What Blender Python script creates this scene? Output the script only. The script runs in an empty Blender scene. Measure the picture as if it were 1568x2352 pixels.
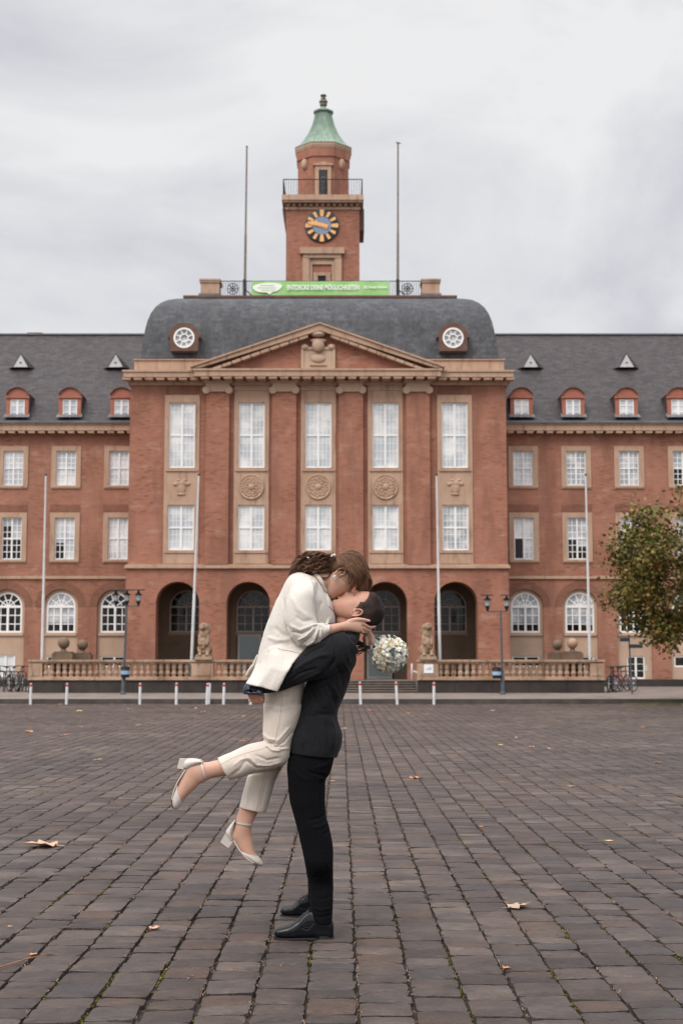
import bpy, bmesh, math, random
import numpy as np
from mathutils import Vector, Matrix, noise as mnoise
from mathutils.geometry import tessellate_polygon
from mathutils.bvhtree import BVHTree
random.seed(7)
rng = np.random.default_rng(7)
PI = math.pi
sc = bpy.context.scene
COL = sc.collection
# ------------------------------------------------------------------ camera model
F = 3267.0                       # focal length in pixels of a 1568 x 2352 frame (50 mm on 36 mm)
PITCH = math.radians(6.15)
HC = 1.36
CT, ST = math.cos(PITCH), math.sin(PITCH)
def W(px, py, Y):
    """world point seen at frame position (px, py) on the upright plane at distance Y"""
    a = (px - 784) / F; b = (1176 - py) / F
    k = Y / (CT - b * ST)
    return Vector((a * k, Y, HC + k * (ST + b * CT)))
def G(px, py, z=0.0):
    """world point on the level z"""
    a = (px - 784) / F; b = (1176 - py) / F
    k = (z - HC) / (ST + b * CT)
    return Vector((a * k, k * (CT - b * ST), z))
def D(zx, zy):                   # couple close-up units -> frame units
    return 392 + zx * .39592, 1249.5 + zy * .39592
Y0 = 7.5
def Z(zx, zy, dy=0.0):
    x, y = D(zx, zy)
    return W(x, y, Y0 + dy)
# ------------------------------------------------------------------ materials
def mat(name, base, rough=.7, metal=0., spec=.5, **kw):
    m = bpy.data.materials.new(name); m.use_nodes = True
    b = m.node_tree.nodes['Principled BSDF']
    b.inputs['Base Color'].default_value = (*base, 1)
    b.inputs['Roughness'].default_value = rough
    b.inputs['Metallic'].default_value = metal
    b.inputs['Specular IOR Level'].default_value = spec
    for k, v in kw.items(): b.inputs[k.replace('_', ' ')].default_value = v
    return m
class NT:
    def __init__(s, m):
        s.m = m; s.t = m.node_tree; s.b = s.t.nodes['Principled BSDF']
    def n(s, typ, **kw):
        nd = s.t.nodes.new(typ)
        for k, v in kw.items():
            if k == 'ins':
                for kk, vv in v.items():
                    if hasattr(vv, 'is_output'): s.t.links.new(vv, nd.inputs[kk])
                    else: nd.inputs[kk].default_value = vv
            else: setattr(nd, k, v)
        return nd
    def link(s, a, b): s.t.links.new(a, b)
    def coords(s, kind='Object', scale=(1, 1, 1), rot=(0, 0, 0)):
        tc = s.n('ShaderNodeTexCoord')
        mp = s.n('ShaderNodeMapping', ins={'Vector': tc.outputs[kind], 'Scale': scale, 'Rotation': rot})
        return mp.outputs[0]
    def noise(s, vec, scale, detail=4, rough=.55, dist=0.):
        return s.n('ShaderNodeTexNoise', ins={'Vector': vec, 'Scale': scale, 'Detail': detail, 'Roughness': rough, 'Distortion': dist}).outputs['Fac']
    def ramp(s, fac, stops):
        r = s.n('ShaderNodeValToRGB', ins={'Fac': fac}); e = r.color_ramp.elements
        while len(e) < len(stops): e.new(.5)
        for i, (p, c) in enumerate(stops):
            e[i].position = p; e[i].color = (*c, 1) if len(c) == 3 else c
        return r.outputs[0]
    def mix(s, fac, a, b, mode='MIX'):
        nd = s.n('ShaderNodeMix', data_type='RGBA', blend_type=mode)
        for sock, v in ((0, fac), (6, a), (7, b)):
            if hasattr(v, 'is_output'): s.link(v, nd.inputs[sock])
            else: nd.inputs[sock].default_value = v if sock == 0 else (*v, 1) if len(v) == 3 else v
        return nd.outputs[2]
    def math(s, op, a, b=0., c=0.):
        nd = s.n('ShaderNodeMath', operation=op)
        for i, v in enumerate((a, b, c)):
            if hasattr(v, 'is_output'): s.link(v, nd.inputs[i])
            else: nd.inputs[i].default_value = v
        return nd.outputs[0]
    def bump(s, h, strength=.3, dist=.01):
        bp = s.n('ShaderNodeBump', ins={'Height': h, 'Strength': strength, 'Distance': dist})
        s.link(bp.outputs[0], s.b.inputs['Normal'])
    def base(s, c): s.link(c, s.b.inputs['Base Color'])
    def rough(s, c): s.link(c, s.b.inputs['Roughness'])
def vary(name, c1, c2, scale=3., rough=.7, bump=0., bscale=40., bdist=.004, detail=5, metal=0., spec=.4, stretch=(1, 1, 1), **kw):
    m = mat(name, c1, rough, metal, spec, **kw); t = NT(m)
    v = t.coords(scale=stretch)
    n = t.noise(v, scale, detail)
    t.base(t.ramp(n, [(.32, c1), (.68, c2)]))
    if bump: t.bump(t.noise(v, bscale, 4), bump, bdist)
    return m
M = {}
def brick_mat(name, tint=1.0, dark=False):
    m = mat(name, (.3, .13, .09), .85, spec=.25); t = NT(m)
    tc = t.n('ShaderNodeTexCoord')
    sep = t.n('ShaderNodeSeparateXYZ', ins={'Vector': tc.outputs['Object']})
    geo = t.n('ShaderNodeNewGeometry'); ns = t.n('ShaderNodeSeparateXYZ', ins={'Vector': geo.outputs['Normal']})
    # faces looking sideways use depth for the brick run
    side = t.math('GREATER_THAN', t.math('ABSOLUTE', ns.outputs[0]), .7)
    u = t.math('ADD', t.math('MULTIPLY', sep.outputs[0], t.math('SUBTRACT', 1., side)), t.math('MULTIPLY', sep.outputs[1], side))
    cv = t.n('ShaderNodeCombineXYZ', ins={'X': u, 'Y': sep.outputs[2], 'Z': 0.})
    br = t.n('ShaderNodeTexBrick', offset=.5, ins={'Vector': cv.outputs[0], 'Color1': (.0, .0, .0, 1), 'Color2': (1, 1, 1, 1), 'Mortar': (.5, .5, .5, 1), 'Scale': 1., 'Mortar Size': .009, 'Mortar Smooth': .2, 'Bias': 0., 'Brick Width': .22, 'Row Height': .072})
    k = .62 if dark else 1.
    c = t.ramp(br.outputs['Color'], [(0, (.20 * k * tint, .080 * k, .056 * k)), (.3, (.31 * k * tint, .127 * k, .084 * k)), (.7, (.35 * k * tint, .158 * k, .108 * k)), (1, (.265 * k * tint, .125 * k, .092 * k))])
    n1 = t.noise(tc.outputs['Object'], .45, 7, .65)
    c = t.mix(t.ramp(n1, [(.42, (0, 0, 0)), (.58, (.62, .62, .62))]), c, (.39 * k, .19 * k, .135 * k))
    n2 = t.noise(t.coords(scale=(.6, .6, 1.6)), 1.6, 6, .65)
    c = t.mix(t.ramp(n2, [(.56, (0, 0, 0)), (.66, (.5, .5, .5))]), c, (.46 * k, .31 * k, .24 * k))
    mpv = t.n('ShaderNodeMapping', ins={'Vector': tc.outputs['Object'], 'Scale': (.9, .9, .22)})
    n3 = t.noise(mpv.outputs[0], 1.3, 5, .6)
    c = t.mix(t.ramp(n3, [(.48, (0, 0, 0)), (.62, (.62, .62, .62))]), c, (.19 * k, .085 * k, .06 * k))
    c = t.mix(t.math('MULTIPLY', br.outputs['Fac'], .75), c, (.27, .165, .115))
    c = t.mix(1., c, (1.06, .98, .94), 'MULTIPLY')
    t.base(c); t.bump(br.outputs['Fac'], -.12, .004)
    return m
M['brick'] = brick_mat('red_brick')
M['brick_wing'] = brick_mat('red_brick_wing', .93)
M['brick_dark'] = brick_mat('soldier_brick', 1., True)
def stone_mat(name, c1, c2, dirt=(.13, .09, .06), amt=.5):
    m = mat(name, c1, .8, spec=.3); t = NT(m); v = t.coords()
    c = t.ramp(t.noise(v, 1.1, 6, .6), [(.3, c1), (.7, c2)])
    vs = t.coords(scale=(3.2, 3.2, .5))
    c = t.mix(t.ramp(t.noise(vs, 1.4, 6, .65), [(.52, (0, 0, 0)), (.74, (amt, amt, amt))]), c, dirt)
    t.base(c); t.bump(t.noise(v, 30, 4), .3, .004)
    return m
M['stone'] = stone_mat('sandstone', (.41, .262, .180), (.50, .338, .243), (.17, .10, .07), .7)
M['stone_pale'] = stone_mat('sandstone_pale', (.44, .30, .215), (.52, .375, .275), (.25, .16, .1), .25)
M['stone_dirty'] = stone_mat('weathered_sandstone', (.27, .165, .105), (.52, .37, .27), (.06, .038, .026), .9)
M['stone_dark'] = stone_mat('dark_plinth_stone', (.030, .026, .024), (.062, .052, .047), (.03, .026, .024), .6)
def slate_mat(name, c1, c2, c3):
    m = mat(name, c1, .62, spec=.4); t = NT(m)
    tc = t.n('ShaderNodeTexCoord'); sep = t.n('ShaderNodeSeparateXYZ', ins={'Vector': tc.outputs['Object']})
    cv = t.n('ShaderNodeCombineXYZ', ins={'X': sep.outputs[0], 'Y': t.math('ADD', t.math('MULTIPLY', sep.outputs[2], 1.2), t.math('MULTIPLY', sep.outputs[1], .3)), 'Z': 0.})
    br = t.n('ShaderNodeTexBrick', offset=.5, ins={'Vector': cv.outputs[0], 'Color1': (0, 0, 0, 1), 'Color2': (1, 1, 1, 1), 'Mortar': (.5, .5, .5, 1), 'Scale': 1., 'Mortar Size': .006, 'Brick Width': .3, 'Row Height': .16})
    c = t.ramp(br.outputs['Color'], [(0, c1), (1, c2)])
    vs = t.coords(scale=(1.4, 1.4, .35))
    c = t.mix(t.ramp(t.noise(vs, .9, 7, .65, .6), [(.42, (0, 0, 0)), (.7, (.85, .85, .85))]), c, c3)
    c = t.mix(t.ramp(t.noise(t.coords(), 3.5, 5, .7), [(.55, (0, 0, 0)), (.75, (.35, .35, .35))]), c, (.12, .112, .112))
    c = t.mix(t.math('MULTIPLY', br.outputs['Fac'], .5), c, (.03, .03, .033)); c = t.mix(.7, c, t.ramp(t.noise(t.coords(scale=(1, 1, .5)), 7, 5, .7), [(.35, (.6, .6, .6)), (.65, (1.35, 1.32, 1.3))]), 'MULTIPLY')
    t.base(c); t.bump(t.math('ADD', br.outputs['Color'], t.math('MULTIPLY', br.outputs['Fac'], -1.)), .4, .012)
    return m
M['slate'] = slate_mat('slate_roof', (.024, .020, .021), (.062, .052, .052), (.048, .033, .030))
M['slate_grey'] = slate_mat('slate_mansard', (.055, .058, .065), (.100, .104, .112), (.042, .045, .051))
M['copper'] = vary('green_copper', (.17, .25, .19), (.29, .375, .30), 2., .6, stretch=(3, 3, .4))
M['white_frame'] = vary('white_window_paint', (.80, .79, .77), (.88, .87, .85), 2., .45)
M['grey_frame'] = vary('grey_window_paint', (.70, .63, .58), (.78, .71, .66), 2., .55)
def glass(name, c1, c2, scale=1.2, rough=.12):
    m = mat(name, c1, rough, spec=.8); t = NT(m)
    t.base(t.ramp(t.noise(t.coords(), scale, 3), [(.42, c1), (.60, c2)])); return m
M['glass_pale'] = glass('curtained_glass', (.44, .47, .50), (.76, .76, .74), .9)
M['glass_mid'] = glass('half_curtained_glass', (.28, .31, .34), (.55, .55, .54), 2.2)
M['glass_dark'] = glass('dark_glass', (.008, .007, .007), (.03, .024, .016), 1.4, .06); M['glass_dark'].node_tree.nodes['Principled BSDF'].inputs['Specular IOR Level'].default_value = .25
M['shutter'] = vary('white_roller_shutter', (.62, .63, .64), (.72, .73, .73), 1., .5)
M['metal_dark'] = mat('dark_wrought_iron', (.018, .02, .024), .5, .3)
M['metal_post'] = vary('painted_lamp_post', (.06, .07, .085), (.10, .115, .135), 6., .45)
M['pole'] = vary('weathered_white_pole', (.50, .50, .50), (.62, .62, .61), 3., .45)
M['pole_roof'] = vary('bronze_grey_pole', (.13, .11, .09), (.2, .17, .14), 3., .5)
M['red_dormer'] = vary('red_oxide_paint', (.31, .105, .065), (.39, .14, .09), 3., .6)
M['lead'] = vary('lead_flashing', (.10, .105, .115), (.17, .175, .185), 2., .55)
M['redbrown'] = vary('brown_oculus_timber', (.10, .05, .035), (.15, .075, .05), 4., .6)
M['plaster'] = vary('loggia_plaster', (.22, .15, .10), (.30, .21, .145), 1.4, .85)
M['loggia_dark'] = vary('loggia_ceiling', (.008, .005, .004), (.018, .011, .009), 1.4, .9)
# ------------------------------------------------------------------ mesh building
class MB:
    def __init__(s): s.v = []; s.f = []; s.m = []; s.mi = 0
    def add(s, vs, fs):
        o = len(s.v); s.v.extend([tuple(p) for p in vs]); s.f.extend([tuple(i + o for i in f) for f in fs]); s.m.extend([s.mi] * len(fs)); return s
    def box(s, x0, x1, y0, y1, z0, z1):
        v = [(x, y, z) for z in (z0, z1) for y in (y0, y1) for x in (x0, x1)]
        return s.add(v, [(0, 2, 3, 1), (4, 5, 7, 6), (0, 1, 5, 4), (2, 6, 7, 3), (0, 4, 6, 2), (1, 3, 7, 5)])
    def cbox(s, c, size, rot=None):
        c = Vector(c); hx, hy, hz = [k / 2 for k in size]; v = []
        for z in (-hz, hz):
            for y in (-hy, hy):
                for x in (-hx, hx):
                    p = Vector((x, y, z))
                    if rot is not None: p = rot @ p
                    v.append(c + p)
        return s.add(v, [(0, 2, 3, 1), (4, 5, 7, 6), (0, 1, 5, 4), (2, 6, 7, 3), (0, 4, 6, 2), (1, 3, 7, 5)])
    def prism(s, poly, y0, y1):
        """poly: (x, z) counter-clockwise seen from the front (-y)"""
        n = len(poly)
        v = [(x, y0, z) for x, z in poly] + [(x, y1, z) for x, z in poly]
        tri = tessellate_polygon([[Vector((x, z, 0)) for x, z in poly]])
        fs = [tuple(t) for t in tri] + [tuple(i + n for i in reversed(t)) for t in tri]
        fs += [(i, (i + 1) % n, (i + 1) % n + n, i + n) for i in range(n)]
        return s.add(v, fs)
    def lathe(s, prof, c=(0, 0, 0), n=16, ang0=0., cap=True, axis='z'):
        c = Vector(c); v = []
        for r, z in prof:
            for k in range(n):
                a = ang0 + 2 * PI * k / n
                p = (r * math.cos(a), r * math.sin(a), z)
                if axis == 'y': p = (p[0], p[2], p[1])
                if axis == 'x': p = (p[2], p[0], p[1])
                v.append(c + Vector(p))
        fs = []
        for i in range(len(prof) - 1):
            for k in range(n):
                a, b = i * n + k, i * n + (k + 1) % n
                fs.append((a, b, b + n, a + n))
        if cap:
            fs.append(tuple(reversed(range(n)))); fs.append(tuple(range((len(prof) - 1) * n, len(prof) * n)))
        return s.add(v, fs)
    def tube(s, pts, r, n=8, cap=True, flat=1.0):
        pts = [Vector(p) for p in pts]; rs = r if isinstance(r, (list, tuple)) else [r] * len(pts)
        v = []; up = Vector((0, 1, 0)); prev = None
        for i, p in enumerate(pts):
            t = (pts[min(i + 1, len(pts) - 1)] - pts[max(i - 1, 0)])
            t = t.normalized() if t.length > 1e-9 else Vector((0, 0, 1))
            if prev is None:
                a = t.cross(Vector((0, 1, 0)))
                if a.length < .2: a = t.cross(Vector((1, 0, 0)))
                a.normalize()
            else:
                a = (prev - t * prev.dot(t))
                a = a.normalized() if a.length > 1e-6 else t.orthogonal().normalized()
            prev = a; b = t.cross(a)
            for k in range(n):
                g = 2 * PI * k / n
                v.append(p + a * (rs[i] * math.cos(g)) + b * (rs[i] * flat * math.sin(g)))
        fs = []
        for i in range(len(pts) - 1):
            for k in range(n):
                q, w = i * n + k, i * n + (k + 1) % n
                fs.append((q, w, w + n, q + n))
        if cap: fs.append(tuple(reversed(range(n)))); fs.append(tuple(range((len(pts) - 1) * n, len(pts) * n)))
        return s.add(v, fs)
    def rings(s, rings, cap=True):
        n = len(rings[0]); v = [p for r in rings for p in r]; fs = []
        for i in range(len(rings) - 1):
            for k in range(n):
                q, w = i * n + k, i * n + (k + 1) % n
                fs.append((q, w, w + n, q + n))
        if cap: fs.append(tuple(reversed(range(n)))); fs.append(tuple(range((len(rings) - 1) * n, len(rings) * n)))
        return s.add(v, fs)
    def ell(s, c, r, rot=None, nu=16, nv=10):
        c = Vector(c); v = []; fs = []
        for i in range(nv + 1):
            th = PI * i / nv
            for k in range(nu):
                ph = 2 * PI * k / nu
                p = Vector((r[0] * math.sin(th) * math.cos(ph), r[1] * math.sin(th) * math.sin(ph), r[2] * math.cos(th)))
                if rot is not None: p = rot @ p
                v.append(c + p)
        for i in range(nv):
            for k in range(nu):
                a, b = i * nu + k, i * nu + (k + 1) % nu
                fs.append((a, a + nu, b + nu, b))
        return s.add(v, fs)
    def build(s, name, material, parent=None, origin=None, smooth=False, link=True, mats=None):
        o0 = Vector(ORI[parent.name]) if parent is not None else Vector(origin or (0, 0, 0))
        me = bpy.data.meshes.new(name)
        me.from_pydata([(p[0] - o0[0], p[1] - o0[1], p[2] - o0[2]) for p in s.v], [], s.f)
        for mm in (mats or [material]): me.materials.append(mm)
        if mats: me.polygons.foreach_set('material_index', s.m)
        if smooth is True: me.polygons.foreach_set('use_smooth', [True] * len(me.polygons))
        me.update()
        if isinstance(smooth, float):
            me.polygons.foreach_set('use_smooth', [True] * len(me.polygons)); me.set_sharp_from_angle(angle=smooth)
        ob = bpy.data.objects.new(name, me)
        if link: COL.objects.link(ob)
        ORI[ob.name] = o0
        if parent is not None: ob.parent = parent
        else: ob.location = o0
        return ob
ORI = {}
def tag(o, label=None, cat=None, group=None, kind=None):
    if label: o['label'] = label
    if cat: o['category'] = cat
    if group: o['group'] = group
    if kind: o['kind'] = kind
    return o
def thing(name, label, cat, loc, group=None):
    o = bpy.data.objects.new(name, None); COL.objects.link(o); o.location = loc
    o.empty_display_size = .2
    ORI[o.name] = Vector(loc); tag(o, label, cat, group); return o
def copy_tree(o, loc=None, rotz=None, label=None, parent=None, scale=None):
    c = o.copy(); COL.objects.link(c)
    if parent is not None: c.parent = parent
    if loc is not None: c.location = loc
    if rotz is not None: c.rotation_euler = (0, 0, rotz)
    if scale is not None: c.scale = scale if hasattr(scale, '__len__') else (scale,) * 3
    if label: c['label'] = label
    ORI[c.name] = Vector(loc) if loc is not None else ORI.get(o.name)
    for ch in [x for x in o.children if x is not c]: copy_tree(ch, parent=c)
    return c
def arch_poly(cx, w, z0, zs, n=14):
    """rectangle with a half-round top; zs = springing height"""
    r = w / 2; p = [(cx - r, z0), (cx + r, z0)]
    for i in range(n + 1):
        a = PI * i / n; p.append((cx + r * math.cos(a), zs + r * math.sin(a)))
    return p
def rect_poly(x0, x1, z0, z1): return [(x0, z0), (x1, z0), (x1, z1), (x0, z1)]
def wall(mb, outer, holes, y0, y1):
    """upright wall with real openings; outer, holes: (x, z) outlines"""
    loops = [outer] + holes
    vecs = [[Vector((x, z, 0)) for x, z in lp] for lp in loops]
    tri = tessellate_polygon(vecs); flat = [p for lp in loops for p in lp]; n = len(flat)
    v = [(x, y0, z) for x, z in flat] + [(x, y1, z) for x, z in flat]
    fs = [tuple(t) for t in tri] + [tuple(i + n for i in reversed(t)) for t in tri]
    o = 0
    for lp in loops:
        k = len(lp)
        fs += [(o + i, o + (i + 1) % k, o + (i + 1) % k + n, o + i + n) for i in range(k)]
        o += k
    mb.add(v, fs); return mb
def fix_normals(o):
    bm = bmesh.new(); bm.from_mesh(o.data); bmesh.ops.recalc_face_normals(bm, faces=bm.faces); bm.to_mesh(o.data); bm.free(); o.data.update()
    return o
# ================================================================== TOWN HALL
YC, YW, YT = 59.0, 61.5, 68.0
def X(px, py, Y): return W(px, py, Y).x
def H(py, Y): return W(784, py, Y).z
TERR = .76
hall = thing('town_hall', 'red brick town hall with slate mansard roof, stone pediment and five arches, behind the square', 'building', (0, YC, 0))
# ---- window helper
def window(cx, z0, z1, w, Y, cols=2, rows=2, sub=(3, 4), arched=False, gmat='glass_pale', fmat='white_frame', parent=hall, fw=.062, mun=.010, name='window', transom=None, open_leaf=False):
    """frame mesh (part) with one pane mesh (sub-part)"""
    f = MB(); x0, x1 = cx - w / 2, cx + w / 2; d0, d1 = Y, Y + .07
    if arched:
        zs = z1 - w / 2
        outer = arch_poly(cx, w, z0, zs, 18); inner = arch_poly(cx, w - 2 * fw, z0 + fw, zs, 18)
        wall(f, outer, [inner], d0, d1)
        f.box(cx - w / 2 + fw, cx + w / 2 - fw, d0 - .01, d1, zs - fw * .7, zs + fw * .7)
        f.box(cx - fw * .65, cx + fw * .65, d0 - .005, d1, z0 + fw, zs - fw * .7)
        for sgn in (-1, 1):
            xa = cx + sgn * (w / 4)
            f.box(xa - mun, xa + mun, d0 + .02, d1 - .02, z0 + fw, zs - fw * .7)
        for k in (1, 2):
            zz = z0 + (zs - z0) * k / 3
            f.box(x0 + fw, x1 - fw, d0 + .023, d1 - .023, zz - mun, zz + mun)
        if fmat == 'white_frame' or True:
            R = w / 2 - fw
            for a in (36, 72, 108, 144):
                a = math.radians(a); c, s_ = math.cos(a), math.sin(a)
                p0 = Vector((cx + .1 * R * c, 0, zs + .1 * R * s_)); p1 = Vector((cx + R * c, 0, zs + R * s_))
                dd = Vector((-s_, 0, c)) * mun * 1.15
                q = [p0 - dd, p1 - dd, p1 + dd, p0 + dd]
                f.prism([(p.x, p.z) for p in q], d0 + .018, d1 - .018)
            ri = R * .52; pts = []
            for k in range(13):
                a = PI * k / 12; pts.append((cx + (ri + mun) * math.cos(a), zs + (ri + mun) * math.sin(a)))
            for k in range(12, -1, -1):
                a = PI * k / 12; pts.append((cx + (ri - mun) * math.cos(a), zs + (ri - mun) * math.sin(a)))
            f.prism(pts, d0 + .021, d1 - .021)
        g = MB(); g.prism(arch_poly(cx, w - fw, z0 + fw * .5, zs, 18), Y + .035, Y + .045)
    else:
        wall(f, rect_poly(x0, x1, z0, z1), [rect_poly(x0 + fw, x1 - fw, z0 + fw, z1 - fw)], d0, d1)
        f.box(cx - fw * .7, cx + fw * .7, d0 - .008, d1, z0 + fw, z1 - fw)
        zt = (z0 + z1) / 2 if transom is None else z0 + (z1 - z0) * transom
        if rows == 2: 
            f.box(x0 + fw, cx - fw * .7, d0 - .004, d1, zt - fw * .55, zt + fw * .55)
            f.box(cx + fw * .7, x1 - fw, d0 - .004, d1, zt - fw * .55, zt + fw * .55)
        segs = [(z0 + fw, zt), (zt, z1 - fw)] if rows == 2 else [(z0 + fw, z1 - fw)]
        for (a, b) in ((x0 + fw, cx - fw * .7), (cx + fw * .7, x1 - fw)):
            for k in range(1, sub[0]):
                xx = a + (b - a) * k / sub[0]
                f.box(xx - mun, xx + mun, d0 + .024, d1 - .024, z0 + fw, z1 - fw)
            for (za, zb) in segs:
                for k in range(1, sub[1]):
                    zz = za + (zb - za) * k / sub[1]
                    f.box(a, b, d0 + .028, d1 - .028, zz - mun, zz + mun)
        g = MB(); g.box(x0 + fw * .5, x1 - fw * .5, Y + .036, Y + .044, z0 + fw * .5, z1 - fw * .5)
    fo = f.build(name, M[fmat], parent)
    g.build('pane', M[gmat], fo)
    return fo
# ---- centre block
xl, xr = X(297, 1100, YC), X(1163, 1100, YC)
z_str = H(1303, YC); z_cor = H(873, YC)
wx_top = [418.5, 578, 731, 884.5, 1043.5]
WX = [X(p, 1000, YC) for p in wx_top]
AX = [X(p, 1400, YC) for p in (408.5, 570.5, 728, 885, 1046)]
win_w = 60 * YC / F / .99
zt0, zt1 = H(1075, YC), H(925, YC); zl0, zl1 = H(1264, YC), H(1160, YC)
holes = []
for cx in WX:
    holes.append(rect_poly(cx - win_w / 2, cx + win_w / 2, zt0, zt1)); holes.append(rect_poly(cx - win_w / 2, cx + win_w / 2, zl0, zl1))
mb = MB(); wall(mb, rect_poly(xl, xr, z_str, z_cor), holes, YC, YC + .35)
mb.box(xl, xl + .35, YC + .352, YC + 12, z_str, z_cor); mb.box(xr - .35, xr, YC + .352, YC + 12, z_str, z_cor)
mb.build('upper_wall', M['brick'], hall)
# lower arcade wall, a little proud
xl2, xr2 = X(289, 1400, YC), X(1168, 1400, YC); YA = YC - .12
aw = 99 * YC / F; azs = H(1386, YC); 
outer = [(xl2, TERR)]
for cx in AX:
    outer.append((cx - aw / 2, TERR))
    for i in range(17):
        a = PI - PI * i / 16; outer.append((cx + aw / 2 * math.cos(a), azs + aw / 2 * math.sin(a)))
    outer.append((cx + aw / 2, TERR))
outer += [(xr2, TERR), (xr2, z_str - .06), (xl2, z_str - .06)]
mb = MB(); mb.prism(outer, YA, YA + .9)
fix_normals(mb.build('arcade_wall', M['brick'], hall))
for cx in AX:   # ring of upright bricks, slightly proud
    pts = []
    for i in range(21): a = PI * i / 20; pts.append((cx + (aw / 2 + .36) * math.cos(a), azs + (aw / 2 + .36) * math.sin(a)))
    for i in range(20, -1, -1): a = PI * i / 20; pts.append((cx + (aw / 2 + .004) * math.cos(a), azs + (aw / 2 + .004) * math.sin(a)))
    fix_normals(MB().prism(pts, YA - .012, YA + .05).build('arch_ring', M['brick'], hall))
mb = MB(); mb.box(xl2 - .05, xr2 + .05, YC - .25, YC + .3, z_str - .055, z_str + .055); mb.box(xl2, xr2, YC - .19, YC + .3, z_str + .057, z_str + .11)
mb.build('string_course', M['stone'], hall)
# loggia behind the arches
YB = 62.3
mb = MB(); lh = []
LW = []
for cx in AX: 
    lh.append(arch_poly(cx, 1.44, H(1452, YB), H(1356, YB) - .72))
wall(mb, rect_poly(xl2 + .1, xr2 - .1, TERR, z_str - .1), lh, YB, YB + .2)
mb.build('loggia_wall', M['plaster'], hall)
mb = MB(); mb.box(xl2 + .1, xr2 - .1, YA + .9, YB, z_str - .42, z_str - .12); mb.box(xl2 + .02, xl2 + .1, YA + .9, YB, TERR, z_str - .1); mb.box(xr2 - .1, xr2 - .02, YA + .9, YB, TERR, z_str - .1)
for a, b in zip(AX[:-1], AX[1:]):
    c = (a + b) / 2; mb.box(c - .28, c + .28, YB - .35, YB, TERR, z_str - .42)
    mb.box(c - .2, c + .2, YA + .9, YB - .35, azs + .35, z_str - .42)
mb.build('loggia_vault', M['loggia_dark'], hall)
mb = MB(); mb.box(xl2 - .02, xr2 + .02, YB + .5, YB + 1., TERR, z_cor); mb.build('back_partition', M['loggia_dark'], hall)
for cx in AX:
    window(cx, H(1452, YB), H(1356, YB), 1.44, YB + .02, arched=True, gmat='glass_dark', fmat='grey_frame', fw=.05)
    MB().box(cx - .78, cx + .78, YB - .06, YB - .002, H(1459, YB), H(1452, YB)).build('window_sill', M['stone_pale'], hall)
    MB().box(cx - .45, cx + .45, YB - .03, YB - .002, TERR + .03, TERR + .32).build('basement_window', M['glass_dark'], hall)
# glazed doors: second and fourth arch
for i, (pa, pb) in ((1, (546, 600)), (3, (842, 900))):
    xa, xb = X(pa, 1500, YB - .4), X(pb, 1500, YB - .4); zt = H(1457, YB - .4)
    f = MB(); wall(f, rect_poly(xa, xb, TERR, zt), [rect_poly(xa + .09, xb - .09, TERR + .12, zt - .09)], YB - .4, YB - .32)
    fo = f.build('glazed_door', M['pole'], hall)
    MB().box(xa + .08, xb - .08, YB - .37, YB - .36, TERR + .11, zt - .08).build('pane', mat('door_glass', (.26, .33, .33), .15), fo)
    mm = MB()
    for k in range(4): mm.box(xa + .2, xb - .22, YB - .382, YB - .374, TERR + .16 + k * .15, TERR + .25 + k * .15)
    if i == 1: mm.build('notice', mat('blue_notice', (.10, .15, .21), .5), fo)
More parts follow.
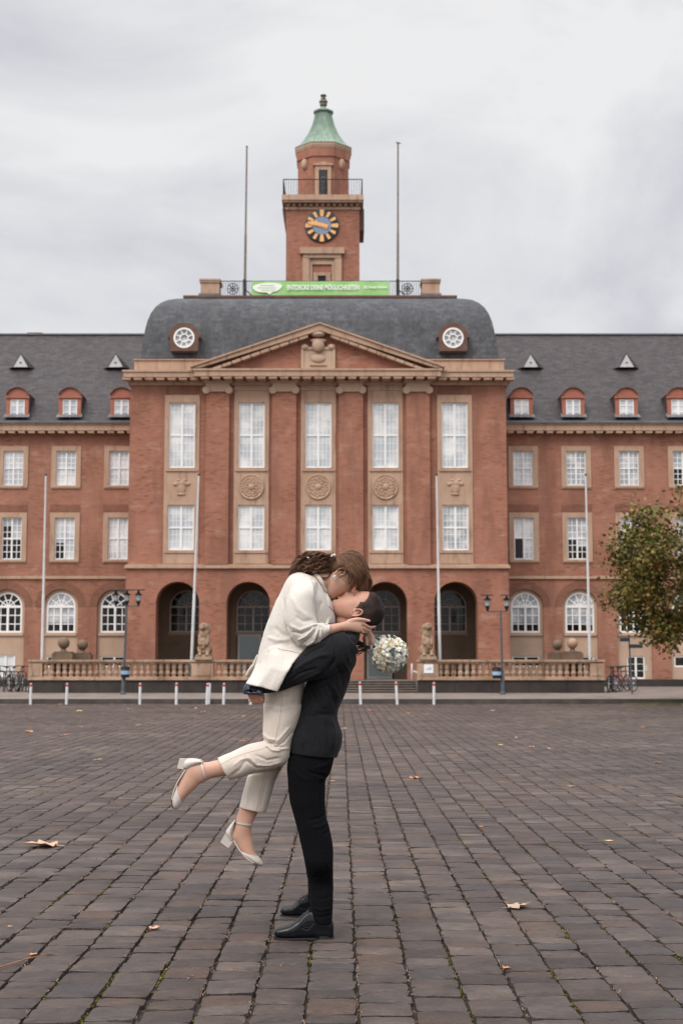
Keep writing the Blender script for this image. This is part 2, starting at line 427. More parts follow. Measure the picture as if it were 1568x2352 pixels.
# ---- stone strips with window surrounds (one part per bay)
sw = 81 * YC / F
for i, cx in enumerate(WX):
    zb = z_str + .11; zt = H(908, YC) if i in (0, 4) else H(873, YC) - .02
    hs = [rect_poly(cx - win_w / 2, cx + win_w / 2, zt0, zt1), rect_poly(cx - win_w / 2, cx + win_w / 2, zl0, zl1)]
    mb = MB(); wall(mb, rect_poly(cx - sw / 2, cx + sw / 2, zb, zt), hs, YC - .05, YC - .002)
    mb.box(cx - sw / 2 + .06, cx + sw / 2 - .06, YC - .11, YC - .052, zl0 - .12, zl0 - .04)
    mb.box(cx - sw / 2 + .06, cx + sw / 2 - .06, YC - .11, YC - .052, zt0 - .14, zt0 - .05)
    mb.box(cx - sw / 2 + .10, cx + sw / 2 - .10, YC - .075, YC - .052, zb + .04, zl0 - .16)
    if i not in (0, 4):
        mb.box(cx - sw / 2 - .02, cx + sw / 2 + .02, YC - .10, YC - .052, H(893, YC) - .08, H(893, YC) + .02)
    # inner fillet round the upper window
    for zz0, zz1 in ((zt0, zt1), (zl0, zl1)):
        wall(mb, rect_poly(cx - win_w / 2 - .055, cx + win_w / 2 + .055, zz0 - .03, zz1 + .055), [rect_poly(cx - win_w / 2, cx + win_w / 2, zz0, zz1)], YC - .07, YC - .048)
    surround = mb.build('window_surround', M['stone'], hall)
    window(cx, zt0, zt1, win_w, YC + .02, sub=(3, 4), parent=hall, gmat='glass_pale')
    window(cx, zl0, zl1, win_w, YC + .02, sub=(3, 3), parent=hall, gmat='glass_mid' if i == 4 else 'glass_pale')
    # relief between the windows
    zc = H(1119, YC); r = MB()
    if i in (1, 2, 3):
        r.lathe([(.53, -.0), (.53, .05), (.50, .07), (.47, .05), (.44, .035), (.30, .045), (.28, .07), (.24, .05), (.15, .045), (.12, .08), (.05, .10), (.001, .11)], (cx, 0, zc), 36, axis='y')
        for p in range(len(r.v)): r.v[p] = (r.v[p][0], YC - .052 - (r.v[p][1]), r.v[p][2])
        for k in range(22):
            a = 2 * PI * k / 22 + i; rr = .37 + .03 * math.sin(k * 2.3)
            r.ell((cx + rr * math.cos(a), YC - .10, zc + rr * math.sin(a)), (.052, .03, .05), nu=8, nv=6)
        for k in range(9):
            a = 2 * PI * k / 9 + i * .4; rr = .2
            r.ell((cx + rr * math.cos(a), YC - .11, zc + rr * math.sin(a)), (.04, .03, .045), nu=8, nv=6)
        fix_normals(r.build('round_relief', M['stone'], surround, smooth=.6))
    else:
        for (dx, dz, a, b) in ((0, .16, .30, .13), (0, -.05, .2, .26), (-.24, .12, .12, .08), (.26, .14, .12, .1), (0, -.3, .2, .06), (-.12, .28, .1, .07), (.14, .28, .1, .07)):
            r.ell((cx + dx, YC - .055, zc + dz), (a, .06, b), nu=12, nv=8)
        r.build('carved_relief', M['stone'], surround, smooth=True)
# pilasters and ionic capitals
for i, (c, hw) in enumerate(((499.5, 27), (652.5, 28), (806, 28), (959.5, 27))):
    cx = X(c, 1080, YC); w = hw * YC / F
    MB().box(cx - w, cx + w, YC - .22, YC - .003, z_str + .115, H(899, YC)).build('pilaster', M['brick'], hall)
    cp = MB(); z9 = H(897, YC - .3); ztop = H(874, YC - .3); w2 = 31 * YC / F
    cp.box(cx - w2 - .03, cx + w2 + .03, YC - .36, YC - .003, ztop - .10, ztop)
    cp.box(cx - w2 + .06, cx + w2 - .06, YC - .31, YC - .003, z9 - .04, ztop - .102)
    for sgn in (-1, 1):
        cp.lathe([(.001, -.37), (.07, -.37), (.075, -.35), (.14, -.35), (.165, -.33), (.165, -.003), (.001, -.003)], (cx + sgn * (w2 - .09), YC, z9 + .03), 20, axis='y', cap=False)
    fix_normals(cp.build('ionic_capital', M['stone_pale'], hall, smooth=.6))
# soldier-brick lintels above outer windows
for i in (0, 4):
    MB().box(WX[i] - .7, WX[i] + .7, YC - .012, YC - .001, H(905, YC), H(880, YC)).build('brick_lintel', M['brick_dark'], hall)
# ---- main cornice
zc0, zc1 = H(866, YC - .6), H(850, YC - .6)
mb = MB()
cxl, cxr = X(284, 858, YC - .6), X(1178, 858, YC - .6)
pxl, pxr = X(446, 858, YC - .8), X(1012, 858, YC - .8)
mb.box(cxl, cxr, YC - .6, YC + 12.5, zc0, zc1 - .08); mb.box(cxl - .05, cxr + .05, YC - .65, YC + 12.5, zc1 - .079, zc1)
mb.box(pxl, pxr, YC - .86, YC - .652, zc0 - .01, zc1 - .075); mb.box(pxl - .05, pxr + .05, YC - .91, YC - .652, zc1 - .073, zc1 + .01)
mb.box(xl - .08, xr + .08, YC - .13, YC + 12, zc0 - .24, zc0 - .002)
mb.build('cornice', M['stone'], hall)
mb = MB(); nd = 35
for k in range(nd):
    x = cxl + .12 + (cxr - cxl - .24) * k / (nd - 1)
    y = YC - .83 if pxl < x < pxr else YC - .57
    mb.box(x - .165, x + .165, y, YC - .131, zc0 - .10, zc0 - .012)
mb.build('cornice_brackets', M['stone'], hall)
# parapet
zp1 = H(825, YC - .1)
mb = MB(); mb.box(X(309, 838, YC - .1), X(1157, 838, YC - .1), YC - .1, YC + .5, zc1 + .002, zp1 - .05)
mb.box(X(307, 838, YC - .1), X(1159, 838, YC - .1), YC - .16, YC + .56, zp1 - .048, zp1)
for s_ in (X(309, 838, YC - .1), X(1157, 838, YC - .1) - .4): mb.box(s_, s_ + .4, YC + .562, YC + 12, zc1 + .002, zp1)
mb.build('parapet', M['stone'], hall)
# pediment
ax, az = X(734, 741, YC - .8), H(741, YC - .8); bz = zc1 + .01
mb = MB(); mb.prism([(pxl + .45, bz + .002), (pxr - .45, bz + .002), (ax, az - .28)], YC - .45, YC - .17)
fix_normals(mb.build('pediment_wall', M['brick'], hall))
rk = MB()
for sgn, xe in ((-1, pxl - .12), (1, pxr + .12)):
    p0 = Vector((xe, 0, bz + .05)); p1 = Vector((ax, 0, az)); d = (p1 - p0).normalized(); nrm = Vector((-d.z, 0, d.x)) * (1 if d.x > 0 else -1)
    if nrm.z < 0: nrm = -nrm
    L = (p1 - p0).length; th = .30
    def quad(a, b, c, e):
        q = [(p.x, p.z) for p in (a, b, c, e)]
        return q
    lowx = ax; 
    rk.prism([(p0.x, p0.z), (p0.x + sgn * -1 * .35, p0.z - .01), (ax, az - .34), (ax, az - .07)], YC - .86, YC + .3)
    rk.prism([(p0.x - 0, p0.z + .006), (ax, az - .068), (ax, az), (p0.x + sgn * .06, p0.z + .06)], YC - .93, YC + .3)
    br = MB()
    for k in range(1, 13):
        c = p0 + d * (L * (k + .4) / 13.4) - nrm * .36
        if abs(c.x - ax) < .5: continue
        rot = Matrix.Rotation(-math.atan2(d.z, d.x) if True else 0, 3, 'Y')
        br.cbox((c.x, YC - .63, c.z), (.38, .38, .12), rot)
    br.build('raking_brackets', M['stone'], hall)
fix_normals(rk.build('raking_cornice', M['stone'], hall))
zq0, zq1 = bz, H(800, YC - .5)
cm = MB(); qx0, qx1 = X(693, 820, YC - .5), X(768, 820, YC - .5)
cm.box(qx0, qx1, YC - .52, YC - .452, zq0 + .003, zq1)
wall(cm, rect_poly(qx0 - .03, qx1 + .03, zq0 + .003, zq1 + .05), [rect_poly(qx0 + .08, qx1 - .08, zq0 + .09, zq1 - .06)], YC - .57, YC - .521)
cx = (qx0 + qx1) / 2
cm.ell((cx, YC - .62, H(800, YC)), (.26, .16, .30)); cm.ell((cx, YC - .68, H(776, YC)), (.30, .2, .13)); cm.ell((cx, YC - .62, H(790, YC)), (.34, .1, .1))
cm.ell((cx, YC - .55, zq0 + .5), (.3, .07, .17)); cm.ell((qx0 + .12, YC - .55, zq1 + .05), (.16, .1, .12)); cm.ell((qx1 - .12, YC - .55, zq1 + .05), (.16, .1, .12))
cm.box(cx - .35, cx + .35, YC - .6, YC - .53, zq0 + .2, zq0 + .25)
fix_normals(cm.build('carved_crest', M['stone_pale'], hall, smooth=.5))
# ---- mansard roof
zr0 = H(823, YC + .3)
prof = [(0, 0), (.04, .35), (.10, .75), (.16, 1.1), (.24, 1.42), (.36, 1.72), (.52, 1.98), (.74, 2.2), (1.0, 2.36), (1.3, 2.47), (1.62, 2.55), (1.7, 2.62)]
rx0, rx1 = X(323, 820, YC + .3), X(1144, 820, YC + .3); ry0, ry1 = YC + .3, YC + 12
mb = MB(); rings = []
zs_ = (H(681, YC + 1.9) - zr0) / 2.62
for ins, z in prof:
    z = zr0 + z * zs_; k = ins * 1.0
    c = .25
    rings.append([(rx0 + k, ry0 + k, z), (rx1 - k, ry0 + k, z), (rx1 - k, ry1 - k, z), (rx0 + k, ry1 - k, z)])
mb.rings(rings); mb.build('mansard_roof', M['slate_grey'], hall, smooth=.7)
zdk = zr0 + 2.62 * zs_
MB().box(rx0 + 1.6, rx1 - 1.6, ry0 + 1.58, ry0 + 1.72, zdk - .06, zdk + .05).build('roof_edge', M['redbrown'], hall)
# oculi
for c in (423, 1040):
    ocx = X(c, 776, YC - .1); oz = H(776, YC - .1)
    d = MB(); R = .60
    poly = [(ocx - .58, oz - .56), (ocx + .58, oz - .56), (ocx + .6, oz + .02), (ocx + .7, oz + .04), (ocx + .68, oz + .16)]
    for i in range(1, 14): a = math.radians(15 + 150 * i / 14); poly.append((ocx + .66 * math.cos(a), oz + .66 * math.sin(a)))
    poly += [(ocx - .68, oz + .16), (ocx - .7, oz + .04), (ocx - .6, oz + .02)]
    wall(d, poly, [[(ocx + .44 * math.cos(2 * PI * k / 28), oz + .44 * math.sin(2 * PI * k / 28)) for k in range(28)]], YC - .1, YC + .1)
    inner = MB(); inner.prism([(x, z) for x, z in poly], YC + .101, YC + 1.2)
    fix_normals(inner.build('dormer_cheek', M['lead'], hall))
    dm = fix_normals(d.build('oculus_dormer', M['redbrown'], hall))
    r = MB(); ring = lambda a, n=32: [(ocx + a * math.cos(2 * PI * k / n), oz + a * math.sin(2 * PI * k / n)) for k in range(n)]
    wall(r, ring(.44), [ring(.365)], YC - .12, YC + .06); wall(r, ring(.19), [ring(.145)], YC - .09, YC + .04)
    for k in range(8):
        a = 2 * PI * k / 8 + .39; c_, s_ = math.cos(a), math.sin(a); dd = .022
        r.prism([(ocx + .18 * c_ + dd * s_, oz + .18 * s_ - dd * c_), (ocx + .37 * c_ + dd * s_, oz + .37 * s_ - dd * c_), (ocx + .37 * c_ - dd * s_, oz + .37 * s_ + dd * c_), (ocx + .18 * c_ - dd * s_, oz + .18 * s_ + dd * c_)], YC - .085, YC + .035)
    fix_normals(r.build('round_frame', M['white_frame'], dm))
    MB().prism(ring(.4), YC + .0, YC + .02).build('pane', M['glass_mid'], dm)
# deck chimneys
for a, b in ((458, 507), (966, 1012)):
    yy = ry0 + 1.7; xa, xb = X(a, 660, yy), X(b, 660, yy); t = H(641, yy)
    m_ = MB(); m_.box(xa + .06, xb - .06, yy, yy + .9, zdk + .16, t - .16); m_.box(xa + .02, xb - .02, yy - .05, yy + .95, t - .158, t - .08); m_.box(xa, xb, yy - .08, yy + .98, t - .078, t)
    ch = m_.build('roof_chimney', M['stone'], hall); MB().box(xa - .02, xb + .02, yy - .06, yy + .96, zdk - .02, zdk + .158).build('chimney_foot', M['lead'], ch)
# deck railing
yr = ry0 + 1.85
rl = MB(); zt = H(645, yr); x0, x1 = X(507, 660, yr), X(966, 660, yr)
rl.box(x0, x1, yr - .015, yr + .015, zt - .03, zt); rl.box(x0, x1, yr - .012, yr + .012, zdk + .06, zdk + .08)
n = 84
for k in range(n + 1):
    x = x0 + (x1 - x0) * k / n; rl.box(x - .009, x + .009, yr - .008, yr + .008, zdk + .08, zt - .03)
for c in (535, 935):
    ccx = X(c, 661, yr); rc = (zdk + zt) / 2 + .02
    for rad in (.24, .12):
        pts = [(ccx + rad * math.cos(2 * PI * k / 20), yr - .02, rc + rad * math.sin(2 * PI * k / 20)) for k in range(21)]
        rl.tube(pts, .02, 5)
    for k in range(4):
        a = PI * k / 4; rl.tube([(ccx - .24 * math.cos(a), yr - .02, rc - .24 * math.sin(a)), (ccx + .24 * math.cos(a), yr - .02, rc + .24 * math.sin(a))], .014, 4)
for c in (562, 913):
    ccx = X(c, 661, yr); rl.box(ccx - .07, ccx + .07, yr - .07, yr + .07, zdk - .02, zt + .05)
    rl.tube([(ccx + .05, yr, zdk + .35), (ccx + .45, yr + .2, zdk + .04)], .025, 5)
rl.build('roof_railing', M['metal_dark'], hall)
# ---- wings
def wing(side):
    sg = side
    if sg < 0: wx0, wx1 = X(-230, 1100, YW), xl + .2
    else: wx0, wx1 = xr - .2, X(1790, 1100, YW)
    ztop = H(992, YW); z0 = .3
    tw = [31.5, 152.5, 274] if sg < 0 else [1200.5, 1322, 1443.5, 1567]
    mw = [24, 145.5, 268] if sg < 0 else [1203, 1327, 1449, 1569]
    gw = [17, 139.5, 263.5] if sg < 0 else [1206.5, 1331.5, 1455.5, 1577]
    if sg < 0: tw = [-90] + tw; mw = [-98] + mw; gw = [-106] + gw
    else: tw.append(1690); mw.append(1691); gw.append(1700)
    TX = [X(p, 1075, YW) for p in tw]; GX = [X(p, 1400, YW) for p in gw]
    ww = 46 * YW / F; a0, a1 = H(1115, YW), H(1036, YW); b0, b1 = H(1285, YW), H(1189, YW)
    gwid = 66 * YW / F; nw = 80 * YW / F
    hs = []
    for cx in TX: hs += [rect_poly(cx - ww / 2, cx + ww / 2, a0, a1), rect_poly(cx - ww / 2, cx + ww / 2, b0, b1)]
    zsn = H(1360, YW) - gwid / 2
    keep = [c for c in GX if wx0 + nw / 2 < c < wx1 - nw / 2]
    for cx in keep: hs.append(arch_poly(cx, nw, .75, zsn))
    wm = MB(); wall(wm, rect_poly(wx0, wx1, z0, ztop), hs, YW, YW + .4)
    fix_normals(wm.build('wing_wall', M['brick_wing'], hall))
    # ground floor niches: stone back plates with the arched windows
    gz0 = H(1453, YW)
    for j, cx in enumerate(keep):
        pm = MB(); inner = arch_poly(cx, gwid, gz0, zsn)
        hh = [inner]
        doorish = (sg > 0 and abs(cx - GX[2]) < .1) or (sg < 0 and abs(cx - GX[1]) < .1)
        if doorish:
            dx = X(1461 if sg > 0 else 10, 1530, YW); dw = (41 if sg > 0 else 44) * YW / F; dz0, dz1 = H(1559, YW), H(1507, YW)
            if sg < 0: dx = cx - .05; dz0, dz1 = H(1555, YW), H(1504, YW)
            hh.append(rect_poly(dx - dw / 2, dx + dw / 2, dz0, dz1))
        else:
            dw = 62 * YW / F; dz0, dz1 = H(1532, YW), H(1507, YW); dx = cx
            hh.append(rect_poly(dx - dw / 2, dx + dw / 2, dz0, dz1))
        wall(pm, arch_poly(cx, nw + .02, .70, zsn), hh, YW + .14, YW + .3)
        pm.box(cx - gwid / 2 - .08, cx + gwid / 2 + .08, YW + .06, YW + .139, gz0 - .13, gz0 - .02)
        pl = fix_normals(pm.build('arched_surround', M['stone_pale'], hall))
        gm = 'glass_mid' if (sg > 0 and j < 2) or (sg < 0 and j == 2) else 'glass_dark'
        window(cx, gz0, zsn + gwid / 2, gwid, YW + .16, arched=True, gmat=gm, fw=.075, mun=.02, name='arched_window')
        if gm == 'glass_mid': MB().box(cx - gwid / 2 + .07, cx + gwid / 2 - .07, YW + .1915, YW + .1945, gz0 + .06, gz0 + .42).build('dark_panes', M['glass_dark'], bpy.data.objects[[o_.name for o_ in hall.children if o_.name.startswith('arched_window')][-1]])
        window(dx, dz0, dz1, dw, YW + .18, rows=1, sub=(1, 3) if doorish and sg > 0 else (1, 1), gmat='shutter' if (doorish and sg < 0) else 'glass_dark', fw=.06, name='basement_window')
        if not doorish:
            pts = []
        rg = MB(); pts = []
        for i in range(19): a = PI * i / 18; pts.append((cx + (nw / 2 + .33) * math.cos(a), zsn + (nw / 2 + .33) * math.sin(a)))
        for i in range(18, -1, -1): a = PI * i / 18; pts.append((cx + (nw / 2 + .004) * math.cos(a), zsn + (nw / 2 + .004) * math.sin(a)))
        rg.prism(pts, YW - .012, YW + .05); fix_normals(rg.build('arch_ring', M['brick_dark'], hall))
    # upper windows
    for j, cx in enumerate(TX):
        if not (wx0 + .6 < cx < wx1 - .45): continue
        for (za, zb, lvl) in ((a0, a1, 0), (b0, b1, 1)):
            sm = MB(); e = .215
            wall(sm, rect_poly(cx - ww / 2 - e, cx + ww / 2 + e, za - e * .7, zb + e), [rect_poly(cx - ww / 2, cx + ww / 2, za, zb)], YW - .045, YW - .002)
            sm.box(cx - ww / 2 - e + .02, cx + ww / 2 + e - .02, YW - .08, YW - .046, za - .1, za - .02)
            sm.build('window_surround', M['stone'], hall)
            g = 'glass_pale'
            if sg > 0 and lvl == 0 and j > 0: g = 'glass_mid'
            if sg > 0 and lvl == 1: g = 'glass_mid' if j else 'glass_pale'
            if sg < 0 and lvl == 1 and j == 1: g = 'glass_mid'
            wo = window(cx, za, zb, ww, YW + .05, sub=(2, 3), gmat=g, fw=.05, mun=.015)
            if (sg < 0 and lvl == 1 and j in (1, 2)) or (sg > 0 and lvl == 1 and j == 1) or (sg > 0 and lvl == 0 and j == 3):
                dk = MB(); zm = (za + zb) / 2; q1 = za + (zb - za) * (.40 if j == 2 else .47)
                dk.box(cx - ww / 2 + .045, cx - .03, YW + .0832, YW + .0855, za + .05, q1)
                if j != 2: dk.box(cx + .03, cx + ww / 2 - .045, YW + .0832, YW + .0855, za + .05, q1 - (.0 if j == 1 and sg < 0 else .3))
                if sg < 0 and j == 1: dk.box(cx - ww / 2 + .045, cx - .03, YW + .0832, YW + .0855, zm + .05, zb - .3)
                dk.build('dark_panes', M['glass_dark'], wo)
            if sg > 0 and lvl == 1 and j == 0:
                MB().box(cx - ww / 2 + .06, cx - .06, YW + .028, YW + .048, za + .08, za + (zb - za) * .5).build('open_leaf', mat('open_window_dark', (.008, .006, .006), .6), wo)
            if lvl == 1: MB().box(cx - .66, cx + .66, YW - .012, YW - .001, H(1175, YW), H(1159, YW)).build('brick_lintel', M['brick_dark'], hall)
    # string course, plinth, cornice with brackets and gutter
    zs2 = H(1326, YW)
    MB().box(wx0, wx1, YW - .09, YW - .001, zs2 - .07, zs2 + .05).build('string_course', M['stone'], hall)
    MB().box(wx0, wx1, YW - .06, YW + .3, .2, .76).build('plinth', M['stone_dark'], hall)
    cm = MB(); c0, c1 = H(989, YW - .4), H(976, YW - .4)
    cm.box(wx0, wx1, YW - .45, YW + .4, c0, c1)
    cm.box(wx0, wx1, YW - .5, YW + .4, c1 + .002, c1 + .07)
    cm.build('cornice', M['stone'], hall)
    bm_ = MB(); n = int((wx1 - wx0) / .43)
    for k in range(n):
        x = wx0 + .2 + k * .43; bm_.box(x - .145, x + .145, YW - .42, YW - .003, c0 - .10, c0 - .01)
    bm_.build('cornice_brackets', M['stone'], hall)
    MB().box(wx0, wx1, YW - .58, YW - .42, c1 + .072, c1 + .16).build('gutter', M['lead'], hall)
    # roof plane
    YR = YW + 5.2; zr = H(769, YR); ze = c1 + .1
    rm = MB(); rm.add([(wx0, YW - .42, ze), (wx1, YW - .42, ze), (wx1, YR, zr), (wx0, YR, zr), (wx0, YR + 5, ze), (wx1, YR + 5, ze)], [(0, 1, 2, 3), (3, 2, 5, 4), (0, 4, 5, 1), (0, 3, 4), (1, 5, 2)])
    rm.build('wing_roof', M['slate'], hall)
    MB().box(wx0, wx1, YR - .1, YR + .1, zr - .02, zr + .05).build('ridge_cap', M['lead'], hall)
    slope = lambda z: YW - .42 + (z - ze) / (zr - ze) * (YR - YW + .42)
    # arched dormers
    dc = [40.5, 161, 279.5] if sg < 0 else [1197, 1315.5, 1438, 1557]
    dc = ([-80] + dc) if sg < 0 else dc + [1680]
    for c in dc:
        yd = YW - .15; cx = X(c, 935, yd); zb, zt = H(964, yd), H(899, yd); hw = 26 * yd / F; gw_ = 17 * yd / F
        pl = [(cx - hw, zb), (cx + hw, zb), (cx + hw, zt - .12)]
        for i in range(1, 12): a = math.radians(25 + 130 * i / 12); pl.append((cx + hw * 1.08 * math.cos(a), zt - .34 + hw * 1.0 * math.sin(a)))
        pl.append((cx - hw, zt - .12))
        dz0, dz1 = H(961, yd), H(917, yd)
        dm = MB(); wall(dm, pl, [rect_poly(cx - gw_, cx + gw_, dz0, dz1)], yd, yd + .12)
        dm.box(cx - hw - .05, cx + hw + .05, yd - .06, yd - .001, zt - .30, zt - .24)
        do = fix_normals(dm.build('dormer', M['red_dormer'], hall))
        ck = MB(); yb = slope(zt) + .6
        ck.prism([(x, z) for x, z in pl], yd + .121, yb); fix_normals(ck.build('dormer_cheek', M['slate'], do))
        rf = MB(); top = []
        for i in range(13): a = math.radians(22 + 136 * i / 12); top.append((cx + hw * 1.13 * math.cos(a), zt - .34 + hw * 1.09 * math.sin(a)))
        low = [(cx + (x - cx) * .93, zt - .34 + (z - zt + .34) * .93) for x, z in reversed(top)]
        rf.prism(top + low, yd - .09, yb); fix_normals(rf.build('dormer_roof', M['redbrown'], do))
        fl = MB(); fl.add([(cx - hw - .08, slope(zb + .1) - .25, zb + .08), (cx + hw + .08, slope(zb + .1) - .25, zb + .08), (cx + hw + .05, slope(zb + .1) + .1, zb + .3), (cx - hw - .05, slope(zb + .1) + .1, zb + .3)], [(0, 1, 2, 3)])
        fl.build('lead_apron', M['lead'], do)
        wd = MB(); wall(wd, rect_poly(cx - gw_, cx + gw_, dz0, dz1), [rect_poly(cx - gw_ + .05, cx + gw_ - .05, dz0 + .05, dz1 - .05)], yd + .03, yd + .09)
        wd.box(cx - .045, cx + .045, yd + .025, yd + .09, dz0 + .05, dz1 - .05)
        for sx in (-1, 1):
            for k in (1, 2): zz = dz0 + (dz1 - dz0) * k / 3; wd.box(min(cx + sx * .045, cx + sx * (gw_ - .05)), max(cx + sx * .045, cx + sx * (gw_ - .05)), yd + .04, yd + .08, zz - .013, zz + .013)
        wd.build('window_frame', M['white_frame'], do); MB().box(cx - gw_ + .02, cx + gw_ - .02, yd + .062, yd + .068, dz0 + .02, dz1 - .02).build('pane', M['glass_pale'], do)
    for c in ([48, 266] if sg < 0 else [1218, 1438, 1660]):
        zb = H(843, YW + 2.6); yy = slope(zb) - .25; cx = X(c, 830, yy); zb = H(843, yy); zt = H(813, yy); hw = .34
        tm = MB(); tm.prism([(cx - hw, zb), (cx + hw, zb), (cx, zt)], yy, yy + .05)
        to = tm.build('vent_dormer', M['pole'], hall)
        rt = MB(); rt.add([(cx - hw - .02, yy - .03, zb - .02), (cx, yy - .03, zt + .035), (cx + hw + .02, yy - .03, zb - .02), (cx, slope(zt + .035), zt + .035), (cx - hw - .3, slope(zb) , zb - .03), (cx + hw + .3, slope(zb), zb - .03)], [(0, 1, 3, 4), (1, 2, 5, 3)])
        rt.build('vent_roof', M['slate'], to)
        MB().box(cx - .05, cx + .05, yy - .012, yy - .001, zb + .16, zb + .24).build('vent_hole', M['lead'], to)
    return wx0, wx1, YR, zr
wl = wing(-1); wr = wing(1)
xa, xb = X(62, 766, wl[2]), X(96, 766, wl[2])
MB().box(xa, xb, wl[2] + .12, wl[2] + .8, wl[3] - .4, H(765, wl[2]) + .06).build('chimney', M['brick'], hall)
# ================================================================== CLOCK TOWER
M['finial'] = vary('finial_verdigris', (.10, .09, .06), (.22, .20, .14), 6., .7)
tcx = X(741, 560, YT); thw = 86.5 * YT / F; tz1 = H(461, YT - .3)
tower = thing('clock_tower', 'square brick clock tower with octagonal top and green copper spire above the roof', 'tower', (tcx, YT + thw, 0))
mb = MB(); mb.box(tcx - thw, tcx + thw, YT, YT + 2 * thw, 6, tz1); mb.build('shaft', M['brick'], tower)
co = MB(); chw = 96 * YT / F; zk0, zk1 = H(459, YT - .4), H(447, YT - .4)
co.box(tcx - chw, tcx + chw, YT - .42, YT + 2 * thw + .4, zk0, zk1); co.box(tcx - chw + .06, tcx + chw - .06, YT - .36, YT + 2 * thw + .36, zk0 - .09, zk0 - .001)
for k in range(13):
    x = tcx - thw + .1 + (2 * thw - .2) * k / 12; co.box(x - .07, x + .07, YT - .14, YT - .002, zk0 - .22, zk0 - .091)
co.box(tcx - thw - .05, tcx + thw + .05, YT - .06, YT - .001, zk0 - .38, zk0 - .245)
co.build('cornice', M['stone'], tower)
sd = MB(); zs0 = H(540, YT + 1)
sd.box(tcx + thw + .001, tcx + thw + .24, YT + .7, YT + 2.8, zs0 + .15, zk0 - .1); sd.build('side_clock_case', M['redbrown'], tower)
sd = MB(); sd.prism([(tcx - thw - .22, zk0 - .1), (tcx - thw - .001, zs0 - .1), (tcx - thw - .001, zk0 - .1)], YT + .7, YT + 2.8); sd.build('side_bracket', M['redbrown'], tower)
# clock
kx, kz, kr = X(739, 519, YT), H(519.5, YT), 40 * YT / F
ck = MB(); ck.lathe([(.001, -.10), (kr * .93, -.10), (kr * 1.0, -.08), (kr * 1.0, 0)], (kx, YT, kz), 48, axis='y', cap=False)
face = fix_normals(ck.build('clock_face', mat('clock_black', (.015, .016, .02), .45), tower, smooth=.5))
MB().lathe([(.001, -.112), (kr * .55, -.112), (kr * .55, -.1)], (kx, YT, kz), 40, axis='y', cap=False).build('clock_centre', mat('clock_blue_grey', (.21, .25, .33), .5), face)
gold = mat('clock_gold', (.80, .42, .16), .45, .0)
for k in range(12):
    a = PI / 2 - 2 * PI * k / 12; c, s_ = math.cos(a), math.sin(a); q = k % 3 == 0
    r0, r1 = (.56, .97) if q else (.58, .93); w0, w1 = (.09, .135) if q else (.075, .095)
    P_ = [(r0, -w0), (r1 - .03, -w1), (r1, -w1 * .6), (r1, w1 * .6), (r1 - .03, w1), (r0, w0)]
    pl = [(kx + kr * (u * c - v * s_), kz + kr * (u * s_ + v * c)) for u, v in P_]
    fix_normals(MB().prism(pl, YT - .125, YT - .101).build('hour_mark', gold, face))
for (deg, L, w, t) in ((168, .86, .075, .16), (163, .58, .12, .135)):
    a = math.radians(deg); c, s_ = math.cos(a), math.sin(a)
    P_ = [(-.36, -w * 1.2), (L * .55, -w), (L * .62, -w * 1.7), (L, -w * .5), (L, w * .5), (L * .62, w * 1.7), (L * .55, w), (-.36, w * 1.2)]
    pl = [(kx + kr * (u * c - v * s_), kz + kr * (u * s_ + v * c)) for u, v in P_]
    fix_normals(MB().prism(pl, YT - t - .01, YT - t + .012).build('clock_hand', gold, face))
# lower stone aedicule
am = MB(); ax0, ax1 = X(691, 600, YT), X(788, 600, YT); b_ = 9.0
am.box(ax0 - .05, ax1 + .05, YT - .25, YT - .002, H(585, YT), H(571, YT)); am.box(ax0 + .1, ax1 - .1, YT - .16, YT - .002, H(594, YT), H(585, YT) - .002)
am.box(ax0 + .08, ax0 + .42, YT - .14, YT - .002, b_, H(594, YT) - .002); am.box(ax1 - .42, ax1 - .08, YT - .14, YT - .002, b_, H(594, YT) - .002)
am.box(ax0 + .43, ax0 + .56, YT - .08, YT - .002, b_, H(602, YT)); am.box(ax1 - .56, ax1 - .43, YT - .08, YT - .002, b_, H(602, YT)); am.box(ax0 + .561, ax1 - .561, YT - .08, YT - .002, H(608, YT), H(602, YT))
am.box(ax0 + .421, ax1 - .421, YT - .03, YT - .002, H(602, YT) + .002, H(594, YT) - .004)
tx = X(739, 635, YT); wall(am, rect_poly(tx - .42, tx + .42, b_, H(627, YT)), [rect_poly(tx - .2, tx + .2, b_ + .01, H(634, YT))], YT - .1, YT - .002)
am.build('stone_aedicule', M['stone'], tower)
MB().box(tx - .19, tx + .19, YT - .03, YT - .001, b_ + .02, H(634, YT) - .01).build('niche_window', M['glass_dark'], tower)
# lantern (octagon)
ycen = YT + thw; ohw = 60.5 * (YT + .6) / F
def octa(hw, z): 
    R = hw / math.cos(PI / 8); return [(tcx + R * math.cos(PI / 8 + PI / 4 * k), ycen + R * math.sin(PI / 8 + PI / 4 * k), z) for k in range(8)]
yf = ycen - ohw; zl0_, zl1_ = zk1, H(361, yf)
lm = MB(); lm.rings([octa(ohw, zl0_), octa(ohw, zl1_), octa(ohw + .06, zl1_ + .06), octa(ohw + .06, H(339, yf) - .0)]); lm.build('lantern', M['brick'], tower)
ze_ = H(339, yf); em = MB(); em.rings([octa(ohw + .07, ze_), octa(ohw + .12, ze_ + .14), octa(ohw + .12, ze_ + .26)]); em.build('eaves', M['stone'], tower)
zE = ze_ + .26; ztop_ = H(257, ycen); hs_ = ztop_ - zE
pr = [(1.0, 0), (.93, .03), (.80, .11), (.66, .24), (.54, .37), (.45, .50), (.375, .64), (.32, .78), (.285, .90), (.27, .955), (.33, .965), (.33, 1.0)]
sm = MB(); rr = []
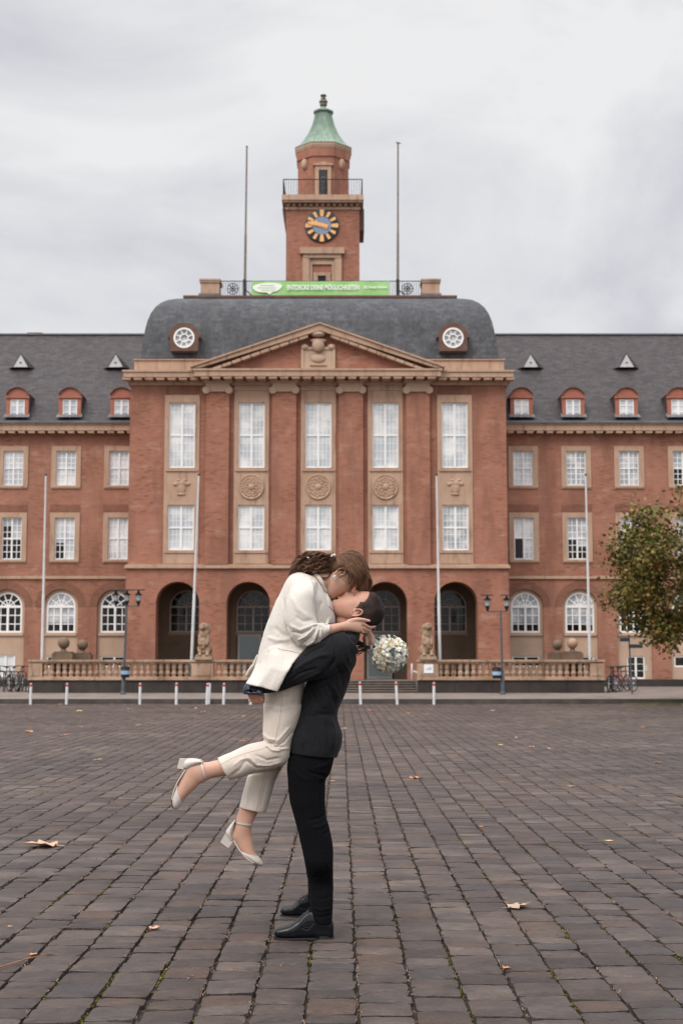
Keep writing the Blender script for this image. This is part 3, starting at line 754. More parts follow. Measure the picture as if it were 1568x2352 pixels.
def fluted(hw, z):
    P_ = octa(hw, z); out = []
    for k in range(8):
        a, b = Vector(P_[k]), Vector(P_[(k + 1) % 8])
        for j in range(6):
            for q, off in ((0, 0), (.42, 0), (.5, .03), (.58, 0)):
                p = a.lerp(b, (j + q) / 6); c = Vector((tcx, ycen, z)); d = (p - c).normalized(); out.append(p + d * off)
    return out
for r_, t_ in pr: rr.append(fluted((ohw + .15) * r_, zE + hs_ * t_))
sm.rings(rr); sm.build('copper_spire', M['copper'], tower)
fm = MB(); zf = ztop_; k_ = (H(215, ycen) - zf) / 1.3
q_ = .70
fm.lathe([(.30, 0), (.26, .10), (.14, .18), (.12, .26)], (tcx, ycen, zf), 12)
fin = fm.build('spire_cap', M['copper'], tower, smooth=.7)
fm = MB(); fm.lathe([(.10 * q_, .30 * q_), (.2 * q_, .38 * q_), (.28 * q_, .5 * q_), (.24 * q_, .62 * q_), (.32 * q_, .72 * q_), (.29 * q_, .84 * q_), (.16 * q_, .92 * q_), (.2 * q_, 1.0 * q_), (.13 * q_, 1.05 * q_), (.14 * q_, 1.15 * q_), (.24 * q_, 1.2 * q_), (.2 * q_, 1.28 * q_), (.05, 1.30 * q_)], (tcx, ycen, zf), 12)
fm.build('finial', M['finial'], tower, smooth=.7)
# lantern window, masks, rail
lw = MB(); lx = X(742, 415, yf); lz1 = H(391, yf)
wall(lw, rect_poly(lx - .40, lx + .40, zl0_, lz1 + .22), [rect_poly(lx - .21, lx + .21, zl0_ + .05, lz1)], yf - .08, yf - .002)
lw.box(lx - .5, lx + .5, yf - .14, yf - .002, lz1 + .222, lz1 + .3); lw.prism([(lx - .42, lz1 + .302), (lx + .42, lz1 + .302), (lx, lz1 + .42)], yf - .1, yf - .002)
lo = lw.build('window_surround', M['stone'], tower); MB().box(lx - .205, lx + .205, yf - .04, yf - .001, zl0_ + .06, lz1 - .005).build('lantern_window', M['glass_dark'], tower)
gr = MB()
for k in range(-1, 2): gr.box(lx + k * .1 - .012, lx + k * .1 + .012, yf - .07, yf - .045, zl0_ + .1, lz1)
gr.tube([(lx + .12 * math.cos(t * PI / 8), yf - .06, lz1 - .5 + .12 * math.sin(t * PI / 8)) for t in range(17)], .02, 5); gr.build('window_grille', M['lead'], tower)
for sg in (-1, 1):
    a = math.radians(-90 + sg * 45); p = Vector((tcx + (ohw + .04) * math.cos(a), ycen + (ohw + .04) * math.sin(a), H(372, yf)))
    MB().ell(p, (.17, .17, .28), nu=12, nv=8).build('carved_mask', M['stone'], tower, smooth=True)
rm = MB(); zr1 = H(412, YT - .3); rh = 93 * (YT - .3) / F
for (xa, ya, xb, yb) in ((tcx - rh, YT - .3, tcx + rh, YT - .3), (tcx - rh, YT - .3, tcx - rh, YT + 2 * thw + .2), (tcx + rh, YT - .3, tcx + rh, YT + 2 * thw + .2), (tcx - rh, YT + 2 * thw + .2, tcx + rh, YT + 2 * thw + .2)):
    rm.tube([(xa, ya, zr1), (xb, yb, zr1)], .025, 5); n = 30
    for k in range(n + 1):
        x = xa + (xb - xa) * k / n; y = ya + (yb - ya) * k / n; r_ = .022 if k in (0, n) else .008
        rm.box(x - r_, x + r_, y - r_, y + r_, zk1 - .02, zr1)
rm.build('balcony_railing', M['metal_dark'], tower)
# ================================================================== GROUND
def stone_top_mat():
    m = mat('cleft_paving_stone', (.12, .10, .095), .62, spec=.35); t = NT(m)
    geo = t.n('ShaderNodeNewGeometry'); v = t.coords()
    r = geo.outputs['Random Per Island']
    c = t.ramp(r, [(0, (.060, .048, .045)), (.2, (.118, .093, .083)), (.4, (.086, .066, .058)), (.6, (.158, .127, .112)), (.78, (.076, .068, .069)), (.9, (.126, .085, .066)), (1, (.048, .041, .041))])
    # layered slate grain whose direction changes from stone to stone
    cr = t.n('ShaderNodeVectorRotate', rotation_type='Z_AXIS', ins={'Vector': v, 'Angle': t.math('MULTIPLY', t.math('SUBTRACT', r, .5), .9)})
    mp = t.n('ShaderNodeMapping', ins={'Vector': cr.outputs[0], 'Scale': (4, 30, 8)})
    g = t.noise(mp.outputs[0], 3., 6, .65, 1.2)
    c = t.mix(.9, c, t.ramp(g, [(.30, (.42, .41, .41)), (.5, (.95, .95, .95)), (.72, (1.5, 1.46, 1.42))]), 'MULTIPLY')
    big = t.noise(v, .35, 5, .6); c = t.mix(.7, c, t.ramp(big, [(.38, (.66, .64, .65)), (.62, (1.25, 1.17, 1.10))]), 'MULTIPLY')
    sp = t.noise(v, 60, 3, .7); c = t.mix(t.ramp(sp, [(.66, (0, 0, 0)), (.76, (.35, .35, .35))]), c, (.25, .22, .2))
    fn = t.noise(t.coords(scale=(1, 2.2, 1)), 130, 4, .75); c = t.mix(.8, c, t.ramp(fn, [(.34, (.62, .62, .62)), (.66, (1.35, 1.33, 1.3))]), 'MULTIPLY')
    pt = t.noise(v, 4.5, 5, .65, .4); c = t.mix(.8, c, t.ramp(pt, [(.38, (.72, .71, .72)), (.62, (1.22, 1.18, 1.13))]), 'MULTIPLY')
    t.base(c); t.rough(t.ramp(g, [(.3, (.34, .34, .34)), (.7, (.62, .62, .62))]))
    t.bump(t.math('ADD', g, t.math('MULTIPLY', t.noise(v, 70, 5, .7), .7)), 1., .014)
    return m
M['paver'] = stone_top_mat()
M['joint'] = vary('joint_soil', (.018, .013, .009), (.060, .044, .026), 14., .95, .6, 80, .006)
M['moss'] = vary('joint_moss', (.055, .055, .006), (.18, .165, .012), 30., .9)
M['straw'] = vary('dry_straw', (.17, .10, .06), (.36, .25, .18), 30., .8)
M['statue_stone'] = stone_mat('carved_figure_stone', (.25, .16, .10), (.44, .31, .215), (.05, .032, .022), .9)
M['ball_stone'] = stone_mat('mossy_ball_stone', (.13, .09, .062), (.24, .165, .115), (.045, .034, .024), .8)
M['ground'] = vary('outer_ground', (.10, .088, .08), (.14, .12, .11), 1., .85, .3, 20, .01)
M['walk'] = vary('pavement_slabs', (.17, .138, .118), (.25, .205, .175), 1.2, .85, .25, 25, .005)
M['kerb'] = vary('kerb_stone', (.05, .042, .038), (.09, .078, .07), 2., .8)
def paving():
    v = []; f = []
    yy0, yy1 = 3.9, 50.6
    # column edges
    edges = []; x = -25.
    base = .07
    k = int((x - base) / .2165)
    xs = [base + .2165 * j + random.uniform(-.006, .006) for j in range(k, -k + 2)]
    def nz(x, y): return mnoise.noise(Vector((x * 1.1, y * 1.1, 3.))) * .006
    for ci in range(len(xs) - 1):
        xa, xb = xs[ci], xs[ci + 1]; xm = (xa + xb) / 2
        ymin = max(yy0, (abs(xm) - 1.9) / .44)
        y = ymin - random.random() * .3
        while y < yy1:
            L = random.choice((.13, .155, .175, .19, .21, .235, .27)) + random.uniform(-.015, .015)
            gj = random.uniform(.0045, .0105); gc = random.uniform(.003, .006)
            near = y < 11 and abs(xm) < 3.4
            wob = .006 if y < 25 else .004
            c = [(xa + gj + random.uniform(-wob, wob), y + gc), (xb - gj + random.uniform(-wob, wob), y + gc), (xb - gj + random.uniform(-wob, wob), y + L - gc), (xa + gj + random.uniform(-wob, wob), y + L - gc)]
            h = nz(xm, y) + random.uniform(-.0035, .0035); tx, ty = random.uniform(-.02, .02), random.uniform(-.014, .014)
            if near:
                nu, nv = 7, 8; o = len(v); sd = random.random() * 50
                for j in range(nv + 1):
                    for i in range(nu + 1):
                        u, w = i / nu, j / nv
                        px = (c[0][0] * (1 - u) + c[1][0] * u) * (1 - w) + (c[3][0] * (1 - u) + c[2][0] * u) * w
                        py = (c[0][1] * (1 - u) + c[1][1] * u) * (1 - w) + (c[3][1] * (1 - u) + c[2][1] * u) * w
                        e = min(u, 1 - u, w, 1 - w)
                        if e == 0:
                            px += .0045 * mnoise.noise(Vector((px * 38, py * 38, sd))); py += .0045 * mnoise.noise(Vector((px * 38, py * 38, sd + 9)))
                        corner = (u in (0, 1)) and (w in (0, 1))
                        if corner: px += (.5 - u) * .012; py += (.5 - w) * .012
                        z = h + tx * (u - .5) * .3 + ty * (w - .5) * .3 + .0028 * mnoise.noise(Vector((px * 14, py * 14, sd))) + .0014 * mnoise.noise(Vector((px * 50, py * 50, sd)))
                        if e == 0: z -= .006
                        v.append((px, py, z))
                S_ = nu + 1
                for j in range(nv):
                    for i in range(nu): a = o + j * S_ + i; f.append((a, a + 1, a + 1 + S_, a + S_))
                rim = [o + i for i in range(nu)] + [o + nu + j * S_ for j in range(nv)] + [o + nv * S_ + i for i in range(nu, 0, -1)] + [o + j * S_ for j in range(nv, 0, -1)]
                b0 = len(v)
                for r_ in rim: v.append((v[r_][0], v[r_][1], -.06))
                for i in range(len(rim)): j = (i + 1) % len(rim); f.append((b0 + i, b0 + j, rim[j], rim[i]))
            else:
                o = len(v); mx = sum(p[0] for p in c) / 4; my = sum(p[1] for p in c) / 4
                for p in c: v.append((p[0] + (mx - p[0]) * .06, p[1] + (my - p[1]) * .05, h + tx * (p[0] - mx) + ty * (p[1] - my)))
                for p in c: v.append((p[0], p[1], h - .007))
                for p in c: v.append((p[0], p[1], -.04))
                f.append((o, o + 1, o + 2, o + 3))
                for q in (0, 4):
                    for i in range(4): j = (i + 1) % 4; f.append((o + q + 4 + i, o + q + 4 + j, o + q + j, o + q + i))
            y += L
    me = bpy.data.meshes.new('paving'); me.from_pydata(v, [], f); me.materials.append(M['paver'])
    me.polygons.foreach_set('use_smooth', [True] * len(f)); me.update(); me.set_sharp_from_angle(angle=.9)
    ob = bpy.data.objects.new('paving', me); COL.objects.link(ob); tag(ob, kind='structure'); ob['label'] = 'brown grey cleft stone paving of the square'
    return xs
PX = paving()
g = MB(); g.add([(-26, 1, -.026), (26, 1, -.026), (26, 50.9, -.026), (-26, 50.9, -.026)], [(0, 1, 2, 3)])
tag(g.build('joint_bed', M['joint']), kind='structure')
g = MB(); g.add([(-600, -300, -.045), (600, -300, -.045), (600, 900, -.045), (-600, 900, -.045)], [(0, 1, 2, 3)])
tag(g.build('ground', M['ground']), kind='structure')
# pavement rising gently to the building, kerb in front
KY = 50.75; zk = .17
def walkz(y): return zk + (y - KY) * .0262
g = MB(); 
for (a, b, z_) in ((KY + .12, 62.2, 0),):
    g.add([(-60, a, walkz(a)), (60, a, walkz(a)), (60, b, walkz(b)), (-60, b, walkz(b)), (-60, a, -.1), (60, a, -.1)], [(0, 1, 2, 3), (4, 5, 1, 0)])
tag(g.build('pavement', M['walk']), kind='structure')
g = MB()
x = -40
while x < 40: g.box(x + .004, x + .996, KY - .02, KY + .118, -.1, zk + .004); x += 1.
tag(g.build('kerb', M['kerb']), kind='structure')
# moss and straw in the joints
mo = MB(); st = MB()
for x in PX:
    if abs(x) > 3.6: continue
    y = 4.6
    while y < 19:
        if abs(x) > .26 * y + .3: y += .3; continue
        d = mnoise.noise(Vector((x * 3, y * .9, 8.)))
        if d > .12 and random.random() < .6:
            n = 9 if y < 9 else 3
            for _ in range(n):
                r = random.uniform(.0016, .0042); c = Vector((x + random.gauss(0, .0045), y + random.uniform(-.035, .035), -.018 + random.uniform(0, .008)))
                mo.ell(c, (r, r * random.uniform(1., 2.6), r * .9), nu=5, nv=3)
        if random.random() < (.30 if d < .05 else .12):
            cx_, cy_ = x + random.uniform(-.006, .006), y
            if random.random() < .12: cx_ += random.uniform(-.1, .1)
            for _ in range(random.randint(3, 9)):
                a = random.gauss(PI / 2, .7) * random.choice((-1, 1)); l = random.uniform(.004, .020) * (1 if random.random() < .85 else 1.8); p = Vector((cx_ + random.uniform(-.009, .009), cy_ + random.uniform(-.045, .045), -.006 + random.uniform(-.004, .006)))
                q = p + Vector((math.cos(a) * l * .8, math.sin(a) * l * 1.3, random.uniform(-.002, .009))); w = Vector((-math.sin(a), math.cos(a), 0)) * random.uniform(.0008, .0035)
                mid = (p + q) / 2 + Vector((random.uniform(-.003, .003), 0, .004))
                st.add([p - w * .4, p + w * .5, mid + w, q, mid - w], [(0, 1, 2, 3, 4)])
        y += random.uniform(.03, .09)
tag(mo.build('moss', M['moss'], smooth=True), 'yellow green moss growing in the paving joints', 'moss', kind='stuff')
tag(st.build('dry_grass', M['straw']), 'dry pale grass tufts caught in the paving joints', 'grass', kind='stuff')
# fallen leaves
LM = []
for nm, c1, c2 in (('leaf_orange', (.50, .17, .035), (.55, .28, .12)), ('leaf_pink_brown', (.50, .27, .17), (.58, .36, .25)), ('leaf_pale', (.50, .38, .27), (.40, .28, .19)), ('leaf_yellow', (.60, .40, .18), (.66, .48, .27)), ('leaf_dark', (.22, .10, .055), (.35, .17, .09))):
    LM.append(vary(nm, c1, c2, 18., .7, .3, 60, .002))
def leaf_mesh(seed, curl):
    r = random.Random(seed); out = []
    lobes = [(0, 1.), (25, .55), (48, .92), (75, .5), (100, .75), (135, .42), (170, .30)]
    pts = [(a, l * r.uniform(.85, 1.1)) for a, l in lobes]; ring = [(math.radians(a), l) for a, l in pts] + [(math.radians(360 - a), l * r.uniform(.85, 1.1)) for a, l in reversed(pts[1:])]
    vs = [Vector((0, 0, 0))]; fs = []
    n = len(ring); ph = r.uniform(0, 6)
    for t in (.5, 1.):
        for a, l in ring:
            ll = l * t if t == 1 else l * t * 1.0
            x, y = ll * math.cos(a) * .5, ll * math.sin(a) * .5
            z = curl * (.42 * (x * x + y * y) * 4 * (1 + .8 * math.sin(2 * a + ph)) + .12 * math.sin(5 * a + ph) * t)
            vs.append(Vector((x, y, min(max(z, .0) * .5, .11) + .01)))
    for i in range(n):
        j = (i + 1) % n; fs.append((0, 1 + i, 1 + j)); fs.append((1 + i, 1 + n + i, 1 + n + j, 1 + j))
    mb = MB(); mb.add([tuple(p) for p in vs], fs)
    mb.tube([(-.12, 0, .012), (-.22, .02, .018), (-.32, .05, .012)], [.012, .01, .008], 5)
    return mb
leaves = [ # px, py, length m, colour, curl, turn, label
 (950, 1789, .19, 0, 1.0, .3, 'large orange brown curled leaf right of the couple near the trousers'),
 (112, 1944, .30, 1, .9, 3.0, 'largest fallen leaf, orange tipped, lying alone at far left foreground'),
 (1180, 2086, .15, 2, 1.3, .4, 'dry crumpled grey brown leaf in the right foreground joints'),
 (350, 2134, .072, 1, .8, 1.2, 'small pinkish leaf on a stone in the left foreground'),
 (1395, 1932, .085, 3, .1, .1, 'flat pale yellow strip of leaf in the right foreground'),
 (1147, 1712, .12, 3, .8, .5, 'pale yellow leaf, leftmost of four in a loose row'),
 (1183, 1695, .10, 1, .8, 1.5, 'orange leaf, highest of four in a loose row'),
 (1220, 1716, .12, 1, .6, .2, 'tan leaf, third of four in a loose row'),
 (1262, 1720, .11, 1, .6, .9, 'tan leaf, rightmost of four in a loose row'),
 (1310, 1807, .12, 1, .6, .1, 'flat pinkish leaf lying below the loose row of four'),
 (1506, 1753, .11, 4, 1.3, .2, 'dark rusty curled leaf near the right edge of the square'),
 (555, 1703, .13, 0, .9, .3, 'orange leaf beside the lifted cream trouser knee'),
 (557, 1646, .16, 0, .9, 2.0, 'orange leaf just left of the cream trousers below the cuff hand'),
 (68, 1682, .22, 0, .9, 2.2, 'orange leaf at far left edge in mid square'),
 (182, 1634, .25, 3, .9, 1.0, 'yellow leaf near the bollards in the left part of the square'),
 (221, 1746, .13, 3, .7, .1, 'pale yellow leaf left of the lifted shoe'),
 (847, 1632, .23, 0, .8, .7, 'orange leaf near the bollards right of the man in the dark suit'),
 (936, 1639, .25, 0, .8, .3, 'orange leaf below the middle one of the three right bollards'),
 (898, 1690, .14, 4, 1.0, .4, 'dark curled leaf above the large orange brown leaf'),
 (920, 1691, .07, 2, .8, .4, 'tiny pale leaf beside the dark curled leaf'),
 (980, 1640, .15, 2, .8, .1, 'small pale leaf below the rightmost bollard'),
 (188, 1670, .16, 1, .8, 2.5, 'small orange leaf between the left mid square leaves'),
 (316, 1666, .13, 3, .8, .6, 'small yellow leaf below the third bollard'),
 (140, 1690, .24, 4, .5, .05, 'long flat brown leaf in the left mid square'),
 (297, 1629, .17, 1, .8, .6, 'small tan leaf just in front of the third bollard'),
 (466, 1636, .22, 1, .6, .3, 'tan leaf in front of the pair of close bollards'),
 (446, 1627, .20, 1, .6, 1.3, 'tan leaf nearest the foot of the fourth bollard'),
 (761, 1795, .07, 1, .6, .1, 'tiny pink brown leaf behind the back of the knee in black trousers'),
 (787, 1674, .16, 3, .6, .1, 'pale leaf just behind the hem of the dark jacket'),
 (1475, 1671, .16, 0, .7, .2, 'small orange leaf in the far right mid square'),
 (1127, 1633, .2, 1, .6, .2, 'tan leaf alone in the right far square'),
 (1080, 1665, .12, 1, .4, .2, 'faint tan leaf in the middle of the right square'),
 (1102, 2065 - 165, .05, 0, .6, .2, 'tiny orange leaf scrap left of the pale strip'),
 (75, 2194, .05, 0, .6, .2, 'tiny orange leaf scrap at lower left joint'),
 (22, 2130, .035, 1, .6, .2, 'tiny pink leaf scrap at the far left edge'),
 (1160, 2305 - 80, .045, 0, .6, .2, 'tiny orange leaf scrap wedged in a right foreground joint'),
 (1182, 1612, .2, 4, .5, .3, 'small brown leaf in the gutter below the right lamp post'), (1248, 1613, .22, 0, .5, .8, 'orange leaf in the gutter right of the right lamp post'),
 (1400, 1614, .2, 1, .5, .1, 'tan leaf in the gutter in front of the bicycles'),
 (133, 1619, .3, 4, .5, .3, 'dark red brown leaf in the gutter beside the second bollard'),
]
for i, (px, py, s, ci, curl, tr, lab) in enumerate(leaves):
    p = G(px, py); o = leaf_mesh(i, curl).build('fallen_leaf', LM[ci], origin=(0, 0, 0)); o.location = (p.x, p.y, .004); s *= 1.4; o.scale = (s, s, s * .8); o.rotation_euler = (0, 0, tr)
    tag(o, lab, 'leaf', 'leaves fallen on the square')
p = G(60, 2205); tw = MB(); tw.tube([G(-60, 2238, .01), G(0, 2222, .012), G(60, 2203, .014), G(122, 2188, .006)], [.004, .004, .003, .002], 6)
tag(tw.build('twig', LM[4]), 'thin dry twig lying on the paving at lower left', 'twig')
# ================================================================== TERRACE
YTW = 55.5
txl, txs0, txs1, txr = X(66, 1570, YTW), X(628, 1570, YTW), X(958, 1570, YTW), X(1387, 1570, YTW)
zb1 = H(1562, YTW); zr1 = H(1515, YTW); TZ = .75
terr = thing('terrace', 'stone terrace with weathered balustrade and dark base, in front of the arches', 'terrace', ((txl + txr) / 2, YTW, .2))
m_ = MB(); m_.box(txl + .05, txs0, YTW + .06, YC + .1, .1, TZ); m_.box(txs1, txr - .05, YTW + .06, YC + .1, .1, TZ); m_.box(txs0 + .002, txs1 - .002, YTW + 2.05, YC + .1, .1, TZ)
m_.box(xl2 + .05, xr2 - .05, YC + .102, YB, .1, TERR + .005)
m_.build('terrace_floor', M['walk'], terr)
m_ = MB()
for a, b in ((txl, txs0), (txs1, txr)):
    n = max(1, round((b - a) / 1.45))
    for k in range(n): m_.box(a + (b - a) * k / n + .006, a + (b - a) * (k + 1) / n - .006, YTW, YTW + .06, .1, zb1 - .002)
m_.box(txl, txl + .06, YTW + .062, YC, .1, zb1 - .002); m_.box(txr - .06, txr, YTW + .062, YC, .1, zb1 - .002)
m_.build('base_wall', M['stone_dark'], terr)
def balustrade(a, b, piers, nb, sg=1):
    rl = MB(); rl.box(a - .03, b + .03, YTW - .05, YTW + .36, zr1 - .085, zr1); rl.box(a, b, YTW - .03, YTW + .33, zb1, zb1 + .13); rl.box(a + .02, b - .02, YTW + .02, YTW + .28, zr1 - .15, zr1 - .087)
    rl.box(a - .03, b + .03, YTW - .07, YTW + .37, zb1 - .001 + .0, zb1 + .05)
    rl.build('rail', M['stone_dirty'], terr)
    for (p0, p1) in piers:
        q = MB(); q.box(p0, p1, YTW - .04, YTW + .34, zb1 + .131, zr1 - .151); q.box(p0 + .09, p1 - .09, YTW - .06, YTW - .041, zb1 + .18, zr1 - .2)
        q.build('pier', M['stone_dirty'], terr)
    hb = zr1 - .15 - (zb1 + .13)
    step = (b - a) / nb
    for k in range(nb):
        x = a + step * (k + .5)
        if any(p0 - .06 < x < p1 + .06 for p0, p1 in piers): continue
        bl = MB(); w = .062
        pr_ = [(w * 1.15, 0), (w * 1.15, .05), (w * .8, .07), (w * 1.2, .18), (w * 1.3, .27), (w * .95, .42), (w * .75, .52), (w * 1.05, .60), (w * 1.05, 1.)]
        pr_ = [(r * 1.22, z) for r, z in pr_]
        bl.lathe([(r * 1.15, zb1 + .13 + (hb) * z) for r, z in pr_], (x, YTW + .15, 0), 8, ang0=PI / 8)
        bl.build('baluster', M['stone_dirty'], terr)
P1 = (X(440, 1540, YTW), X(490, 1540, YTW)); P2 = (X(958, 1540, YTW), X(1006, 1540, YTW))
balustrade(txl, txs0, [(txl, txl + .52), P1, (txs0 - .4, txs0)], 38)
balustrade(txs1, txr, [P2, (txr - .55, txr)], 28)
# steps
stp = MB(); nos = MB(); n = 5
for k in range(n):
    z1 = walkz(55.4) + (TZ - walkz(55.4)) * (k + 1) / n
    stp.box(txs0 + .01, txs1 - .01, YTW + .05 + k * .40, YTW + 2.049, .1 if k == 0 else z1 - .12, z1 - .032)
    nos.box(txs0 + .01, txs1 - .01, YTW + .02 + k * .40, YTW + 2.048, z1 - .03, z1)
tag(stp.build('steps', vary('worn_dark_steps', (.030, .024, .021), (.07, .056, .048), 2.5, .8), origin=((txs0 + txs1) / 2, YTW + 1, .2)), 'dark worn stone steps climbing to the terrace between the balustrades', 'steps')
so_t = nos.build('tread', vary('worn_tread', (.15, .12, .10), (.22, .18, .155), 2.5, .8), bpy.data.objects['steps'])
# white tube handrail
hr = MB(); yh = YTW + .2
hr.tube([W(965, 1586, yh), W(964.5, 1556, yh), W(963, 1549, yh), W(956, 1544, yh + .1), W(946, 1541, yh + .5)], .035, 8)
hq = thing('handrail', 'bent white tubular handrail at the right end of the steps', 'handrail', W(965, 1586, yh)); hr.build('rail', M['pole'], hq, smooth=True)
hr = MB(); hr.tube([W(945, 1572, yh + 1.5), W(945, 1524, yh + 1.5)], .035, 8); hr.build('post', M['pole'], hq, smooth=True)
# white notice on the pier
sx0, sx1 = X(973, 1536, YTW - .1), X(994.5, 1536, YTW - .1)
sg_ = thing('notice_sign', 'square white notice sign fixed to the balustrade pier by the steps', 'sign', ((sx0 + sx1) / 2, YTW - .1, H(1546, YTW - .1)))
MB().box(sx0, sx1, YTW - .1, YTW - .065, H(1546, YTW - .1), H(1526, YTW - .1)).build('sign_board', mat('sign_white', (.82, .83, .84), .4), sg_)
sp_ = MB(); zz = H(1537, YTW - .1)
for k, (a, b) in enumerate(((.2, .35), (.38, .5), (.53, .7), (.72, .8))): sp_.box(sx0 + (sx1 - sx0) * a, sx0 + (sx1 - sx0) * b, YTW - .104, YTW - .1005, zz - .03, zz + .005 + .03 * k)
sp_.build('sign_print', mat('sign_print_grey', (.35, .45, .5), .5), sg_)
# ================================================================== remeshed sculptures
def evaluated_mesh(o):
    dg = bpy.context.evaluated_depsgraph_get(); dg.update()
    return bpy.data.meshes.new_from_object(o.evaluated_get(dg), preserve_all_data_layers=False, depsgraph=dg)
def fuse(mb, voxel, smooth_it=4, name='fused', fac=.5):
    """melt overlapping volumes into one continuous skin; returns vertex array and quads"""
    o = mb.build(name, M['stone'])
    r = o.modifiers.new('r', 'REMESH'); r.mode = 'VOXEL'; r.voxel_size = voxel
    if smooth_it:
        s_ = o.modifiers.new('s', 'SMOOTH'); s_.iterations = smooth_it; s_.factor = fac
    me = evaluated_mesh(o)
    n = len(me.vertices); co = np.empty(n * 3); me.vertices.foreach_get('co', co); co = co.reshape(-1, 3)
    old = o.data; bpy.data.objects.remove(o); bpy.data.meshes.remove(old)
    return me, co
def finish(me, co, name, material, parent=None, origin=(0, 0, 0)):
    if parent is not None: origin = ORI[parent.name]
    me.name = name; me.materials.clear(); me.materials.append(material)
    c = co - np.array(origin); me.vertices.foreach_set('co', c.ravel()); me.polygons.foreach_set('use_smooth', [True] * len(me.polygons)); me.update()
    ob = bpy.data.objects.new(name, me); COL.objects.link(ob); ORI[ob.name] = Vector(origin)
    if parent is not None: ob.parent = parent
    else: ob.location = origin
    return ob
def lion(px, name_label, mir):
    Yq = YTW + .15; s = 1.0; cx = X(px, 1470, Yq); z0 = zr1
    t = thing('stone_figure', name_label, 'statue', (cx, Yq, z0), 'carved figures on the balustrade piers')
    b = MB(); b.box(cx - .34, cx + .34, Yq - .3, Yq + .3, z0 + .001, z0 + .12); b.box(cx - .29, cx + .29, Yq - .26, Yq + .26, z0 + .121, z0 + .2); b.build('plinth', M['statue_stone'], t)
    m = MB(); z = z0 + .15; k = mir
    m.ell((cx + .08 * k, Yq + .05, z + .22), (.25, .25, .26)); m.ell((cx + .03 * k, Yq, z + .55), (.2, .2, .33)); m.ell((cx, Yq - .02, z + .85), (.19, .19, .24))
    m.ell((cx - .01 * k, Yq - .03, z + 1.1), (.2, .2, .19)); m.ell((cx - .05 * k, Yq - .16, z + 1.08), (.12, .13, .10)); m.ell((cx + .08 * k, Yq + .04, z + 1.0), (.19, .17, .24))
    m.ell((cx - .05 * k, Yq - .2, z + .45), (.16, .06, .2)); m.ell((cx - .03 * k, Yq - .14, z + 1.2), (.08, .08, .07))
    for sgn in (-1, 1):
        m.tube([(cx + sgn * .15, Yq - .05, z + .8), (cx + sgn * .17, Yq - .2, z + .5), (cx + sgn * .1, Yq - .27, z + .42)], [.075, .06, .05], 8)
        m.tube([(cx + sgn * .17, Yq + .1, z + .2), (cx + sgn * .17, Yq - .12, z + .3), (cx + sgn * .14, Yq - .2, z + .03)], [.1, .09, .065], 8); m.ell((cx + sgn * .14, Yq - .25, z + .04), (.07, .1, .05))
    me, co = fuse(m, .02, 2)
    for i in range(len(co)): 
        n_ = mnoise.noise(Vector(co[i] * 9.)) * .022 + mnoise.noise(Vector(co[i] * 24.)) * .012; c = np.array([cx, Yq, co[i][2]]); d = co[i] - c; l = np.linalg.norm(d) + 1e-6; co[i] = co[i] + d / l * n_
    finish(me, co, 'carved_body', M['statue_stone'], t)
lion(469, 'weathered seated sandstone figure on the left balustrade pier, beside the leaning white pole', 1)
lion(981, 'weathered seated sandstone figure on the right pier above the white notice', -1)
for i, (px, py, r, yq, lab) in enumerate(((147, 1477, 13.5, YTW + .7, 'mossy stone ball on square foot, leftmost of the four on the terrace'), (190, 1481, 12.5, YTW + 1.6, 'mossy stone ball set right of the leftmost one, near the first arches'),
                                (1279, 1481, 12, YTW + 1.6, 'dark stone ball beside a paler ball on the right terrace'), (1313.5, 1478, 12.5, YTW + .7, 'pale stone ball, rightmost of the four on the terrace'))):
    c = W(px, py, yq); R = r * yq / F; z0 = TZ
    t = thing('stone_ball', lab, 'ornament', (c.x, yq, z0), 'stone balls on the terrace')
    b = MB(); w = R * 1.45; b.box(c.x - w * 1.2, c.x + w * 1.2, yq - w, yq + w, z0, c.z - R * 1.75); b.box(c.x - w, c.x + w, yq - w * .9, yq + w * .9, c.z - R * 1.749, c.z - R * 1.45); b.lathe([(R * .8, -R * 1.449), (R * .42, -R * 1.2), (R * .4, -R * .9)], c, 14); b.build('pedestal', M['ball_stone'], t)
    b = MB(); b.ell(c, (R, R, R), nu=20, nv=14); b.build('ball', M['ball_stone'] if i != 3 else M['stone_dirty'], t, smooth=True)
# ================================================================== POLES, LAMPS, BOLLARDS
for i, (bx, by, tx_, ty_, lab) in enumerate(((97, 1525, 106, 1093, 'tall white flagpole by the left end of the balustrade, leftmost pole'), (439, 1525, 457, 1093, 'tall white flagpole leaning slightly, in front of the first arch'),
                                   (1010, 1525, 1002, 1093, 'tall white flagpole in front of the fifth arch, behind the right stone figure'), (1354, 1525, 1344, 1093, 'tall white flagpole near the tree, rightmost pole'))):
    yq = YTW + .55; b0 = W(bx, by, yq); b0.z = TZ; t0 = W(tx_, ty_, yq)
    t = thing('flagpole', lab, 'flagpole', b0, 'white flagpoles along the terrace')
    p = MB(); d = t0 - b0; p.tube([b0, b0 + d * .42, b0 + d * .425, b0 + d * .75, t0], [.062, .058, .05, .042, .034], 10); p.build('pole', M['pole'], t, smooth=.6)
    MB().ell(t0 + Vector((0, 0, .04)), (.05, .05, .05), nu=10, nv=8).build('pole_cap', M['metal_dark'], t, smooth=True)
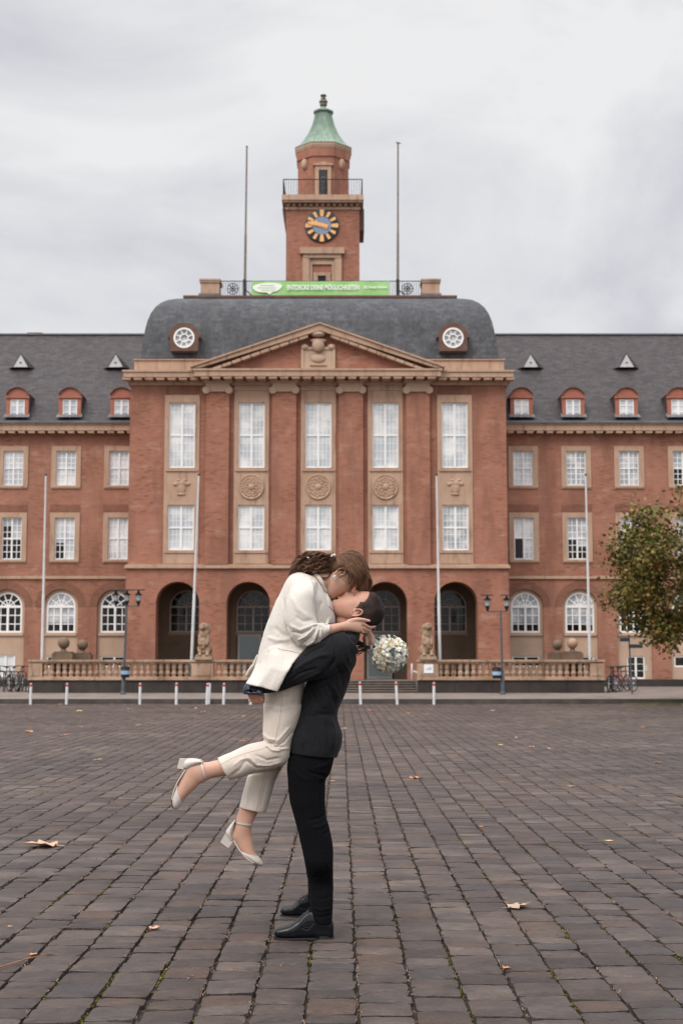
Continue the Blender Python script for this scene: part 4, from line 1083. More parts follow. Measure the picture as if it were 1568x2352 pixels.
for (bx, tx_, ty_, cap, lab) in ((562, 567, 338, 0, 'thin dark roof flagpole left of the tower'), (913, 913.5, 330, 1, 'thin dark roof flagpole right of the tower with a bent tip')):
    b0 = W(bx, 678, yr + .1); t0 = W(tx_, ty_, yr + .1); b0.z = zdk
    t = thing('roof_flagpole', lab, 'flagpole', b0, 'flagpoles on the mansard deck'); d = t0 - b0
    p = MB(); p.tube([b0, b0 + d * .42, b0 + d * .425, t0], [.062, .055, .045, .035], 8); p.build('pole', M['pole_roof'], t, smooth=.6)
    q = MB(); q.tube([t0, t0 + Vector((0, 0, .06))], [.05, .03], 8)
    if cap: q.tube([t0 + Vector((-.1, 0, .06)), t0 + Vector((.0, 0, .05)), t0 + Vector((.13, 0, .0))], .022, 6)
    q.build('pole_tip', M['metal_dark'], t)
# banner on the roof rail
bt = thing('banner', 'green banner with white lettering tied along the roof railing', 'banner', (X(735, 661, yr), yr - .08, zdk + .03))
bx0, bx1, bz0, bz1 = X(578, 661, yr - .08), X(893, 661, yr - .08), H(678, yr - .08), H(646, yr - .08)
m_ = MB(); nx = 60; nz_ = 6
def bY(x, z): return yr - .08 + .018 * math.sin(x * 5.1) + .012 * math.sin(x * 13 + z * 4)
v = [(bx0 + (bx1 - bx0) * i / nx, bY(bx0 + (bx1 - bx0) * i / nx, bz0 + (bz1 - bz0) * j / nz_), bz0 + (bz1 - bz0) * j / nz_) for j in range(nz_ + 1) for i in range(nx + 1)]
m_.add(v, [(j * (nx + 1) + i, j * (nx + 1) + i + 1, (j + 1) * (nx + 1) + i + 1, (j + 1) * (nx + 1) + i) for j in range(nz_) for i in range(nx)])
bo = m_.build('banner_cloth', vary('banner_green', (.24, .50, .14), (.36, .62, .25), 1.2, .5), bt, smooth=True)
def text_mesh(body, x0, x1, z0, z1, y, material, parent, name, offset=0.006):
    cu = bpy.data.curves.new(name, 'FONT'); cu.body = body; cu.size = 1.; cu.offset = offset; cu.extrude = .004; cu.resolution_u = 3
    o = bpy.data.objects.new(name, cu); COL.objects.link(o)
    me = evaluated_mesh(o); bpy.data.objects.remove(o)
    n = len(me.vertices); co = np.empty(n * 3); me.vertices.foreach_get('co', co); co = co.reshape(-1, 3)
    mn, mx = co.min(0), co.max(0); out = np.empty_like(co)
    out[:, 0] = x0 + (co[:, 0] - mn[0]) / (mx[0] - mn[0]) * (x1 - x0); out[:, 2] = z0 + (co[:, 1] - mn[1]) / (mx[1] - mn[1]) * (z1 - z0); out[:, 1] = y - co[:, 2]
    ob = finish(me, out, name, material, parent); ob.data.polygons.foreach_set('use_smooth', [False] * len(ob.data.polygons)); return ob
mw = mat('banner_white', (.85, .87, .80), .5)
bw, bh = bx1 - bx0, bz1 - bz0
text_mesh('ENTDECKE DEINE MÖGLICHKEITEN', bx0 + bw * .258, bx0 + bw * .785, bz0 + bh * .36, bz0 + bh * .80, yr - .125, mw, bt, 'lettering', .03)
text_mesh('@ Stadt Herne', bx0 + bw * .815, bx0 + bw * .985, bz0 + bh * .42, bz0 + bh * .66, yr - .125, mw, bt, 'lettering', .02)
lg = MB(); lg.prism([(bx0 + bw * .115 + bw * .105 * math.cos(a) * (1 + .08 * math.sin(3 * a)), bz0 + bh * .52 + bh * .38 * math.sin(a + .12) * (1 + .1 * math.cos(2 * a))) for a in [2 * PI * k / 36 for k in range(36)]], yr - .128, yr - .118)
lo_ = lg.build('logo_blob', mw, bt)
m_ = MB(); m_.prism([(bx0 + bw * .10, bz0 + bh * .22), (bx0 + bw * .15, bz0 + bh * .2), (bx0 + bw * .135, bz0 + bh * .03)], yr - .1275, yr - .1185); m_.build('logo_tail', mw, bt)
lgm = mat('logo_green', (.42, .55, .30), .5)
m_ = MB()
for r_, (a, b) in enumerate(((.06, .165), (.045, .18), (.07, .17))): m_.box(bx0 + bw * a, bx0 + bw * b, yr - .1315, yr - .1285, bz0 + bh * (.63 - r_ * .17), bz0 + bh * (.70 - r_ * .17))
m_.build('logo_print', lgm, lo_)
# lamp posts
def lamp(px_b, py_b, px_t, py_t, offs, lab, three):
    yq = 54.2; b0 = W(px_b, py_b, yq); b0.z = walkz(yq); t0 = W(px_t, py_t, yq)
    t = thing('street_lamp', lab, 'street lamp', b0, 'old style street lamps in front of the terrace')
    p = MB(); d = t0 - b0; p.tube([b0, b0 + d * .22, b0 + d * .23, b0 + d * .3, t0], [.075, .075, .055, .05, .035], 10); p.lathe([(.1, 0), (.1, .08), (.08, .12)], b0, 10); p.build('post', M['metal_post'], t, smooth=.6)
    a = MB(); L = max(abs(x) for x in offs)
    a.tube([t0 + Vector((min(offs + [0]), 0, 0)), t0 + Vector((max(offs + [0]), 0, 0))], .022, 6)
    a.build('cross_arm', M['metal_post'], t)
    for x in offs:
        c = t0 + Vector((x, 0 if x else 0, .0)); lm_ = MB()
        lm_.lathe([(.015, -.02), (.05, .06), (.085, .16), (.10, .2), (.04, .2)], c, 10); lm_.build('lamp_holder', M['metal_dark'], t)
        g_ = MB(); g_.lathe([(.075, .2), (.105, .42)], c, 6); g_.build('lamp_glass', mat('lamp_glass', (.35, .4, .43), .15), t)
        h_ = MB(); h_.lathe([(.16, .42), (.13, .46), (.05, .50), (.03, .58), (.012, .62)], c, 10); h_.lathe([(.26, .60), (.24, .625), (.02, .64)], c, 14); h_.build('lamp_hood', M['metal_dark'], t)
    return t, b0, t0
t1, b1, tt1 = lamp(283, 1590, 291.5, 1392, [-.42, 0, .44], 'dark lamp post with three lanterns, in front of the left wing window', True)
t2, b2, tt2 = lamp(1154, 1594, 1149, 1404, [-.5, .23], 'dark lamp post with two lanterns, right of the centre block', False)
def bin_(px, py, lab, blue):
    yq = 54.2 - .14; c = W(px, py, yq); t = thing('litter_bin', lab, 'litter bin', c - Vector((0, 0, .2)), 'litter bins fixed to the lamp posts')
    b = MB(); b.lathe([(.14, -.2), (.16, -.17), (.165, .15), (.155, .17)], c, 16); b.build('bin_body', M['metal_dark'], t, smooth=.6)
    b = MB(); b.lathe([(.172, .17), (.17, .2), (.02, .23)], c, 16); b.build('lid', M['metal_dark'], t)
    s = MB(); s.lathe([(.169, -.08), (.172, .06)], c, 16, cap=False); s.build('sticker_band', mat('band_' + str(blue), (.25, .38, .55) if blue else (.3, .45, .6), .4), t)
bin_(288, 1544, 'dark bin with pale blue band on the three lantern lamp post', 1)
bin_(1140, 1546, 'dark bin with blue and white band on the two lantern lamp post', 0)
# bollards
bo_list = [(72, 1567, 70.5, 1615), (155, 1567, 153, 1615), (322.5, 1567, 321.5, 1614), (406, 1566, 405, 1614), (477.5, 1567, 475, 1613), (482, 1567, 479.5, 1613), (515, 1567, 513.5, 1613), (575.5, 1566, 575.5, 1613), (826.5, 1564, 828, 1613), (909, 1564, 912, 1614), (996, 1565, 996, 1615)]
bl_lab = ['red banded white bollard, first from the left edge', 'red banded white bollard, second from the left edge', 'red banded white bollard under the left lamp post side, third from left', 'red banded white bollard, fourth from left, alone before the first arch', 'red banded bollard at left in the touching pair', 'white bollard without red band, at right in the touching pair', 'red banded white bollard just right of the touching pair', 'bollard partly hidden behind the hand and cream trousers', 'red banded white bollard leaning left, nearest the dark suited back', 'red banded white bollard leaning left in front of the steps', 'upright red banded white bollard below the notice sign']
wb = vary('bollard_white', (.60, .60, .60), (.72, .72, .72), 6., .5); rb = mat('bollard_red', (.55, .02, .015), .45); gb = mat('bollard_cap_grey', (.35, .35, .36), .5)
for i, ((tx_, ty_, bx, by), lab) in enumerate(zip(bo_list, bl_lab)):
    yq = 50.0 if i != 5 else 50.6; b0 = W(bx, by, yq); b0.z = 0; t0 = W(tx_, ty_ + 3, yq)
    t = thing('bollard', lab, 'bollard', b0, 'bollards along the kerb'); d = t0 - b0; r = .047
    p = MB(); p.tube([b0 - Vector((0, 0, .02)), b0 + d * (.86 if i != 5 else .98)], r, 12); p.build('post', wb, t, smooth=.6)
    if i != 5:
        p = MB(); p.tube([b0 + d * .86, b0 + d * .955], r * 1.12, 12); p.build('red_band', rb, t, smooth=.6)
    p = MB(); p.tube([b0 + d * .955, b0 + d * 1.0, b0 + d * 1.03], [r, r * .85, r * .4], 12); p.build('cap', gb, t, smooth=.6)
# white stake at right edge and the sign post
p = MB(); p.tube([W(1570, 1625, 48.6), W(1575, 1596, 48.6), W(1580, 1560, 48.6)], .05, 8)
s = tag(p.build('tree_stake', M['pole'], smooth=.6), 'white leaning stake at the right edge beside the tree', 'stake')
yq = 54.5; b0 = W(1451, 1599, yq); b0.z = walkz(yq); t0 = W(1443, 1462, yq); sp = thing('finger_post', 'dark finger post with two pointing boards beside the parked bicycles', 'signpost', b0)
p = MB(); p.tube([b0, t0], [.035, .03], 8); p.ell(t0 + Vector((0, 0, .03)), (.05, .05, .06), nu=8, nv=6); p.build('post', M['metal_post'], sp)
for (xa, xb, yc_) in ((1422, 1443, 1469), (1442, 1474, 1484)):
    a = W(xa, yc_, yq); b = W(xb, yc_, yq); p = MB(); p.box(a.x, b.x, yq - .05, yq - .02, a.z - .075, a.z + .065); o_ = p.build('finger_board', mat('board_blue_grey', (.03, .04, .055), .4), sp)
p = MB(); p.box(W(1444, 0, yq).x, W(1449, 0, yq).x, yq - .06, yq - .035, H(1540, yq), H(1528, yq)); p.build('sticker', M['pole'], sp)
# bicycles
def bicycle(loc, rz, label, fcol, lean=0.):
    t = thing('bicycle', label, 'bicycle', loc, 'bicycles parked beside the terrace'); t.rotation_euler = (lean, 0, rz)
    o = ORI[t.name] = Vector((0, 0, 0))
    fm = mat('bike_' + label.split()[0], fcol, .35)
    for x in (-.52, .52):
        w = MB(); pts = [(x + .31 * math.cos(2 * PI * k / 24), 0, .33 + .31 * math.sin(2 * PI * k / 24)) for k in range(25)]; w.tube(pts, .022, 6); wo = w.build('wheel', M['metal_dark'], t)
        sp_ = MB()
        for k in range(12): a = PI * k / 6; sp_.tube([(x, 0, .33), (x + .3 * math.cos(a), 0, .33 + .3 * math.sin(a))], .004, 3)
        sp_.tube([(x, -.05, .33), (x, .05, .33)], .03, 6); sp_.build('spokes', M['pole'], wo)
    f = MB(); B, S, Hh = (-.05, 0, .30), (-.18, 0, .78), (.38, 0, .82)
    for a, b in ((B, S), (B, (.40, 0, .72)), (S, Hh), (B, (-.52, 0, .33)), (S, (-.52, 0, .33)), ((.36, 0, .88), (.52, 0, .33))): f.tube([a, b], .018, 6)
    f.build('bike_frame', fm, t)
    f = MB(); f.tube([(-.18, 0, .78), (-.2, 0, .92)], .014, 6); f.ell((-.2, 0, .95), (.13, .07, .035), nu=10, nv=6); f.build('saddle', M['metal_dark'], t)
    f = MB(); f.tube([(.36, 0, .86), (.34, 0, .98)], .014, 6); f.tube([(.26, -.28, .98), (.34, -.12, 1.0), (.34, .12, 1.0), (.26, .28, .98)], .014, 6); f.build('handlebar', M['metal_dark'], t)
    f = MB(); f.lathe([(.09, -.01), (.09, .01)], (-.05, -.03, .30), 14, axis='y'); f.tube([(-.05, -.05, .30), (.05, -.06, .17)], .01, 5); f.tube([(-.05, .05, .30), (-.15, .06, .43)], .01, 5); f.build('pedals', M['lead'], t)
def gl(px, y): return (X(px, 1590, y), y, walkz(y))
bicycle(gl(1402, 56.2), 1.2, 'black bicycle nearest the right end of the balustrade', (.02, .02, .025), .06)
bicycle(gl(1413, 56.6), 1.0, 'dark red bicycle, second from the balustrade end', (.20, .015, .02), -.05)
bicycle(gl(1424, 56.9), .85, 'grey bicycle in the middle of the right row', (.1, .1, .11), .04)
bicycle(gl(1434, 56.4), .7, 'crimson bicycle beside the finger post', (.25, .02, .03), -.04)
bicycle(gl(48, 57.), 1.9, 'navy bicycle at the left end of the balustrade', (.02, .03, .06), .05)
bicycle(gl(30, 56.7), 2.1, 'charcoal bicycle below the white roller shutter', (.04, .04, .045), -.04)
bicycle(gl(8, 57.), 2.3, 'dull bicycle at the very left edge, below the shutter', (.05, .05, .055), .03)
rk = MB()
for px in (2, 18, 34, 50):
    p = gl(px, 56.2); rk.tube([(p[0] - .17, p[1], p[2]), (p[0] - .17, p[1], p[2] + .72), (p[0] - .1, p[1], p[2] + .8), (p[0] + .1, p[1], p[2] + .8), (p[0] + .17, p[1], p[2] + .72), (p[0] + .17, p[1], p[2])], .022, 6)
tag(rk.build('bicycle_rack', M['metal_dark'], origin=gl(26, 56.2), smooth=.6), 'low dark hoop rack holding the left bicycles', 'bicycle rack')
# ================================================================== TREE
ty = 48.3; tb = W(1612, 1618, ty); tb.z = 0
tree = thing('plane_tree', 'young tree with olive and browning leaves at the right edge', 'tree', tb)
tr = MB(); cc = W(1590, 1322, ty)
tr.tube([tb - Vector((0, 0, .1)), tb + Vector((0, 0, .1)), tb + Vector((-.02, 0, 1.1)), tb + Vector((-.05, 0, 2.2)), Vector((cc.x + .1, ty, cc.z)), Vector((cc.x, ty, cc.z + 2))], [.17, .12, .10, .09, .05, .015], 10)
R_ = random.Random(3)
limbs = []
for k in range(26):
    h = 1.9 + 2.9 * R_.random(); a = R_.uniform(0, 2 * PI); L = R_.uniform(1.2, 2.6); s0 = Vector((tb.x - .05, ty, h)); e = s0 + Vector((math.cos(a) * L, math.sin(a) * L, L * R_.uniform(.0, .65)))
    m1 = s0.lerp(e, .5) + Vector((0, 0, .12)); tr.tube([s0, m1, e], [.035, .022, .008], 5); limbs.append((s0, m1, e))
tr.build('trunk', vary('plane_bark', (.16, .13, .10), (.26, .22, .17), 8., .85), tree, smooth=.8)
lm = mat('autumn_foliage', (.09, .09, .03), .6, spec=.3); t = NT(lm); geo = t.n('ShaderNodeNewGeometry')
c = t.ramp(geo.outputs['Random Per Island'], [(0, (.075, .095, .018)), (.2, (.15, .165, .03)), (.4, (.11, .105, .025)), (.6, (.21, .18, .05)), (.76, (.18, .11, .05)), (.9, (.26, .19, .085)), (1, (.34, .17, .045))])
big = t.noise(t.coords(), .8, 4, .6); t.base(t.mix(.8, c, t.ramp(big, [(.35, (.55, .62, .4)), (.65, (1.3, 1.1, 1.)) ]), 'MULTIPLY'))
lm.node_tree.nodes['Principled BSDF'].inputs['Transmission Weight'].default_value = 0
cr = MB()
clumps = []
for k in range(820):
    u = Vector((R_.gauss(0, 1), R_.gauss(0, 1), R_.gauss(0, 1))).normalized(); rr = R_.uniform(.35, 1.) ** .5
    p = Vector((cc.x + u.x * 2.85 * rr, ty + u.y * 2.6 * rr, cc.z + .15 + u.z * 2.85 * rr))
    if mnoise.noise(p * .75) < -.06 + .3 * (rr - .8): continue
    clumps.append((p, R_.uniform(.22, .46)))
for l in limbs:
    for _ in range(2): clumps.append((l[2] + Vector((R_.uniform(-.2, .2), R_.uniform(-.2, .2), R_.uniform(-.1, .2))), .3))
for p, r in clumps:
    for k in range(int(44 * r / .35)):
        u = Vector((R_.gauss(0, .5), R_.gauss(0, .5), R_.gauss(0, .42))) * r * 1.25; q = p + u
        L = R_.uniform(.10, .19); nrm = Vector((R_.gauss(0, .6), R_.gauss(0, .6), R_.uniform(.2, 1))).normalized(); a = nrm.orthogonal().normalized(); a = (Matrix.Rotation(R_.uniform(0, 6.28), 3, nrm) @ a); b = nrm.cross(a)
        dr = Vector((0, 0, -.02))
        cr.add([q - a * L * .5, q - a * L * .1 + b * L * .42 + dr, q + a * L * .15 + b * L * .2, q + a * L * .55 + dr, q + a * L * .15 - b * L * .2, q - a * L * .1 - b * L * .42 + dr], [(0, 1, 2, 3), (0, 3, 4, 5)])
cr.build('crown', lm, tree)
# second tree left implied in reflections is not in view; grass patch at the tree foot
gp = MB()
for k in range(2600):
    a = R_.uniform(0, 2 * PI); r = math.sqrt(R_.random()); p = Vector((tb.x + r * math.cos(a) * 2.0 - .3, 50.2 + r * math.sin(a) * .55, -.005)); h = R_.uniform(.03, .09); w = .006; d = Vector((R_.uniform(-.03, .03), R_.uniform(-.03, .03), h))
    gp.add([p + Vector((-w, 0, 0)), p + Vector((w, 0, 0)), p + d], [(0, 1, 2)])
tag(gp.build('grass', vary('verge_grass', (.10, .12, .02), (.2, .19, .05), 3., .8)), 'small patch of green grass at the foot of the tree', 'grass', kind='stuff')
# ================================================================== PEOPLE
ZM = F / .39592 / .99 / Y0 * 1.0          # close-up units per metre near the couple
def skin_mat(name, c1, c2):
    m = mat(name, c1, .5, spec=.35, Subsurface_Weight=.25, Subsurface_Scale=.012); t = NT(m); v = t.coords()
    t.base(t.mix(t.ramp(t.noise(v, 22, 4, .6), [(.42, (0, 0, 0)), (.66, (.7, .7, .7))]), c1, c2)); t.bump(t.noise(v, 260, 3), .12, .001); return m
def cloth_mat(name, c, rough=.9, var=.12, weave=900, sheen=.25, spec=.15, stre=.25):
    m = mat(name, c, rough, spec=spec, Sheen_Weight=sheen, Sheen_Roughness=.5); t = NT(m); v = t.coords()
    c2 = tuple(x * (1 - var) for x in c); c1_ = tuple(min(1, x * (1 + var)) for x in c); t.base(t.ramp(t.noise(v, 230, 4, .8), [(.36, c2), (.64, c1_)]))
    t.bump(t.math('ADD', t.noise(v, weave, 2), t.math('MULTIPLY', t.noise(v, 45, 4), .6)), stre, .0015); return m
SK_W = skin_mat('skin_fair', (.56, .345, .25), (.58, .29, .205)); SK_M = skin_mat('skin_ruddy', (.50, .285, .205), (.50, .225, .16))
C_BLAZ = cloth_mat('off_white_wool', (.62, .572, .512), stre=.6, var=.07); C_TRW = cloth_mat('cream_crepe', (.62, .54, .465)); C_SUIT = cloth_mat('charcoal_wool', (.0135, .0135, .0155), .88, .6, 500, .05, .1, .5)
C_TRM = cloth_mat('black_wool', (.004, .004, .005), .9, .3, 700, .01, .06); C_LIN = mat('navy_satin_lining', (.012, .016, .038), .28)
L_BLK = mat('black_polished_leather', (.004, .0045, .007), .24, spec=.35); L_WHT = cloth_mat('white_leather', (.58, .525, .475), .42, .04, 300, 0, .4, .1)
SOLE = mat('dark_sole', (.012, .011, .011), .6); SOLE_T = mat('tan_sole', (.20, .10, .07), .6)
H_W = mat('brown_hair', (.10, .045, .022), .5, spec=.22); t = NT(H_W); geo = t.n('ShaderNodeNewGeometry')
t.base(t.ramp(geo.outputs['Random Per Island'], [(0, (.050, .024, .014)), (.35, (.095, .046, .026)), (.7, (.16, .080, .045)), (1, (.30, .17, .10))]))
H_M = vary('short_dark_hair', (.020, .013, .012), (.075, .050, .044), 16., .6, spec=.25); NAIL = mat('pink_nail', (.68, .34, .30), .22); SILVER = mat('silver', (.75, .74, .72), .2, 1.)
def PZ(x, y, d=0.): return Z(x, y, d)
def loft(mb, secs, n=28, expo=2.0, cap=True, dome=True):
    """secs: ((lx, ly), (rx, ry), depth centre, half depth): outline pairs joined into a body with oval sections"""
    S = []
    for s in secs:
        L, R = PZ(*s[0], s[2]), PZ(*s[1], s[2]); S.append([(L + R) / 2, (R - L) / 2, s[3]])
    # Catmull refine
    out = []
    def cr(p0, p1, p2, p3, t): return .5 * ((2 * p1) + (-p0 + p2) * t + (2 * p0 - 5 * p1 + 4 * p2 - p3) * t * t + (-p0 + 3 * p1 - 3 * p2 + p3) * t ** 3)
    K = 4
    for i in range(len(S) - 1):
        a, b, c, d = S[max(i - 1, 0)], S[i], S[i + 1], S[min(i + 2, len(S) - 1)]
        for k in range(K):
            t_ = k / K; out.append([cr(a[j], b[j], c[j], d[j], t_) for j in range(3)])
    out.append(S[-1])
    rings = []
    for c, w, h in out:
        r = []
        for k in range(n):
            g = 2 * PI * k / n; cg, sg = math.cos(g), math.sin(g)
            cg = math.copysign(abs(cg) ** (2 / expo), cg); sg = math.copysign(abs(sg) ** (2 / expo), sg)
            r.append(c + w * cg + Vector((0, h * sg, 0)))
        rings.append(r)
    mb.rings(rings, cap=cap); return mb
def chain(mb, pts, rad, n=12, flat=1.0):
    """pts: (zx, zy, depth); rounded ends"""
    P_ = [PZ(*p) for p in pts]; rs = list(rad)
    fine = []; fr = []
    for i in range(len(P_) - 1):
        a, b, c, d = P_[max(i - 1, 0)], P_[i], P_[i + 1], P_[min(i + 2, len(P_) - 1)]
        for k in range(4):
            t_ = k / 4; fine.append(.5 * ((2 * b) + (c - a) * t_ + (2 * a - 5 * b + 4 * c - d) * t_ * t_ + (3 * b - a - 3 * c + d) * t_ ** 3)); fr.append(rs[i] * (1 - t_) + rs[i + 1] * t_)
    fine.append(P_[-1]); fr.append(rs[-1])
    mb.tube(fine, fr, n, flat=flat); mb.ell(fine[0], (fr[0],) * 3, nu=12, nv=8); mb.ell(fine[-1], (fr[-1],) * 3, nu=12, nv=8); return mb
# ---- heads
def head_grid(female=False, nz=72, na=96, back=.86):
    tab = np.array([ # z, front, back, half width
        (.130, .005, -.03, .012), (.127, .03, -.048, .03), (.118, .052, -.065, .050), (.105, .067, -.080, .062), (.080, .081, -.092, .0715), (.055, .0865, -.097, .0755), (.035, .0865, -.096, .0755), (.020, .0800, -.093, .0735),
        (0, .0800, -.085, .0705), (-.020, .0805, -.074, .067), (-.035, .079, -.060, .064), (-.050, .078, -.048, .0595), (-.065, .076, -.036, .053), (-.080, .073, -.020, .0455), (-.095, .067, -.002, .036), (-.104, .055, .018, .024), (-.108, .040, .030, .008)])
    if female: tab[:, 3] *= .96
    zz = np.linspace(.130, -.108, nz); t_ = tab[::-1]
    fx = np.interp(zz, t_[:, 0], t_[:, 1]); bx = np.interp(zz, t_[:, 0], t_[:, 2]) * back; w = np.interp(zz, t_[:, 0], t_[:, 3])
    rings = []
    for i, z in enumerate(zz):
        xc = (fx[i] + bx[i]) / 2 - .004; r = []
        for k in range(na):
            g = 2 * PI * k / na; c, s = math.cos(g), math.sin(g)
            e = 2.25; cc = math.copysign(abs(c) ** (2 / e), c); ss = math.copysign(abs(s) ** (2 / e), s)
            a = (fx[i] - xc) if c > 0 else (xc - bx[i]); x = xc + a * cc; y = w[i] * ss
            if x > .02:
                gs = lambda v, m_, sd: math.exp(-((v - m_) / sd) ** 2)
                # nose
                nt = np.interp(z, [-.042, -.036, -.030, -.024, -.012, .004, .022], [0, .010, .022, .026, .019, .009, .001]) * (.92 if female else 1.05)
                ns = np.interp(z, [-.036, -.026, -.01, .02], [.0135, .012, .0085, .009]); x += nt * math.exp(-(abs(y) / ns) ** 2.2)
                # brow, sockets, lids, cheeks, lips, chin
                x += .0035 * gs(z, .034, .009) * gs(abs(y), .026, .022) - .0075 * gs(z, .017, .011) * gs(abs(y), .031, .013) + .0042 * gs(z, .014, .0065) * gs(abs(y), .032, .010)
                y += math.copysign(.0035, y) * gs(z, -.008, .016) * gs(x, .05, .02) if abs(y) > .02 else 0
                x += .0058 * gs(z, -.0505, .0042) * math.exp(-(abs(y) / .021) ** 2) + .0062 * gs(z, -.0605, .0045) * math.exp(-(abs(y) / .018) ** 2) - .0035 * gs(z, -.0555, .002) * math.exp(-(abs(y) / .023) ** 2) - .003 * gs(z, -.071, .005) * math.exp(-(abs(y) / .02) ** 2)
                x += .0055 * gs(z, -.090, .010) * math.exp(-(abs(y) / .018) ** 2)
            r.append((x, y, z))
        rings.append(r)
    return rings
class HeadFrame:
    def __init__(s, o, Fv, Uv, scale, dy=0., yaw=0.):
        s.o = PZ(*o, dy); s.F = Vector((Fv[0], 0, Fv[1])).normalized(); u = Vector((Uv[0], 0, Uv[1])); s.U = (u - s.F * u.dot(s.F)).normalized(); s.S = Vector((0, 1, 0)); s.s = scale
        if yaw: r = Matrix.Rotation(yaw, 3, s.U); s.F = r @ s.F; s.S = r @ s.S
    def p(s, x, y, z): return s.o + (s.F * x + s.S * y + s.U * z) * s.s
def add_head(mb, hf, female):
    mb.rings([[hf.p(*p) for p in r] for r in head_grid(female)])
    for sg in (-1, 1):          # ears: helix rim, inner bowl, lobe
        y = sg * .071; pts = []
        for k in range(11):
            a = math.radians(-100 + 280 * k / 10); pts.append(hf.p(-.010 - .0155 * math.cos(a) * 1., y + sg * (.010 + .004 * math.sin(a)), .004 + .029 * math.sin(a)))
        mb.tube(pts, [.0045 * hf.s] * 11, 8); mb.ell(pts[0], (.0062,) * 3, nu=8, nv=6); mb.ell(pts[-1], (.004,) * 3, nu=8, nv=6)
        mb.ell(hf.p(-.010, y - sg * .001, .002), (.012, .007, .024), nu=12, nv=8); mb.tube([hf.p(-.004, y + sg * .006, .022), hf.p(-.013, y + sg * .008, .008), hf.p(-.011, y + sg * .008, -.012)], [.003, .0035, .003], 6)
        mb.ell(hf.p(.000, y + sg * .003, -.004), (.006, .005, .006), nu=8, nv=6)
HM = HeadFrame((1069, 391), (-.2, .98), (.98, .2), 1.10, -.012)
HWm = HeadFrame((986, 184), (.56, -.83), (.83, .56), 1.10, .010)
VOX = .0036
# sculpting strokes: push the surface along a drawn line
def px_of(co):
    """world points -> close-up units"""
    y = co[:, 1]; z = co[:, 2] - HC; dep = y * CT + z * ST; a = co[:, 0] / dep; b = (z * CT - y * ST) / dep
    return ((784 + a * F) - 392) / .39592, ((1176 - b * F) - 1249.5) / .39592
def normals_of(me, co):
    me.vertices.foreach_set('co', co.ravel()); me.update(); n = np.empty(len(co) * 3); me.vertices.foreach_get('normal', n); return n.reshape(-1, 3)
def sculpt(me, co, strokes, rough=0., rs=9., seed=0):
    """strokes: (points, sigma, amplitude mm [, taper, side])"""
    nr = normals_of(me, co); zx, zy = px_of(co); disp = np.zeros(len(co)); front = nr[:, 1]
    for st_ in strokes:
        pts, sg, amp = st_[:3]; side = st_[3] if len(st_) > 3 else -1
        pts = np.array(pts, float); best = np.full(len(co), 1e9); tt = np.zeros(len(co)); L = 0; seg = np.hypot(*(pts[1:] - pts[:-1]).T); tot = seg.sum()
        for i in range(len(pts) - 1):
            a, d = pts[i], pts[i + 1] - pts[i]; l2 = (d ** 2).sum() + 1e-9
            t_ = np.clip(((zx - a[0]) * d[0] + (zy - a[1]) * d[1]) / l2, 0, 1); dd = np.hypot(zx - a[0] - t_ * d[0], zy - a[1] - t_ * d[1]); m_ = dd < best
            best[m_] = dd[m_]; tt[m_] = (L + t_[m_] * seg[i]) / tot; L += seg[i]
        w = np.exp(-(best / sg) ** 2) * np.clip(np.minimum(tt, 1 - tt) * 6 + .15, 0, 1)
        w *= np.clip(-front * 2.5 + .45, 0, 1) if side < 0 else 1
        disp += w * amp * .001
    if rough:
        for i in range(len(co)):
            p = Vector(co[i]); disp[i] += rough * .001 * (mnoise.noise(p * rs + Vector((seed, 0, 0))) + .5 * mnoise.noise(p * rs * 2.7 + Vector((0, seed, 0))) + .28 * (1 - 2 * abs(mnoise.noise(p * rs * 6. + Vector((0, seed, 3))))))
    co += nr * disp[:, None]; return co
def garment(mb, name, material, parent, strokes=(), voxel=.0045, it=5, rough=1.5, rs=9., seed=0):
    gain = {'suit_jacket': 1.6, 'trousers': 1.35, 'blazer': 1.3}.get(name, 1.); strokes = [(s_[0], s_[1] * .85, s_[2] * gain) + tuple(s_[3:]) for s_ in strokes]
    me, co = fuse(mb, voxel, it)
    co = sculpt(me, co, strokes, rough, rs, seed)
    return finish(me, co, name, material, parent)
def bvh_of(obs):
    vs = []; fs = []
    for ob in obs:
        o = len(vs); org = ORI[ob.name]; vs += [v.co + org for v in ob.data.vertices]; fs += [tuple(i + o for i in p.vertices) for p in ob.data.polygons]
    return BVHTree.FromPolygons(vs, fs)
CAMP = Vector((0, 0, HC))
LASTY = [0.]
def proj(bvh, x, y, off=.001, default=-.2):
    d = (PZ(x, y, 0) - CAMP).normalized(); h = bvh.ray_cast(CAMP + d * 5.5, d, 4.)
    if h[0] is None: return PZ(x, y, LASTY[0])
    LASTY[0] = h[0].y - Y0
    return h[0] - d * off
def seam(bvh, pts, r=.0012, off=.0004, sub=6, mb=None):
    P_ = []
    for i in range(len(pts) - 1):
        for k in range(sub): t_ = k / sub; P_.append(proj(bvh, pts[i][0] * (1 - t_) + pts[i + 1][0] * t_, pts[i][1] * (1 - t_) + pts[i + 1][1] * t_, off))
    P_.append(proj(bvh, *pts[-1], off)); mb = mb or MB(); mb.tube(P_, r, 6); return mb
def resample(pts, n):
    pts = np.array(pts, float); seg = np.hypot(*(pts[1:] - pts[:-1]).T); s = np.concatenate([[0], np.cumsum(seg)]) / seg.sum(); u = np.linspace(0, 1, n)
    return np.stack([np.interp(u, s, pts[:, 0]), np.interp(u, s, pts[:, 1])], 1)
